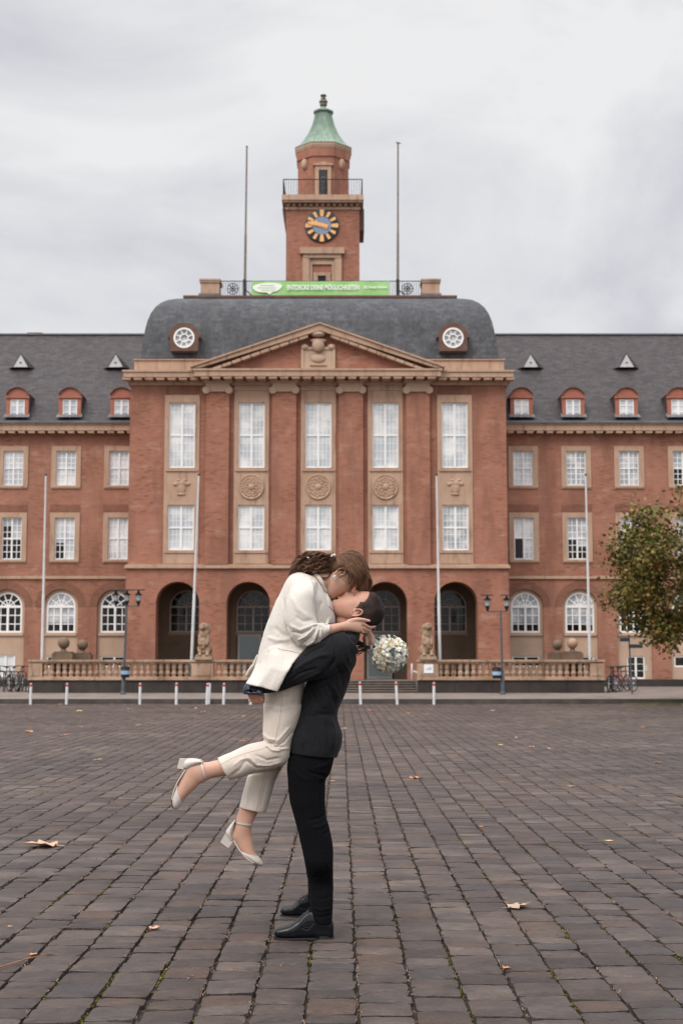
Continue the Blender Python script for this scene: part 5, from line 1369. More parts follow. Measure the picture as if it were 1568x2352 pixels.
def patch(bvh, A, B, off=.003, thick=.003, n=26, m_=10, mb=None, smooth_y=2, bulge=0.):
    """a layer lying on the surface, spanning from drawn line A to drawn line B"""
    A, B = resample(A, n), resample(B, n); g = [[None] * m_ for _ in range(n)]
    for i in range(n):
        for j in range(m_):
            t_ = j / (m_ - 1); p = A[i] * (1 - t_) + B[i] * t_; g[i][j] = proj(bvh, p[0], p[1], off + bulge * math.sin(PI * t_))
    for _ in range(smooth_y):
        gy = [[g[i][j].y for j in range(m_)] for i in range(n)]
        for i in range(n):
            for j in range(m_):
                nb = [gy[min(max(i + a, 0), n - 1)][min(max(j + b, 0), m_ - 1)] for a in (-1, 0, 1) for b in (-1, 0, 1)]; g[i][j].y = min(g[i][j].y, sum(nb) / 9)
    mb = mb or MB(); o = len(mb.v); v = [g[i][j] for i in range(n) for j in range(m_)]; v2 = [p + Vector((0, thick, 0)) for p in v]; f = []; N = n * m_
    for i in range(n - 1):
        for j in range(m_ - 1): a = i * m_ + j; f += [(a, a + 1, a + 1 + m_, a + m_), (a + N, a + m_ + N, a + 1 + m_ + N, a + 1 + N)]
    rim = [j for j in range(m_)] + [i * m_ + m_ - 1 for i in range(1, n)] + [(n - 1) * m_ + j for j in range(m_ - 2, -1, -1)] + [i * m_ for i in range(n - 2, 0, -1)]
    for k in range(len(rim)): a, b = rim[k], rim[(k + 1) % len(rim)]; f.append((a, a + N, b + N, b))
    mb.add(v + v2, f); return mb

# ================================================================== MAN
YN, YF_ = G(*D(780, 2290)).y - Y0, G(*D(720, 2160)).y - Y0     # depth offsets of near and far foot
mo_ = PZ(860, 1700, 0); mo_.z = 0
man = thing('person', 'person in a charcoal suit lifting the other, head tilted back for a kiss', 'person', mo_)
# trousers
b = MB()
loft(b, [((700, 1080), (955, 1080), 0, .14), ((688, 1160), (955, 1160), .0, .165), ((680, 1230), (945, 1245), .0, .165), ((678, 1290), (928, 1300), .0, .14)])
near = [((684, 1230), (948, 1230), -.07, .095), ((676, 1285), (936, 1290), -.08, .10), ((675, 1325), (921, 1335), -.088, .10), ((677, 1358), (900, 1366), -.095, .098), ((679, 1400), (897, 1405), -.10, .096), ((690, 1480), (896, 1480), -.115, .09), ((713, 1570), (900, 1570), -.13, .085), ((735, 1655), (922, 1655), -.15, .083),
    ((757, 1760), (940, 1760), -.17, .08), ((780, 1860), (943, 1860), -.19, .077), ((797, 1960), (942, 1960), YN + .06, .073), ((808, 2060), (940, 2060), YN + .03, .07), ((814, 2140), (938, 2140), YN + .01, .068), ((828, 2192), (938, 2204), YN, .066)]
loft(b, near)
far = [((690, 1240), (900, 1240), .08, .095), ((690, 1330), (885, 1330), .10, .095), ((700, 1480), (875, 1480), .15, .088), ((730, 1600), (885, 1600), .19, .082), ((758, 1740), (905, 1740), .24, .08), ((788, 1860), (912, 1860), .29, .075), ((796, 1960), (915, 1960), YF_ - .02, .07), ((795, 2045), (915, 2060), YF_, .066)]
loft(b, far)
garment(b, 'trousers', C_TRM, man, [([(900, 1345), (850, 1335), (790, 1320)], 8, -5), ([(895, 1365), (850, 1360)], 8, 4), ([(905, 1560), (860, 1590), (800, 1600)], 10, -4), ([(915, 1610), (870, 1640), (820, 1650)], 10, 4), ([(925, 1660), (880, 1690)], 9, -3),
    ([(700, 1300), (740, 1340), (800, 1380)], 12, 3), ([(930, 1900), (880, 1930), (820, 1935)], 9, -3), ([(935, 2040), (880, 2060), (820, 2050)], 9, -3), ([(930, 2110), (880, 2125), (825, 2115)], 8, 4), ([(930, 2150), (880, 2165), (830, 2160)], 7, -4), ([(935, 1260), (880, 1290), (830, 1300)], 10, 4), ([(860, 1240), (850, 1500), (870, 1700), (890, 1950), (890, 2180)], 6, 2)], rough=3., rs=7)
# shoes
def shoe(dy, prof, ang, name):
    b = MB(); S = []
    for (x, zt, zb, hw) in prof: S.append(((x, zt), (x, zb), dy, hw))
    rings = []
    K = 5; n = 24
    def P3(x, zt, zb, hw, g):
        T, B_ = PZ(x, zt, dy), PZ(x, zb, dy); B_.z = max(B_.z, .012) if False else B_.z
        c = (T + B_) / 2; h = (T.z - B_.z) / 2; cg, sg = math.cos(g), math.sin(g); e = 2.4 if sg > 0 else 7.0
        return Vector((c.x, c.y + hw * math.copysign(abs(cg) ** (2 / e), cg), c.z + h * math.copysign(abs(sg) ** (2 / e), sg)))
    for i in range(len(prof) - 1):
        for k in range(K):
            t_ = k / K; q = [a * (1 - t_) + c_ * t_ for a, c_ in zip(prof[i], prof[i + 1])]; rings.append([P3(*q, 2 * PI * j / n) for j in range(n)])
    rings.append([P3(*prof[-1], 2 * PI * j / n) for j in range(n)])
    b.rings(rings); return b
def ground_shift(x, y, dy):    # height of the drawn sole line above the ground at that depth
    return PZ(x, y, dy).z
nearp = [(599, 2252, 2266, .012), (603, 2242, 2272, .026), (618, 2233, 2276, .038), (645, 2225, 2279, .044), (680, 2214, 2281, .047), (705, 2204, 2282, .046), (742, 2178, 2283, .041), (765, 2150, 2284, .036), (795, 2130, 2284, .034), (840, 2128, 2284, .034), (890, 2140, 2284, .034), (925, 2160, 2284, .032), (940, 2185, 2280, .026), (945, 2215, 2272, .012)]
farp = [(637, 2118, 2130, .012), (641, 2108, 2136, .026), (655, 2099, 2140, .037), (680, 2093, 2143, .042), (705, 2089, 2145, .043), (735, 2062, 2146, .040), (760, 2036, 2146, .036), (795, 2024, 2146, .034), (830, 2030, 2146, .034), (870, 2040, 2146, .033), (915, 2070, 2140, .024), (925, 2100, 2135, .01)]
for prof_, dy, lab, sl_, laces in ((nearp, YN, 'near', [(597, 2276), (946, 2290)], [(742, 2176), (765, 2150), (790, 2134)]), (farp, YF_, 'far', [(635, 2140), (926, 2152)], [(740, 2058), (762, 2034), (792, 2022)])):
    b = shoe(dy, prof_, 0, lab); me, co = fuse(b, .003, 3)
    gz = min(co[:, 2]); co[:, 2] += .0085 - gz                                      # uppers sit on a sole 12 mm thick
    co = sculpt(me, co, [([(laces[0][0] + 10, laces[0][1] + 50), (laces[0][0] + 50, laces[0][1] + 62), (laces[0][0] + 90, laces[0][1] + 20)], 4, -1.5)], .6, 20)
    so_ = finish(me, co, 'shoe', L_BLK, man); so_['label'] = 'polished black laced shoe, ' + ('nearer the camera' if lab == 'near' else 'set back behind the trouser leg')
    bv = bvh_of([so_]); dz = .0085 - gz
    s_ = MB(); c0, c1 = PZ(prof_[0][0] - 3, prof_[0][2], dy).x, PZ(prof_[-1][0] + 2, prof_[-1][2], dy).x; L = c1 - c0; pts = []
    hwf = lambda u: .0445 * math.sqrt(max(0., 1 - abs(2 * min(u * 1.9, .5) - 1) ** 2.2)) if u < .28 else (.0445 - .012 * (u - .28) / .4 if u < .68 else .0325 * math.sqrt(max(0, 1 - max(0, (u - .86) / .14) ** 2)))
    us = [0, .01, .03, .06, .1, .16, .22, .28, .4, .52, .64, .76, .86, .92, .96, .99, 1.]
    lo = [(c0 + L * u, Y0 + dy - hwf(u)) for u in us] + [(c0 + L * u, Y0 + dy + hwf(u)) for u in reversed(us[1:-1])]
    xh = c0 + L * .72; fr_ = [(min(x, xh - .004), y) for x, y in lo if x <= xh + L * .09]; s_.rings([[(x, y, .001) for x, y in fr_], [(x, y, .010) for x, y in fr_]])
    lh_ = [(x, y) for x, y in lo if x > xh]; s_.rings([[(x, y, .001) for x, y in lh_], [(x, y, .017) for x, y in lh_]])
    fix_normals(s_.build('sole', SOLE, so_))
    l_ = MB(); yy = -dz * ZM
    for k in range(5):
        u = k / 4; x = laces[0][0] * (1 - u) + laces[2][0] * u; y = np.interp(x, [q[0] for q in laces], [q[1] for q in laces]) - dz * ZM
        seam(bv, [(x - 4, y + 2), (x + 4, y + 14), (x + 14, y + 24)], .0016, .001, mb=l_, sub=3); seam(bv, [(x + 12, y + 2), (x + 3, y + 12), (x + 2, y + 26)], .0014, .001, mb=l_, sub=3)
    l_.build('laces', SOLE, so_, smooth=True)
    q = MB(); x0, y0 = laces[0][0], laces[0][1] - dz * ZM
    seam(bv, [(x0 - 40, y0 + 34), (x0 - 30, y0 + 62), (x0 - 34, y0 + 98)], .0012, .0004, mb=q); seam(bv, [(x0 - 8, y0 + 24), (x0 + 10, y0 + 58), (x0 + 60, y0 + 52), (x0 + 90, y0 + 16)], .0010, .0004, mb=q)
    q.build('stitching', SOLE, so_, smooth=True)
# jacket
b = MB()
loft(b, [((958, 492), (1098, 508), .02, .075), ((925, 525), (1096, 528), .0, .13), ((900, 550), (1090, 560), .0, .185), ((870, 615), (1072, 608), .0, .205), ((840, 690), (1076, 685), .0, .20), ((800, 770), (1050, 745), .0, .185), ((775, 850), (1020, 850), .0, .172),
         ((752, 920), (983, 930), .0, .165), ((740, 980), (966, 985), .0, .162), ((716, 1040), (975, 1045), .0, .17), ((690, 1100), (994, 1102), .0, .178), ((682, 1150), (988, 1165), .0, .182), ((686, 1190), (972, 1215), .0, .180), ((688, 1206), (966, 1238), .0, .178)], n=36, expo=2.3)
loft(b, [((1000, 505), (1092, 620), -.12, .075), ((930, 520), (1020, 700), -.165, .078), ((868, 550), (940, 752), -.185, .075), ((805, 592), (860, 785), -.20, .07), ((750, 640), (785, 802), -.205, .062), ((692, 690), (712, 828), -.205, .054), ((630, 735), (640, 852), -.2, .05),
         ((560, 775), (552, 866), -.195, .046), ((500, 795), (490, 868), -.185, .043), ((447, 812), (436, 866), -.175, .038)], n=28)
loft(b, [((1000, 520), (1070, 640), .12, .07), ((900, 560), (960, 720), .17, .065), ((780, 650), (800, 780), .20, .06), ((650, 740), (650, 850), .2, .05), ((560, 790), (560, 860), .16, .045)])
jk = garment(b, 'suit_jacket', C_SUIT, man, [
    ([(775, 800), (830, 790), (900, 740), (960, 660)], 14, -9), ([(790, 830), (850, 830), (930, 790)], 12, 4), ([(930, 530), (955, 600), (950, 690), (900, 750)], 9, -3.5),
    ([(700, 745), (780, 690), (860, 650), (930, 640)], 13, 5), ([(680, 790), (760, 745), (850, 720)], 10, -4.5), ([(720, 810), (800, 770), (880, 740)], 9, 4), ([(760, 660), (830, 620), (900, 590)], 12, -4), ([(640, 800), (720, 760)], 9, 4), ([(800, 610), (850, 585), (900, 570)], 9, 3.5),
    ([(960, 700), (990, 760), (1000, 840)], 14, -5), ([(1000, 680), (1030, 740), (1030, 800)], 12, 4), ([(900, 800), (940, 870), (950, 940)], 14, -5), ([(860, 830), (890, 900), (900, 960)], 12, 4), ([(820, 860), (850, 930)], 12, -4), ([(940, 820), (970, 890)], 10, 4),
    ([(960, 985), (900, 990), (840, 985)], 12, -4), ([(870, 1000), (868, 1100), (880, 1215)], 7, -3.5), ([(930, 1010), (950, 1080), (945, 1180)], 14, 5), ([(900, 1030), (915, 1120), (905, 1200)], 12, -4), ([(800, 1010), (775, 1090), (760, 1180)], 14, 3),
    ([(440, 845), (470, 830), (520, 850)], 7, -6), ([(470, 860), (505, 840), (545, 860)], 7, 5), ([(450, 825), (480, 850), (500, 868)], 6, 4), ([(540, 868), (580, 845), (610, 850)], 7, -4), ([(1000, 560), (1020, 620), (1040, 700)], 14, 2.5)], voxel=.0045, it=4, rough=3.5, rs=8)
bj = bvh_of([jk])
q = patch(bj, [(762, 972), (800, 974), (852, 980)], [(762, 984), (800, 987), (852, 991)], .003, .004, 16, 4); fix_normals(q.build('pocket_flap', C_SUIT, jk, smooth=.8))
q = seam(bj, [(868, 1000), (866, 1100), (878, 1212)], .0012, 0); q.build('side_seam', SOLE, jk, smooth=True)
q = MB(); loft(q, [((470, 805), (455, 868), -.183, .044), ((440, 808), (428, 872), -.172, .04), ((432, 812), (422, 868), -.17, .03)]); loft(q, [((530, 845), (540, 874), -.20, .05), ((480, 850), (470, 874), -.19, .045), ((445, 845), (432, 872), -.18, .035)])
ln = garment(q, 'sleeve_lining', C_LIN, jk, [([(430, 850), (470, 838), (520, 852)], 6, 5), ([(445, 866), (480, 850), (530, 866)], 5, -5), ([(455, 818), (470, 860)], 5, -4)], voxel=.0035, it=2, rough=5, rs=28)
# shirt collar
q = MB(); loft(q, [((955, 470), (1088, 480), .005, .066), ((956, 500), (1094, 512), .005, .07)], cap=False); q.build('shirt_collar', cloth_mat('white_cotton', (.7, .7, .7)), man, smooth=True)
# body
b = MB(); add_head(b, HM, False)
loft(b, [((985, 372), (1120, 470), -.005, .058), ((958, 420), (1098, 475), 0, .06), ((955, 470), (1085, 490), 0, .060), ((960, 520), (1060, 540), 0, .07)])
loft(b, [((940, 560), (1050, 570), 0, .12), ((880, 640), (1040, 640), 0, .155), ((840, 780), (1010, 780), 0, .14), ((770, 920), (955, 920), 0, .13), ((725, 1080), (945, 1080), 0, .15), ((700, 1200), (935, 1210), 0, .14), ((700, 1290), (890, 1300), 0, .12)])
for sec, dd in ((near, .8), (far, .78)):
    loft(b, [(( (s[0][0] * (1 + dd) + s[1][0] * (1 - dd)) / 2, s[0][1]), ((s[1][0] * (1 + dd) + s[0][0] * (1 - dd)) / 2, s[1][1]), s[2], s[3] * .78) for s in sec])
chain(b, [(875, 2120, YN), (878, 2190, YN), (800, 2225, YN), (660, 2248, YN)], [.036, .026, .02, .012]); chain(b, [(850, 1990, YF_), (855, 2060, YF_), (790, 2090, YF_), (690, 2112, YF_)], [.034, .024, .02, .012])
chain(b, [(1000, 610, -.13), (900, 670, -.18), (750, 740, -.2), (640, 800, -.2), (500, 838, -.185), (470, 858, -.165)], [.045, .044, .04, .036, .027, .024])
chain(b, [(1020, 590, .13), (900, 670, .17), (720, 760, .2), (600, 820, .17), (520, 850, .1)], [.052, .046, .04, .036, .028])
# near hand curled under her hips: palm, thumb and four bent fingers
chain(b, [(470, 858, -.165), (482, 878, -.16), (490, 900, -.155)], [.026, .030, .024], flat=1.)
for k, (y0_, y1_, r) in enumerate(((884, 880, .0098), (896, 893, .0100), (907, 905, .0096), (915, 915, .0085))):
    chain(b, [(486, y0_, -.175 + k * .004), (512, y0_ - 1, -.192 + k * .004), (532, y1_ + 1, -.182 + k * .003), (540, y1_ + 2, -.160)], [r, r * .95, r * .88, r * .75], 10)
chain(b, [(478, 872, -.175), (500, 874, -.197), (520, 884, -.202)], [.012, .0105, .008], 10)
# far hand lies behind her
chain(b, [(520, 850, .1), (500, 870, .09), (480, 880, .08)], [.028, .03, .026])
for k in range(4): chain(b, [(490, 862 + k * 13, .085), (470, 864 + k * 13, .075), (458, 868 + k * 13, .055), (462, 872 + k * 13, .04)], [.0095, .009, .008, .007], 8)
chain(b, [(505, 860, .08), (490, 850, .05), (480, 852, .03)], [.012, .01, .008], 8)
me, co = fuse(b, VOX, 2); body_m = finish(me, co, 'body', SK_M, man)
bm_ = bvh_of([body_m])
q = MB(); c = proj(bm_, 527, 898, 0); q.tube([c + Vector((.003 * math.cos(a), -.001 + .002 * math.cos(a), .0095 * math.sin(a))) for a in [2 * PI * k / 16 for k in range(17)]], .0016, 6); q.build('ring', SILVER, man, smooth=True)
# short hair: cap following the skull with fine clipped hairs
def sdf_poly(poly, x, z):
    """positive inside the outline drawn on the side of the head"""
    ins = False; best = 9.; n = len(poly)
    for i in range(n):
        (x0, z0), (x1, z1) = poly[i], poly[(i + 1) % n]
        if (z0 > z) != (z1 > z) and x < (x1 - x0) * (z - z0) / (z1 - z0) + x0: ins = not ins
        dx, dz = x1 - x0, z1 - z0; t_ = max(0, min(1, ((x - x0) * dx + (z - z0) * dz) / (dx * dx + dz * dz + 1e-12))); best = min(best, math.hypot(x - x0 - t_ * dx, z - z0 - t_ * dz))
    return best if ins else -best
def hair_cap(hf, poly, off, female=False, name='hair', material=None, parent=None, fur=0, flen=.008, slope=.6):
    R = head_grid(female, 110, 150); nz, na = len(R), len(R[0]); cen = Vector((-.005, 0, .02)); b = MB(); idx = {}; vs = []; fs = []; tri = []
    P_ = [[Vector(p) for p in r] for r in R]; K = [[sdf_poly(poly, p.x + .004 * mnoise.noise(Vector((p.y * 120, p.z * 120, 1.))), p.z + .004 * mnoise.noise(Vector((p.x * 90, p.y * 90, 5.)))) for p in r] for r in P_]
    def vid(i, k):
        k %= na
        if (i, k) not in idx:
            p = P_[i][k]; d = (p - cen).normalized(); idx[(i, k)] = len(vs); vs.append(hf.p(*(p + d * max(-.004, min(off, K[i][k] * slope)))))
        return idx[(i, k)]
    for i in range(nz - 1):
        for k in range(na):
            if min(K[i][k], K[i + 1][k], K[i][(k + 1) % na], K[i + 1][(k + 1) % na]) > -.009:
                fs.append((vid(i, k), vid(i + 1, k), vid(i + 1, k + 1), vid(i, k + 1)))
                if K[i][k] > -.002: tri.append((i, k))
    fs.append(tuple(vid(0, k) for k in range(na)))
    b.add(vs, fs); rr = random.Random(5)
    for _ in range(fur):
        i, k = rr.choice(tri); p = P_[i][k].lerp(P_[i + 1][(k + 1) % na], rr.random()); d = (p - cen).normalized(); g = Vector((-.8, 0, .25)); dirn = (d * .45 + g * .5 + Vector((rr.gauss(0, .2), rr.gauss(0, .2), rr.gauss(0, .2)))).normalized()
        a = p + d * (min(off, K[i][k] * slope) - .001); w = d.cross(dirn).normalized() * .0005; l = flen * rr.uniform(.5, 1.2) * (1 if K[i][k] > .008 else .55)
        b.add([hf.p(*(a - w)), hf.p(*(a + w)), hf.p(*(a + dirn * l))], [(0, 1, 2)])
    return b.build(name, material, parent, smooth=True)
POLY_M = [(-.20, -.052), (-.060, -.056), (-.034, -.046), (-.027, -.010), (-.024, .026), (-.012, .036), (.001, .030), (.003, .004), (.013, .003), (.023, .018), (.033, .030), (.034, .052), (.046, .070), (.066, .083), (.12, .090), (.12, .25), (-.2, .25)]
POLY_W = [(-.20, -.058), (-.045, -.058), (-.032, -.040), (-.028, .0), (-.022, .033), (-.005, .040), (.014, .036), (.03, .040), (.055, .055), (.12, .080), (.12, .25), (-.2, .25)]
hair_cap(HM, POLY_M, .0048, False, 'hair', H_M, man, 30000, .0085, slope=.28)
# closed eyes, brow
for hf, own, colr, z_b in ((HM, man, H_M, .034), ):
    q = MB()
    for sg in (-1, 1):
        q.tube([hf.p(.0755, sg * .020, .011), hf.p(.0765, sg * .031, .0095), hf.p(.070, sg * .044, .012)], [.0011, .0014, .0009], 6)
    q.build('eyelashes', colr, own, smooth=True); q = MB()
    for sg in (-1, 1):
        for k in range(26):
            u = k / 25; y = sg * (.016 + .034 * u); x = .0895 - 7.5 * (abs(y) - .012) ** 2; z = z_b + .006 * math.sin(PI * u) ; q.tube([hf.p(x, y, z), hf.p(x - .001, y + sg * .006, z + .004 * (1 - u))], [.0011, .0003], 4)
    q.build('eyebrows', colr, own)

# ================================================================== WOMAN
wo = PZ(640, 900, 0); wo.z = 0
woman = thing('person', 'person in an off white blazer and cream trousers, lifted up with legs kicked back', 'person', PZ(620, 1000, 0))
b = MB()
loft(b, [((520, 770), (770, 770), 0, .155), ((533, 850), (776, 812), 0, .168), ((538, 930), (768, 925), 0, .165), ((536, 1000), (750, 1000), .0, .15)])
nearL = [((538, 940), (766, 930), -.07, .092), ((536, 1000), (752, 995), -.075, .095), ((533, 1070), (728, 1070), -.08, .09), ((536, 1118), (708, 1125), -.085, .085), ((540, 1140), (696, 1185), -.088, .08), ((535, 1143), (688, 1240), -.09, .076), ((515, 1146), (655, 1283), -.09, .073), ((470, 1156), (590, 1304), -.09, .07),
         ((415, 1176), (510, 1322), -.09, .068), ((355, 1204), (440, 1345), -.088, .066), ((308, 1224), (385, 1360), -.085, .064), ((272, 1240), (345, 1371), -.083, .062)]
loft(b, nearL)
farL = [((545, 960), (750, 960), .07, .092), ((542, 1050), (728, 1050), .08, .09), ((548, 1120), (704, 1130), .08, .08), ((545, 1180), (690, 1200), .08, .078), ((515, 1240), (676, 1255), .08, .075), ((462, 1310), (640, 1300), .075, .07), ((435, 1385), (608, 1370), .07, .068), ((415, 1455), (585, 1450), .065, .066), ((398, 1526), (553, 1558), .06, .064)]
loft(b, farL)
tw_ = garment(b, 'trousers', C_TRW, woman, [
    ([(530, 1128), (560, 1155), (610, 1160)], 7, -8), ([(535, 1100), (570, 1130), (620, 1138)], 8, 5), ([(545, 1160), (590, 1195), (640, 1200)], 8, 5), ([(560, 1150), (600, 1175), (660, 1180)], 6, -5), ([(690, 1060), (640, 1120), (600, 1165)], 9, 4), ([(715, 1080), (660, 1145), (620, 1175)], 8, -4),
    ([(440, 1225), (500, 1280), (570, 1285), (650, 1262)], 9, 5), ([(430, 1250), (500, 1300), (600, 1292)], 7, -6), ([(480, 1220), (560, 1255), (640, 1240)], 9, -4), ([(345, 1350), (400, 1310), (440, 1250)], 12, -4), ([(360, 1290), (410, 1250), (470, 1240)], 10, 3),
    ([(600, 1165), (640, 1190), (690, 1185)], 7, 4), ([(540, 880), (600, 900), (700, 880)], 14, -4), ([(560, 940), (620, 960), (700, 950)], 14, 2.5), ([(430, 1340), (520, 1325), (620, 1310)], 9, -5), ([(460, 1380), (450, 1450), (430, 1530)], 12, 3), ([(560, 1360), (540, 1440), (520, 1540)], 12, -2.5)], voxel=.0042, it=4, rough=2.2, rs=8, seed=4)
btw = bvh_of([tw_]); q = MB(); SEAMC = mat('trouser_seam', (.30, .24, .20), .9)
seam(btw, [(645, 885), (641, 960), (630, 1040), (612, 1110), (603, 1165)], .0011, -.0002, mb=q); seam(btw, [(585, 1170), (520, 1192), (440, 1212), (360, 1242), (290, 1280)], .0011, -.0002, mb=q); seam(btw, [(545, 1310), (535, 1370), (515, 1450), (497, 1548)], .0010, -.0002, mb=q)
q.build('side_seam', SEAMC, tw_, smooth=True)
# blazer
b = MB()
loft(b, [((738, 158), (868, 208), 0, .07), ((700, 176), (892, 262), 0, .12), ((675, 205), (915, 315), 0, .165), ((650, 250), (938, 368), 0, .18), ((612, 335), (957, 430), 0, .175), ((578, 415), (945, 490), 0, .17), ((545, 500), (880, 560), 0, .155), ((522, 580), (830, 630), 0, .155), ((506, 650), (790, 690), 0, .165), ((488, 710), (745, 745), .0, .168), ((478, 745), (700, 765), .0, .16)], n=36)
# sleeve
loft(b, [((712, 235), (848, 215), -.10, .075), ((682, 290), (846, 265), -.15, .078), ((662, 355), (840, 330), -.175, .078), ((658, 430), (842, 400), -.19, .075), ((676, 505), (848, 440), -.20, .07), ((725, 572), (850, 458), -.205, .064), ((785, 598), (858, 462), -.205, .058), ((835, 582), (878, 462), -.20, .053), ((876, 560), (900, 464), -.195, .047), ((914, 528), (921, 468), -.19, .041)])
loft(b, [((760, 230), (860, 260), .10, .07), ((790, 320), (900, 300), .15, .06), ((860, 430), (960, 360), .16, .055), ((930, 480), (1000, 420), .15, .045)])
# skirt panels (near and far side)
def panel(rows, yfun, th=.011, nu=26, sign=-1):
    L = resample([r[0] for r in rows], 30); R = resample([r[1] for r in rows], 30); n = 30; g = []
    for i in range(n):
        for j in range(nu):
            u = j / (nu - 1); vv = i / (n - 1); p = L[i] * (1 - u) + R[i] * u; g.append(PZ(p[0], p[1], yfun(u, vv)))
    at_ = lambda i, j: g[min(max(i, 0), n - 1) * nu + min(max(j, 0), nu - 1)]
    v2 = []
    for i in range(n):
        for j in range(nu):
            nn = (at_(i, j + 1) - at_(i, j - 1)).cross(at_(i + 1, j) - at_(i - 1, j)).normalized()
            if nn.y < 0: nn = -nn
            v2.append(at_(i, j) + nn * th)
    v = g + v2
    N = n * nu; f = []
    for i in range(n - 1):
        for j in range(nu - 1): a = i * nu + j; f += [(a, a + 1, a + 1 + nu, a + nu), (a + N, a + nu + N, a + 1 + nu + N, a + 1 + N)]
    rim = [j for j in range(nu)] + [i * nu + nu - 1 for i in range(1, n)] + [(n - 1) * nu + j for j in range(nu - 2, -1, -1)] + [i * nu for i in range(n - 2, 0, -1)]
    for k in range(len(rim)): a, c_ = rim[k], rim[(k + 1) % len(rim)]; f.append((a, a + N, c_ + N, c_))
    return v, f
def ynear(u, v_):
    base = -.165 * (math.sin(min(u * 1.9, 1.) * PI / 2) ** .8) - .02
    drape = -.03 * u - .085 * max(0, (u - .15) / .85) ** .8
    k = min(1., max(0., (v_ - .05) / .55)); y = base * (.80 + .2 * min(1, v_ * 3)) + drape * k + .006 * math.sin(u * 9 + v_ * 3) * v_
    q = max(0., (v_ - .45) / .55) ** 1.2; return y * (1 - q) + q * (-.205 - .055 * min(1, u * 2.5) + .005 * math.sin(u * 9 + 3 * v_))
v, f = panel([((530, 545), (800, 575)), ((512, 610), (790, 603)), ((498, 680), (748, 638)), ((480, 730), (705, 690)), ((455, 775), (664, 762)), ((435, 804), (620, 858))], ynear)
b.add(v, f)
v, f = panel([((505, 640), (620, 700)), ((480, 700), (600, 760)), ((452, 735), (590, 800)), ((437, 768), (560, 812))], lambda u, v_: .06 + .09 * math.sin(u * PI / 2), .011)
b.add(v, f)
bz = garment(b, 'blazer', C_BLAZ, woman, [
    ([(655, 315), (662, 400), (672, 480), (700, 530)], 7, -9), ([(838, 240), (835, 320), (838, 400), (850, 450)], 8, -7), ([(800, 195), (822, 250), (830, 330)], 9, 4), ([(832, 175), (862, 215), (892, 262)], 6, -3),
    ([(700, 300), (740, 380), (800, 430)], 16, 4), ([(720, 420), (770, 450), (830, 440)], 13, -4), ([(690, 470), (750, 500), (830, 470)], 11, 5), ([(700, 510), (760, 520), (820, 490)], 8, -6), ([(735, 560), (790, 530), (835, 480)], 8, 6), ([(760, 580), (810, 545), (840, 500)], 6, -8), ([(780, 590), (828, 560), (850, 505)], 6, 7), ([(805, 592), (845, 565), (862, 500)], 5, -8), ([(832, 580), (866, 555), (874, 480)], 5, 6),
    ([(815, 470), (850, 470), (880, 480)], 6, 6), ([(700, 545), (740, 590), (790, 602)], 9, -5), ([(560, 540), (620, 560), (690, 555)], 13, 5), ([(590, 590), (640, 575), (700, 590)], 9, -5), ([(560, 620), (620, 590)], 10, 4), ([(600, 480), (640, 520), (690, 540)], 14, -4), ([(620, 300), (600, 400), (575, 500)], 22, 4),
    ([(880, 330), (860, 380), (850, 430)], 12, -4), ([(930, 430), (890, 460), (850, 462)], 9, 4), ([(560, 640), (548, 720), (530, 815)], 5, -2), ([(660, 620), (640, 700), (600, 840)], 5, -1.5)], voxel=.0042, it=4, rough=2.2, rs=7, seed=9)
bbz = bvh_of([bz])
q = patch(bbz, [(624, 605), (660, 603), (720, 604), (782, 598)], [(640, 612), (672, 616), (722, 627), (754, 636)], .005, .004, 24, 6); q.build('pocket_flap', C_BLAZ, bz, smooth=.9)
q = seam(bbz, [(624, 607), (660, 611), (710, 622), (752, 636)], .0022, .0015); q.build('pocket_edge', SEAMC, bz, smooth=True)
LSE = mat('blazer_seam', (.50, .46, .41), .9); q = MB()
seam(bbz, [(553, 640), (548, 700), (538, 770), (530, 825)], .0008, -.0003, mb=q); seam(bbz, [(655, 645), (640, 720), (610, 800), (597, 845)], .0008, -.0003, mb=q); seam(bbz, [(832, 178), (868, 222)], .0008, 0, mb=q); seam(bbz, [(866, 470), (858, 520), (838, 562)], .0016, .0006, mb=q)
q.build('seam', LSE, bz, smooth=True)
q = MB(); loft(q, [((905, 536), (917, 466), -.19, .0445), ((916, 528), (925, 467), -.19, .043)], cap=False); q.build('cuff', C_BLAZ, bz, smooth=True)
# top under the blazer
q = MB(); loft(q, [((870, 235), (905, 290), 0, .07), ((890, 270), (940, 350), 0, .09), ((880, 330), (948, 400), 0, .1)]); q.build('top', C_BLAZ, woman, smooth=True)
# body
b = MB(); add_head(b, HWm, True)
loft(b, [((905, 140), (968, 262), .004, .050), ((868, 150), (925, 262), 0, .052), ((830, 165), (895, 268), 0, .056), ((780, 180), (870, 290), 0, .08)])
loft(b, [((740, 200), (870, 300), 0, .12), ((680, 290), (900, 370), 0, .145), ((620, 420), (900, 470), 0, .14), ((570, 540), (840, 580), 0, .125), ((540, 660), (770, 700), 0, .13), ((545, 800), (740, 800), 0, .145), ((560, 900), (740, 900), 0, .14), ((560, 980), (720, 980), 0, .12)])
for sec in (nearL, farL):
    loft(b, [(((s[0][0] * 1.72 + s[1][0] * .28) / 2, (s[0][1] * 1.72 + s[1][1] * .28) / 2), ((s[1][0] * 1.72 + s[0][0] * .28) / 2, (s[1][1] * 1.72 + s[0][1] * .28) / 2), s[2], s[3] * .72) for s in sec[:-2]])
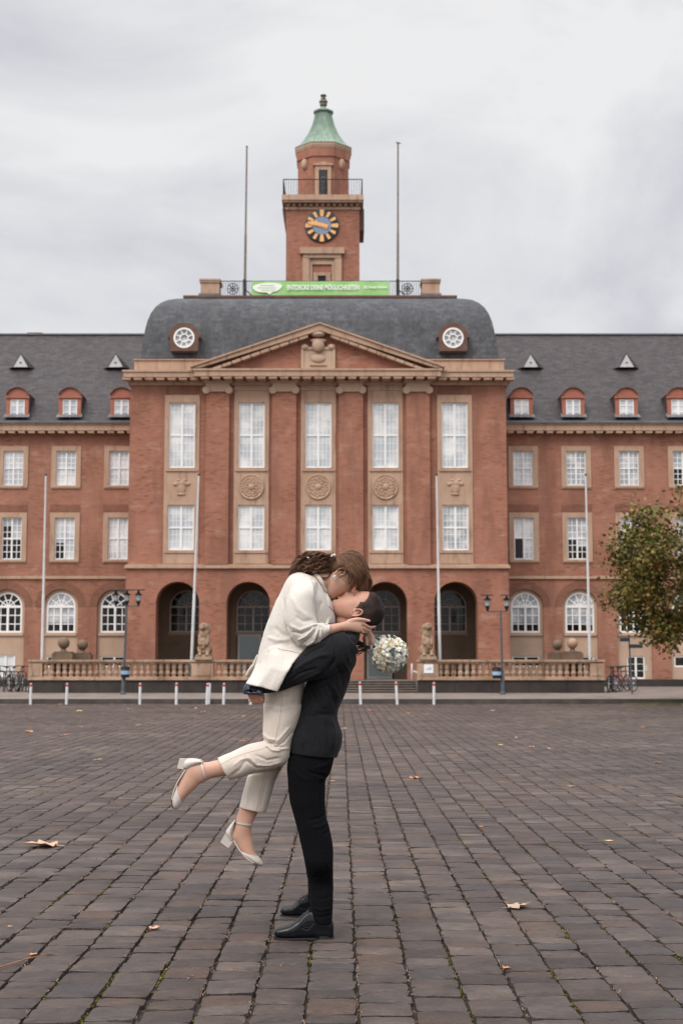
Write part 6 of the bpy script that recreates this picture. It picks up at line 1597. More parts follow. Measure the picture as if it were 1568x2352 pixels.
# lower legs and feet
loft(b, [((400, 1200), (470, 1320), -.088, .048), ((330, 1232), (385, 1340), -.085, .044), ((285, 1250), (345, 1343), -.083, .040), ((245, 1258), (285, 1350), -.08, .036), ((205, 1266), (235, 1360), -.078, .034), ((150, 1266), (200, 1378), -.076, .034), ((100, 1275), (165, 1396), -.075, .034), ((72, 1318), (150, 1412), -.075, .033), ((48, 1368), (120, 1440), -.075, .034), ((26, 1425), (84, 1478), -.075, .036), ((18, 1478), (62, 1508), -.075, .034), ((20, 1518), (40, 1530), -.075, .020)])
loft(b, [((440, 1440), (560, 1450), .065, .048), ((405, 1520), (520, 1530), .062, .042), ((388, 1570), (494, 1580), .06, .036), ((376, 1615), (474, 1625), .058, .034), ((360, 1660), (468, 1660), .058, .034), ((345, 1700), (470, 1690), .058, .033), ((372, 1738), (476, 1720), .058, .032), ((398, 1776), (484, 1760), .058, .034), ((425, 1806), (492, 1790), .058, .036), ((462, 1838), (508, 1812), .058, .034), ((500, 1856), (524, 1840), .058, .022)])
# near arm, hand cradling his head
chain(b, [(770, 270, -.12), (745, 400, -.17), (760, 520, -.2), (850, 520, -.195), (925, 496, -.17), (1000, 478, -.13)], [.045, .042, .036, .033, .026, .0215])
loft(b, [((985, 455), (990, 508), -.138, .020), ((1020, 446), (1022, 506), -.128, .0195), ((1050, 437), (1052, 508), -.120, .019), ((1080, 436), (1085, 514), -.114, .017), ((1100, 446), (1112, 510), -.108, .013)], n=20)
chain(b, [(1035, 452, -.124), (1070, 440, -.122), (1104, 438, -.114), (1136, 444, -.100), (1152, 446, -.092)], [.0150, .0125, .0100, .0092, .0075], 12)
chain(b, [(1090, 455, -.112), (1120, 467, -.098), (1150, 482, -.075), (1172, 482, -.055), (1184, 478, -.045)], [.0115, .0100, .0090, .0082, .0066], 12)
chain(b, [(1090, 478, -.110), (1116, 490, -.095), (1140, 500, -.070), (1158, 502, -.050)], [.0110, .0098, .0088, .0070], 12)
chain(b, [(1082, 498, -.106), (1106, 508, -.092), (1128, 510, -.068), (1142, 508, -.050)], [.0105, .0092, .0080, .0065], 12)
# far arm round his neck, hand on the stems
chain(b, [(840, 280, .12), (900, 380, .15), (985, 450, .15), (1060, 480, .12), (1120, 500, .085), (1140, 520, .07)], [.042, .038, .034, .028, .021, .0215])
loft(b, [((1116, 520), (1158, 500), .066, .018), ((1118, 548), (1178, 530), .06, .018), ((1128, 566), (1190, 560), .052, .017), ((1150, 580), (1192, 578), .045, .012)], n=18)
chain(b, [(1130, 548, .045), (1136, 580, .03), (1143, 610, .022), (1149, 630, .024)], [.0115, .0100, .0090, .0070], 12)
for k in range(3): chain(b, [(1160 + k * 12, 556 + k * 4, .045), (1170 + k * 11, 585 + k * 3, .030 + k * .004), (1172 + k * 9, 606 + k * 2, .040), (1170 + k * 8, 612, .06)], [.0105, .0095, .0085, .007], 10)
chain(b, [(1125, 545, .07), (1128, 585, .085), (1140, 612, .09)], [.0125, .0105, .008], 10)
me, co = fuse(b, VOX, 2); body_w = finish(me, co, 'body', SK_W, woman); bw_ = bvh_of([body_w]); bu_ = bvh_of([bz, body_w])
q = patch(bu_, [(848, 178), (876, 218), (898, 262), (914, 310), (922, 360), (918, 408), (903, 450), (893, 468)], [(872, 200), (898, 248), (918, 298), (936, 345), (948, 390), (953, 425), (947, 450), (928, 464)], .004, .005, 34, 8, bulge=.003)
q.build('lapel', C_BLAZ, bz, smooth=.9)
q = patch(bu_, [(822, 160), (838, 180), (860, 214), (884, 256), (896, 280)], [(848, 166), (866, 184), (884, 212), (900, 248), (908, 272)], .007, .007, 20, 8, bulge=.006, smooth_y=4); q.build('collar', C_BLAZ, bz, smooth=.9)
q = MB()
for A, B_ in (([(1141, 440), (1155, 442)], [(1141, 450), (1155, 450)]), ([(1174, 474), (1186, 474)], [(1174, 481), (1185, 480)]), ([(1144, 618), (1148, 633)], [(1152, 616), (1154, 631)])): patch(bw_, A, B_, .0012, .001, 6, 4, smooth_y=0).build('fingernail', NAIL, woman, smooth=True)

q = MB(); c = proj(bw_, 1112, 511, -.004); q.tube([c + Vector((.003 * math.sin(a), .010 * math.cos(a), .011 * math.sin(a))) for a in [2 * PI * k / 16 for k in range(17)]], .0016, 6); q.build('ring', SILVER, woman, smooth=True)
e0 = HWm.p(-.004, -.0835, -.030); q = MB(); q.tube([e0 + HWm.F * (.007 * math.cos(a)) * 1. + HWm.U * (.009 * math.sin(a)) for a in [2 * PI * k / 14 for k in range(15)]], .0022, 6)
q.tube([e0 - HWm.F * .006 + HWm.U * (-.004) + HWm.F * (.005 * math.cos(a)) + HWm.U * (.006 * math.sin(a)) for a in [2 * PI * k / 14 for k in range(15)]], .0016, 6); q.build('earring', SILVER, woman, smooth=True)
q = MB()
for sg in (-1, 1): q.tube([HWm.p(.0755, sg * .020, .010), HWm.p(.0775, sg * .031, .0075), HWm.p(.070, sg * .045, .011)], [.0010, .0016, .0010], 6); [q.tube([HWm.p(.0775 - .0002 * k * k, sg * (.026 + .003 * k), .008), HWm.p(.0845 - .0002 * k * k, sg * (.027 + .0035 * k), .003)], [.0006, .0002], 4) for k in range(7)]
q.build('eyelashes', H_M, woman)
# lips of both
LIP = mat('lip_rose', (.50, .17, .14), .4)
for hf, own in ((HWm, woman), (HM, man)):
    q = MB(); 
    for z, o_, r in ((-.0515, .0825, .0034), (-.0598, .083, .0038)):
        pts = [hf.p(o_ - 17. * y * y, y, z + (.0 if abs(y) < .006 else .0)) for y in np.linspace(-.022, .022, 11)]; q.tube(pts, [r * hf.s * math.sqrt(max(.08, 1 - (y / .024) ** 2)) for y in np.linspace(-.022, .022, 11)], 8)
    q.build('lips', LIP, own, smooth=True)
# ---- white shoes
def white_shoe(dy, toe, counter, heel, strap, sole, lab, hd=.036):
    b = MB(); loft(b, [(s[0], s[1], dy, s[2]) for s in toe]); 
    me, co = fuse(b, .0026, 2)
    so_ = finish(me, co, 'shoe', L_WHT, woman); so_['label'] = lab
    b = MB(); loft(b, [(s[0], s[1], dy, s[2]) for s in counter]); me, co = fuse(b, .0026, 2); finish(me, co, 'heel_counter', L_WHT, so_)
    b = MB(); q_ = [PZ(x, y, dy) for x, y in heel]; b.rings([[p + Vector((0, -.023, 0)) for p in q_], [p + Vector((0, .023, 0)) for p in q_]]); ho = fix_normals(b.build('block_heel', L_WHT, so_))
    b = MB(); a, c_ = q_[2], q_[3]; d = (q_[2] - q_[1]); d.normalize(); dn = ((q_[3] - q_[0]) + (q_[2] - q_[1])).normalized() * .003
    b.rings([[a + Vector((0, -.023, 0)), c_ + Vector((0, -.023, 0)), c_ + dn + Vector((0, -.023, 0)), a + dn + Vector((0, -.023, 0))], [a + Vector((0, .023, 0)), c_ + Vector((0, .023, 0)), c_ + dn + Vector((0, .023, 0)), a + dn + Vector((0, .023, 0))]]); fix_normals(b.build('heel_tip', SOLE_T, so_))
    # sole edge strip
    b = MB(); rings = []
    S_ = resample(sole, 22); 
    for i, p in enumerate(S_):
        u = i / 21; w = hd * (.62 + .38 * math.sin(PI * min(1, u * .75 + .15))) if u < .93 else hd * .62
        t0, t1 = S_[max(i - 1, 0)], S_[min(i + 1, 21)]; tv = (t1 - t0) / np.linalg.norm(t1 - t0); nv = np.array([-tv[1], tv[0]]) * 3.2
        A_, B2 = p - nv * .5, p + nv * .5; rings.append([PZ(A_[0], A_[1], dy - w), PZ(A_[0], A_[1], dy + w), PZ(B2[0], B2[1], dy + w), PZ(B2[0], B2[1], dy - w)])
    b.rings(rings); fix_normals(b.build('sole', SOLE_T, so_, smooth=.7))
    b = MB(); rings = []
    for i, p in enumerate(S_[:17]):   # upper edge running along the foot bed
        u = i / 21; w = hd * (.60 + .38 * math.sin(PI * min(1, u * .75 + .15)))
        t0, t1 = S_[max(i - 1, 0)], S_[min(i + 1, 21)]; tv = (t1 - t0) / np.linalg.norm(t1 - t0); nv = np.array([tv[1], -tv[0]])
        A_, B2 = p + nv * 1.5, p + nv * 9; rings.append([PZ(A_[0], A_[1], dy - w), PZ(A_[0], A_[1], dy + w), PZ(B2[0], B2[1], dy + w), PZ(B2[0], B2[1], dy - w)])
    b.rings(rings); fix_normals(b.build('foot_bed', L_WHT, so_, smooth=.7))
    # ankle strap: flat band round the ankle
    (x0, y0), (x1, y1) = strap; c = PZ((x0 + x1) / 2, (y0 + y1) / 2, dy); hw = (PZ(x1, y1, dy) - PZ(x0, y0, dy)) / 2; ax_ = hw.cross(Vector((0, 1, 0))).normalized(); b = MB(); n = 40
    rings = []
    for k in range(n + 1):
        g = 2 * PI * k / n; o_ = hw * math.cos(g) * 1.03 + Vector((0, .0375 * math.sin(g), 0)); rad = o_.normalized(); m_p = c + o_ + ax_ * .004 * math.sin(g)
        rings.append([m_p + ax_ * .0048, m_p - ax_ * .0048, m_p - ax_ * .0048 + rad * .0022, m_p + ax_ * .0048 + rad * .0022])
    b.rings(rings, cap=False); fix_normals(b.build('ankle_strap', L_WHT, so_, smooth=.7))
    b = MB(); bp = c + hw * -.80 + Vector((0, -.026, 0)); b.cbox(bp, (.010, .004, .012)); b.build('buckle', SILVER, so_)
toe1 = [((33, 1398), (50, 1402), .030), ((22, 1425), (60, 1450), .037), ((9, 1452), (75, 1474), .040), ((4, 1480), (68, 1500), .040), ((6, 1505), (55, 1524), .035), ((12, 1526), (42, 1538), .024), ((20, 1537), (32, 1541), .010)]
cnt1 = [((92, 1245), (120, 1242), .020), ((72, 1262), (150, 1248), .034), ((74, 1290), (120, 1276), .036), ((72, 1312), (92, 1306), .033)]
cnt1 = [((178, 1250), (186, 1272), .034), ((140, 1243), (158, 1284), .0365), ((105, 1243), (125, 1300), .037), ((82, 1250), (104, 1312), .036), ((74, 1272), (92, 1316), .030)]
white_shoe(-.075, toe1, cnt1, [(92, 1246), (78, 1306), (40, 1299), (54, 1245)], [(183, 1262), (212, 1364)], [(80, 1306), (62, 1335), (38, 1372), (14, 1425), (4, 1465), (3, 1500), (10, 1530), (22, 1541)], 'white ankle strap shoe on the foot kicked up behind')
toe2 = [((402, 1788), (418, 1778), .030), ((418, 1808), (448, 1783), .037), ((442, 1830), (478, 1789), .040), ((470, 1849), (502, 1806), .040), ((495, 1860), (522, 1826), .035), ((518, 1867), (534, 1846), .024), ((532, 1867), (539, 1857), .010)]
cnt2 = [((366, 1606), (378, 1604), .030), ((348, 1626), (372, 1634), .036), ((330, 1650), (366, 1668), .037), ((320, 1674), (364, 1696), .036), ((340, 1712), (366, 1722), .030)]
white_shoe(.058, toe2, cnt2, [(366, 1722), (318, 1678), (290, 1727), (336, 1761)], [(372, 1606), (474, 1625)], [(362, 1722), (374, 1744), (392, 1774), (414, 1803), (440, 1830), (470, 1851), (505, 1866), (536, 1867)], 'white ankle strap shoe on the hanging foot, toe pointing down')
# ---- her hair
def hw_of(x, z): 
    q_ = 1 - ((x + .002) / .103) ** 2 - ((z - .028) / .116) ** 2; return .0875 * math.sqrt(q_) if q_ > 0 else 0.
def canon(zx, zy):
    v = PZ(zx, zy, 0) - PZ(985, 172, 0); return v.dot(HWm.F) / HWm.s, v.dot(HWm.U) / HWm.s
HF_, HU_ = HWm.F, HWm.U
cap_ = hair_cap(HWm, POLY_W, .0075, True, 'hair', H_W, woman)
hb = MB(); rh_ = random.Random(21)
cb = bvh_of([cap_]); CEN = HWm.p(-.005, 0, .02)
def on_head(d, off):
    h = cb.ray_cast(CEN + d * .02, d, .3); r = (h[0] - CEN).length if h[0] is not None else .105 * HWm.s
    return CEN + d * (r + off)
def dirc(x, y, z): return (HWm.p(x, y, z) - CEN).normalized()
END = [dirc(-.088, y, z) for y, z in ((-.02, .03), (0, .035), (.02, .03), (-.024, .0), (.024, .0), (-.02, -.03), (.02, -.03))]
for _ in range(1500):
    w_ = rh_.random(); sgn = rh_.choice((-1, 1))
    if w_ < .5: y = rh_.uniform(.0, .055) * sgn; st0 = dirc(.085 - 9 * y * y, y, .088 - abs(y) * .45)
    elif w_ < .8: u = rh_.random(); st0 = dirc(.055 - .04 * u, sgn * (.062 + .01 * u), .056 - .016 * u)
    else: u = rh_.random(); st0 = dirc(.012 - .04 * u, sgn * .073, .038 - .05 * max(0, u - .5) * 2)
    e = rh_.choice(END) ; e = (e + Vector((rh_.gauss(0, .08), rh_.gauss(0, .08), rh_.gauss(0, .08)))).normalized()
    e = Vector((e.x, abs(e.y - 0) * sgn if abs(e.y) > .05 else e.y, e.z)).normalized()
    lift = rh_.uniform(.0, .006); ph = rh_.uniform(0, 6); P_ = []
    bow = Vector((0, sgn, 0)) * .20 + HWm.U * .28
    for i in range(15):
        t_ = i / 14; d = (st0 * (1 - t_) + e * t_ + bow * math.sin(PI * t_) * (.6 + .3 * math.sin(ph))).normalized(); P_.append(on_head(d, .0005 + lift * math.sin(PI * min(1, .1 + t_)) + .0006 * math.sin(ph + 9 * t_)))
    r = rh_.uniform(.0008, .0015); hb.tube(P_, [r * (.5 + .5 * math.sin(PI * min(1, .15 + i / 14 * .8))) for i in range(15)], 4)
def lockset(A, B_, n, side, r0=.0011, wig=0., dfun=None, taper=.35, jit=4, K=18, clump=0):
    A, B_ = resample(A, K), resample(B_, K)
    for _ in range(n):
        if clump: cu = rh_.randrange(clump); cr_ = random.Random(cu * 31 + int(A[0][1])); u = min(1, max(0, (cu + .5) / clump + rh_.gauss(0, .5) / clump)); ph, fr = cr_.uniform(0, 6.28), cr_.uniform(.7, 1.5); yb = cr_.uniform(-1, 1) + rh_.gauss(0, .12); jx, jy = cr_.gauss(0, jit * 1.5) + rh_.gauss(0, 2.5), cr_.gauss(0, jit * 1.5) + rh_.gauss(0, 2.5)
        else: u = rh_.random(); ph, fr = rh_.uniform(0, 6.28), rh_.uniform(.7, 1.5); jx, jy = rh_.gauss(0, jit), rh_.gauss(0, jit); yb = rh_.uniform(-1, 1)
        P_ = []; t0 = rh_.uniform(0, .12); t1 = rh_.uniform(.84, 1.)
        for i in range(K):
            t_ = i / (K - 1); k = (t0 + (t1 - t0) * t_) * (K - 1); i0 = min(int(k), K - 2); f_ = k - i0; p = (A[i0] * (1 - f_) + A[i0 + 1] * f_) * (1 - u) + (B_[i0] * (1 - f_) + B_[i0 + 1] * f_) * u; x, y = p[0] + jx * t_, p[1] + jy * t_
            cl = math.sin(u * 14 + yb * 3) if not clump else math.sin(ph)
            y += wig * math.sin(fr * (12.5 if clump else 5.4) * t_ + cl * 2.2 + ph * (1 if clump else .15)) * t_; x += wig * .5 * math.cos((13 if clump else 8) * t_ + cl * 2 + ph * (1 if clump else .15)) * t_
            P_.append(PZ(x, y, dfun(u, t_, yb, x, y)))
        rr = [r0 * rh_.uniform(.7, 1.3) * (taper + (1 - taper) * math.sin(PI * min(1, .12 + i / (K - 1) * .85)) ** .6) for i in range(K)]; hb.tube(P_, rr, 4)
def dside(s_):
    def f(u, t_, yb, x, y):
        cx_, cz_ = canon(x, y - 12); w = max(hw_of(cx_, cz_), .045 - .02 * t_); return .010 + s_ * (w * HWm.s + .004 + .003 * yb)
    return f
for s_ in (-1, 1):   # long fringe swept from the parting down past the temple
    lockset([(1075, 70), (1125, 110), (1158, 190), (1160, 240), (1141, 282)], [(1010, 120), (1045, 165), (1085, 205), (1092, 236), (1066, 268)], 420, s_, .0011, 2., dside(s_))
    lockset([(1110, 100), (1152, 170), (1165, 218), (1158, 252), (1142, 286)], [(1070, 110), (1110, 160), (1135, 210), (1135, 250), (1118, 280)], 220, s_, .0011, 1.5, dside(s_))
    lockset([(1040, 100), (1075, 150), (1085, 200), (1070, 240), (1046, 262)], [(1005, 125), (1020, 155), (1035, 185), (1030, 205), (1012, 214)], 60, s_, .0009, 1.5, dside(s_), taper=.15)
lockset([(1162, 190), (1167, 228), (1160, 256), (1142, 286)], [(1140, 190), (1148, 235), (1140, 264), (1108, 274)], 260, 1, .0011, 1.5, dfun=lambda u, t_, yb, x, y: .010 + yb * .07 * (1 - .5 * t_))
def dp(u, t_, yb, x, y):
    e = (.028 + .045 * math.sin(PI * min(1, .1 + t_ * .8))) * math.sqrt(max(.06, 1 - (2 * u - 1) ** 2)); return .010 + (-e * (.75 + .25 * abs(yb)) if yb < .45 else e * yb)
PT = [(944, 64), (900, 54), (850, 58), (800, 66), (755, 88), (712, 122)]; PB = [(930, 190), (895, 190), (850, 184), (800, 172), (750, 172), (694, 182)]
lockset(PT, PB, 2600, 0, .0012, 12, dfun=dp, taper=.3, clump=46, jit=2.5)
lockset(PT, PB, 1100, 0, .0011, 8, dfun=dp, taper=.3, jit=5)
for k in range(26):      # separate wavy curls over the surface of the ponytail
    v0 = (k % 9) / 8; y0, y1 = 70 + 105 * v0 + rh_.uniform(-6, 6), 78 + 92 * v0 + rh_.uniform(-14, 14); x1 = rh_.uniform(696, 740) + 30 * abs(v0 - .6); am, wl, ph = rh_.uniform(6, 11), rh_.uniform(55, 90), rh_.uniform(0, 6.28); dn = rh_.uniform(.045, .078)
    for q_ in range(34):
        ox, oy, od = rh_.gauss(0, 2), rh_.gauss(0, 2.6), rh_.gauss(0, .003); P_ = []; x_end = x1 + rh_.uniform(-12, 22)
        for i in range(26):
            t_ = i / 25; x = 938 + (x_end - 938) * t_; e = math.sin(PI * min(1, .08 + t_ * .85)); grow = min(1, t_ * 3)
            P_.append(PZ(x + ox * grow, y0 + (y1 - y0) * t_ - 8 * math.sin(PI * t_) + am * grow * math.sin(2 * PI * (938 - x) / wl + ph) + oy * grow * (1 + .8 * t_), .010 - dn * (.55 + .55 * e) - .006 * math.cos(2 * PI * (938 - x) / wl + ph) + od))
        r_ = rh_.uniform(.0007, .0012); hb.tube(P_, [r_ * (1 if i < 20 else (26 - i) / 6) for i in range(26)], 3)
lockset([(938, 66), (880, 54), (830, 50), (790, 54), (768, 72)], [(930, 90), (870, 70), (820, 64), (780, 70), (760, 62)], 110, 0, .0010, 10, dfun=dp, taper=.12, jit=8)
lockset([(940, 130), (925, 170), (905, 192), (860, 190), (812, 165)], [(935, 175), (925, 196), (897, 210), (862, 200), (830, 178)], 380, 0, .0012, 4, dfun=dp, taper=.2)
lockset([(790, 75), (750, 82), (725, 110), (712, 130)], [(780, 90), (740, 110), (712, 140), (694, 172)], 160, 0, .0010, 11, dfun=lambda u, t_, yb, x, y: .01 + yb * .07, taper=.12, jit=7)
lockset([(945, 62), (925, 90), (920, 130), (925, 170)], [(960, 70), (945, 110), (940, 150), (940, 185)], 160, 0, .0012, 3, dfun=lambda u, t_, yb, x, y: .010 + yb * .075)
q = MB(); loft(q, [((938, 74), (934, 182), .01, .05), ((880, 72), (885, 180), .01, .06), ((820, 78), (815, 165), .01, .065), ((765, 98), (760, 158), .01, .06), ((730, 115), (728, 150), .01, .04)]); q.build('hair_mass', H_W, cap_, smooth=True)
for k in range(4):   # loose wisps across the cheek
    hb.tube([PZ(990 + 3 * k, 186, -.088), PZ(996 + 2 * k, 204 + 4 * k, -.097), PZ(1020 + 3 * k, 216 + 4 * k, -.096), PZ(1062 + 4 * k, 208 + 3 * k, -.088)], [.0003, .0005, .0004, .0002], 4)
hb.build('hair_strands', H_W, cap_, smooth=True)
q = MB(); q.cbox(PZ(940, 66, -.03), (.030, .02, .012), Matrix.Rotation(-.45, 3, 'Y')); q.build('hair_clip', mat('ivory_clip', (.75, .72, .66), .3), woman)
q = MB(); q.cbox(PZ(789, 78, -.06), (.026, .012, .006), Matrix.Rotation(.1, 3, 'Y')); q.build('hair_clip', mat('ivory_clip_small', (.75, .74, .72), .3), woman)
# ================================================================== BOUQUET
bc = PZ(1264, 638, .03); Rb = .097
bq = thing('bouquet', 'round wedding bouquet of cream roses, white blossoms and eucalyptus held behind the neck', 'bouquet', bc)
petal_c = [vary('rose_cream', (.84, .74, .56), (.88, .81, .67), 30., .6, Subsurface_Weight=.1), vary('blossom_white', (.82, .78, .68), (.88, .86, .79), 30., .6, Subsurface_Weight=.1), vary('rose_peach', (.80, .58, .36), (.82, .68, .48), 30., .6)]
rb_ = random.Random(11)
def rose(c, n, r, material, name='rose'):
    b = MB(); n = n.normalized(); a0 = n.orthogonal().normalized(); b0 = n.cross(a0)
    for ring_, (rad, tilt, np_, sz) in enumerate(((.16, .15, 3, .42), (.34, .35, 4, .55), (.58, .7, 5, .66), (.82, 1.1, 6, .7))):
        for k in range(np_):
            g = 2 * PI * (k + .5 * ring_) / np_ + rb_.uniform(-.15, .15); o = (a0 * math.cos(g) + b0 * math.sin(g)); tn = (b0 * math.cos(g) - a0 * math.sin(g)); base = c + o * rad * r * .45 - n * r * .35; w = sz * r; h = r * (.95 - ring_ * .12)
            up = (n * math.cos(tilt) + o * math.sin(tilt)); P_ = []
            for i in range(4):
                v_ = i / 3; ww = w * math.sin(PI * (.22 + .55 * v_)) * .8
                for j in range(5):
                    u = j / 4 * 2 - 1; P_.append(base + up * h * v_ + tn * ww * u - o * ww * .45 * u * u + o * h * .16 * v_ * v_ * (ring_ * .6))
            b.add(P_, [(i * 5 + j, i * 5 + j + 1, (i + 1) * 5 + j + 1, (i + 1) * 5 + j) for i in range(3) for j in range(4)])
    return b.build(name, material, bq, smooth=True)
def blossom(c, n, r, material):
    b = MB(); n = n.normalized(); a0 = n.orthogonal().normalized(); b0 = n.cross(a0)
    for q_ in range(11):
        d = (n + a0 * rb_.gauss(0, .75) + b0 * rb_.gauss(0, .75)).normalized(); cc_ = c + d * r * rb_.uniform(.65, 1.); s_ = r * .56; aa = d.orthogonal().normalized(); bb = d.cross(aa); g0 = rb_.uniform(0, 6)
        for k in range(5):
            g = g0 + 2 * PI * k / 5; o = aa * math.cos(g) + bb * math.sin(g); tn = bb * math.cos(g) - aa * math.sin(g)
            b.add([cc_, cc_ + o * s_ * .4 + tn * s_ * .36 + d * s_ * .10, cc_ + o * s_ * .85 + tn * s_ * .34 + d * s_ * .16, cc_ + o * s_ * 1.02 + d * s_ * .08, cc_ + o * s_ * .85 - tn * s_ * .34 + d * s_ * .16, cc_ + o * s_ * .4 - tn * s_ * .36 + d * s_ * .10], [(0, 1, 2, 3), (0, 3, 4, 5)])
    return b.build('blossom', material, bq, smooth=True)
b = MB(); b.ell(bc, (Rb * .82,) * 3, nu=16, nv=12); b.build('greenery_core', mat('bouquet_core', (.55, .52, .40), .9), bq, smooth=True)
roses = [(-62, -18, 2), (-38, -42, 2), (-70, 8, 0), (-42, 8, 0), (-50, 36, 0), (-20, 62, 0), (20, -72, 0), (-12, -78, 0), (38, -50, 2), (52, -70, 0), (60, 20, 1), (30, 60, 0), (62, 62, 0), (-30, 98, 2), (5, 30, 0), (82, -20, 1), (74, 38, 1)]
for i_ in range(46):
    yy_ = 1 - 2 * (i_ + .5) / 46; r_ = math.sqrt(1 - yy_ * yy_); d_ = Vector((math.cos(2.4 * i_ + 1) * r_, yy_, math.sin(2.4 * i_ + 1) * r_))
    if d_.x > -.8 and i_ % 3: rose(bc + d_ * Rb * .90, d_, rb_.uniform(.014, .020), petal_c[rb_.choice((0, 1, 1, 0, 2))])
for (x, y, m_) in roses:
    x *= .98; y *= .98; rr = math.hypot(x, y) / (Rb * ZM); dz = -math.sqrt(max(.02, 1 - min(rr, .97) ** 2)) * Rb * .9; c = PZ(1264 + x, 638 + y, .03 + dz); rose(c, c - bc, .0215 if m_ != 1 else .019, petal_c[m_])
k = 0; ga = PI * (3 - math.sqrt(5))
for i in range(110):
    y = 1 - 2 * (i + .5) / 110; r = math.sqrt(1 - y * y); d = Vector((math.cos(ga * i) * r, y, math.sin(ga * i) * r))
    if d.x < -.86: continue
    blossom(bc + d * Rb * .86, d, .0185, petal_c[1 if i % 4 else 0])
ec = mat('eucalyptus_grey', (.065, .085, .078), .85, spec=.15); ec2 = mat('leaf_green', (.09, .13, .05), .6); by = mat('yellow_green_bud', (.48, .46, .15), .6)
def leafm(c, d, n, L, w, material):
    b = MB(); d = d.normalized(); s_ = d.cross(n).normalized(); nn = s_.cross(d); v = []
    for i in range(6):
        u = i / 5; ww = w * math.sin(PI * (.08 + .9 * u)) ; v += [c + d * L * u - s_ * ww + nn * .18 * ww, c + d * L * u - nn * .1 * ww, c + d * L * u + s_ * ww + nn * .18 * ww]
    b.add(v, [(i * 3 + j, i * 3 + j + 1, i * 3 + j + 4, i * 3 + j + 3) for i in range(5) for j in range(2)]); return b.build('leaf', material, bq, smooth=True)
for (x, y, dx, dy_, L, w, m_) in ((10, -12, 30, -22, .036, .016, 0), (18, -5, 14, 26, .03, .012, 0), (-8, 20, 20, 26, .02, .009, 0), (4, 50, -20, 16, .028, .012, 0), (14, 52, 18, 20, .03, .013, 0), (60, 66, 20, 14, .03, .012, 0), (60, 62, 24, -14, .026, .01, 0), (14, -92, 8, -30, .036, .012, 0), (20, -92, 26, -8, .028, .010, 1), (-4, -92, -16, -26, .03, .008, 0), (-52, -78, -14, -14, .025, .009, 0), (80, -70, 4, -34, .03, .004, 0), (96, -40, 16, 8, .026, .010, 1), (98, 4, 6, 24, .03, .012, 1), (90, 60, 10, 18, .026, .010, 1), (-58, 86, -6, 22, .026, .008, 1), (70, 84, 10, 14, .026, .010, 0), (-78, -40, -14, -4, .02, .011, 0), (12, -8, -16, -26, .02, .01, 0)):
    rr = min(.98, math.hypot(x, y) / (Rb * ZM)); dz = -math.sqrt(max(.0, 1 - rr ** 2)) * Rb * 1.08; c = PZ(1264 + x, 638 + y, .03 + dz); e = PZ(1264 + x + dx, 638 + y + dy_, .03 + dz - .004); leafm(c, e - c, Vector((rb_.uniform(-.7, .7), -1, rb_.uniform(-.5, .9))), L * .85, w * .8, ec if m_ == 0 else ec2)
b = MB()
for (x, y) in ((92, -55), (98, -48), (86, -62), (100, -60), (94, 40), (100, 48), (90, 54), (-6, -46), (2, -52), (8, -40), (-18, -58), (30, 12), (24, 22), (-8, 88), (-2, 94), (-16, 40), (-48, 18), (78, 92), (-40, -2)):
    rr = min(.99, math.hypot(x, y) / (Rb * ZM)); dz = -math.sqrt(max(0, 1 - rr ** 2)) * Rb * 1.05
    for _ in range(3): b.ell(PZ(1264 + x + rb_.uniform(-4, 4), 638 + y + rb_.uniform(-4, 4), .03 + dz), (.004, .004, .004), nu=8, nv=6)
b.build('buds', by, bq, smooth=True)
b = MB()
for k in range(26):
    y0 = rb_.uniform(-22, 14); d0 = rb_.uniform(-.02, .02); f_ = rb_.uniform(-1, 1); b.tube([PZ(1215, 620 + y0 * .6, .03 + d0), PZ(1160, 600 + y0 * .5, .03 + d0 * .6), PZ(rb_.uniform(1072, 1092), 600 + f_ * 52, .03 + d0 * 2.5)], [.0026, .0022, .0022], 6)
b.build('stems', mat('stem_green', (.022, .030, .012), .6), bq, smooth=True)
b = MB(); b.tube([PZ(1152, 599, .03), PZ(1170, 606, .03), PZ(1184, 612, .03)], [.014, .016, .018], 14); b.build('ribbon', mat('ivory_ribbon', (.68, .68, .68), .5), bq, smooth=True)
# ================================================================== CAMERA, LIGHT, SKY
cam = bpy.data.cameras.new('camera'); co_ = bpy.data.objects.new('camera', cam); COL.objects.link(co_)
cam.sensor_fit = 'VERTICAL'; cam.sensor_height = 36.; cam.sensor_width = 24.; cam.lens = F / 2352 * 36
co_.location = (0, 0, HC); co_.rotation_euler = (math.radians(90) + PITCH, 0, 0)
cam.clip_end = 3000; cam.clip_start = .1
cam.dof.use_dof = True; cam.dof.focus_distance = 7.45; cam.dof.aperture_fstop = 4.8
sc.camera = co_
wd = bpy.data.worlds.new('World'); sc.world = wd; wd.use_nodes = True; t = wd.node_tree
for n_ in list(t.nodes): t.nodes.remove(n_)
def wn(typ, **kw):
    nd = t.nodes.new(typ); ins = kw.pop('ins', {})
    for k, v in kw.items(): setattr(nd, k, v)
    for k, v in ins.items():
        if hasattr(v, 'is_output'): t.links.new(v, nd.inputs[k])
        else: nd.inputs[k].default_value = v
    return nd
SUN_EL, SUN_AZ = math.radians(46), math.radians(215)     # behind the camera, a little to the left
sky = wn('ShaderNodeTexSky', sky_type='NISHITA', sun_disc=False, sun_elevation=SUN_EL, sun_rotation=SUN_AZ)
tc = wn('ShaderNodeTexCoord')
mp = wn('ShaderNodeMapping', ins={'Vector': tc.outputs['Generated'], 'Scale': (1.0, 1.0, 1.7)})
n1 = wn('ShaderNodeTexNoise', ins={'Vector': mp.outputs[0], 'Scale': 2.6, 'Detail': 8., 'Roughness': .55, 'Distortion': .5})
rmp = wn('ShaderNodeValToRGB', ins={'Fac': n1.outputs['Fac']}); e = rmp.color_ramp.elements
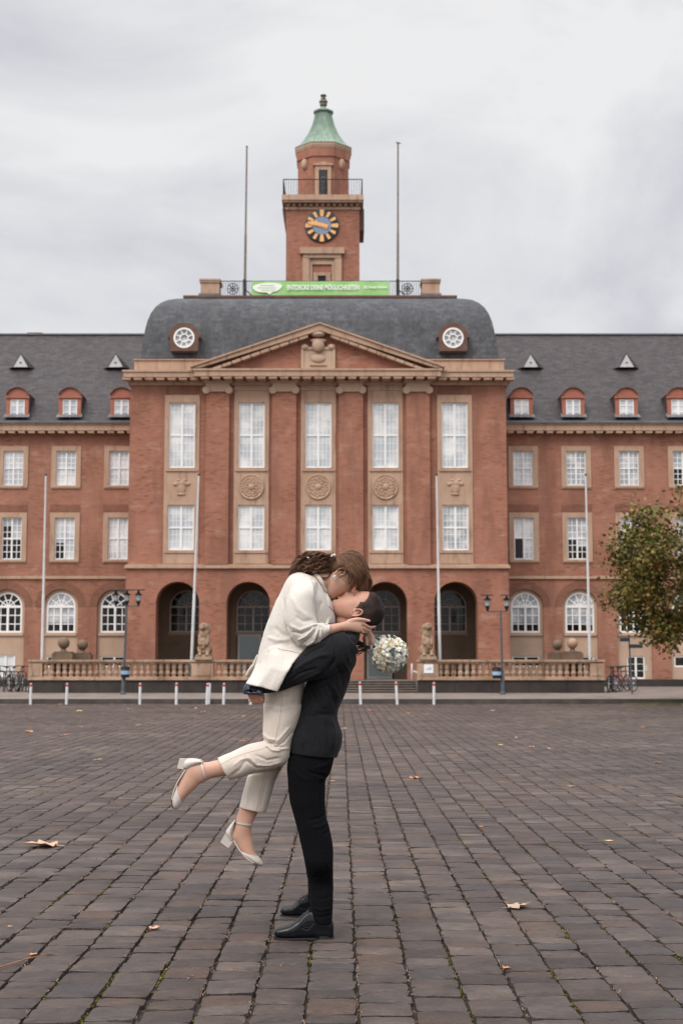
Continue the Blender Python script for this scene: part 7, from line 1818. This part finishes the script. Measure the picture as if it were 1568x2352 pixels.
e[0].position = .41; e[0].color = (.645, .65, .70, 1); e[1].position = .60; e[1].color = (.90, .90, .905, 1)
# the overcast is brighter round the hidden sun
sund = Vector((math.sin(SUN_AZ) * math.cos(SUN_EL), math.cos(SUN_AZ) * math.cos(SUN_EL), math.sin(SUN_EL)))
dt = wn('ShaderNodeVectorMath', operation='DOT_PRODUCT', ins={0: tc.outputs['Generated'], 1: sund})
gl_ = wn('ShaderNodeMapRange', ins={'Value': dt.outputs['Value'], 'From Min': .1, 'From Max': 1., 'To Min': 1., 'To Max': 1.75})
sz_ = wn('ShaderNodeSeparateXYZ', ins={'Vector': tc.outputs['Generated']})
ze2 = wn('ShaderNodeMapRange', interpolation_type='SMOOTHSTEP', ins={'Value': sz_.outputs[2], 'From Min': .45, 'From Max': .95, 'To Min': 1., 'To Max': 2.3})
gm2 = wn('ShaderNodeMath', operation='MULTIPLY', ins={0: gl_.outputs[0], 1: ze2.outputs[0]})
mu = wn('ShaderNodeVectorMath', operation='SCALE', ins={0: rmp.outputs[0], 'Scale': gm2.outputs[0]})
bg1 = wn('ShaderNodeBackground', ins={'Color': sky.outputs[0], 'Strength': .05})
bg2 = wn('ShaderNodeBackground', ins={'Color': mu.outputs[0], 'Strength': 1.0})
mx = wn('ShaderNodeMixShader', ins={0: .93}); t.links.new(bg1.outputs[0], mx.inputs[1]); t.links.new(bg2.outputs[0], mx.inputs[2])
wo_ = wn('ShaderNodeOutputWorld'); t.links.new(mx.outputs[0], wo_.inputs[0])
sl = bpy.data.lights.new('sun', 'SUN'); so = bpy.data.objects.new('sun', sl); COL.objects.link(so)
sl.energy = 1.5; sl.angle = math.radians(25); sl.color = (1., .93, .85)
so.rotation_euler = sund.to_track_quat('Z', 'Y').to_euler()
sc.view_settings.view_transform = 'Standard'; sc.view_settings.look = 'None'; sc.view_settings.exposure = 0.; sc.view_settings.gamma = 1.
sc.render.engine = 'CYCLES'
try:
    sc.cycles.use_denoising = True; sc.cycles.max_bounces = 6; sc.cycles.caustics_reflective = False; sc.cycles.caustics_refractive = False
    sc.cycles.filter_width = 1.3
except Exception: pass
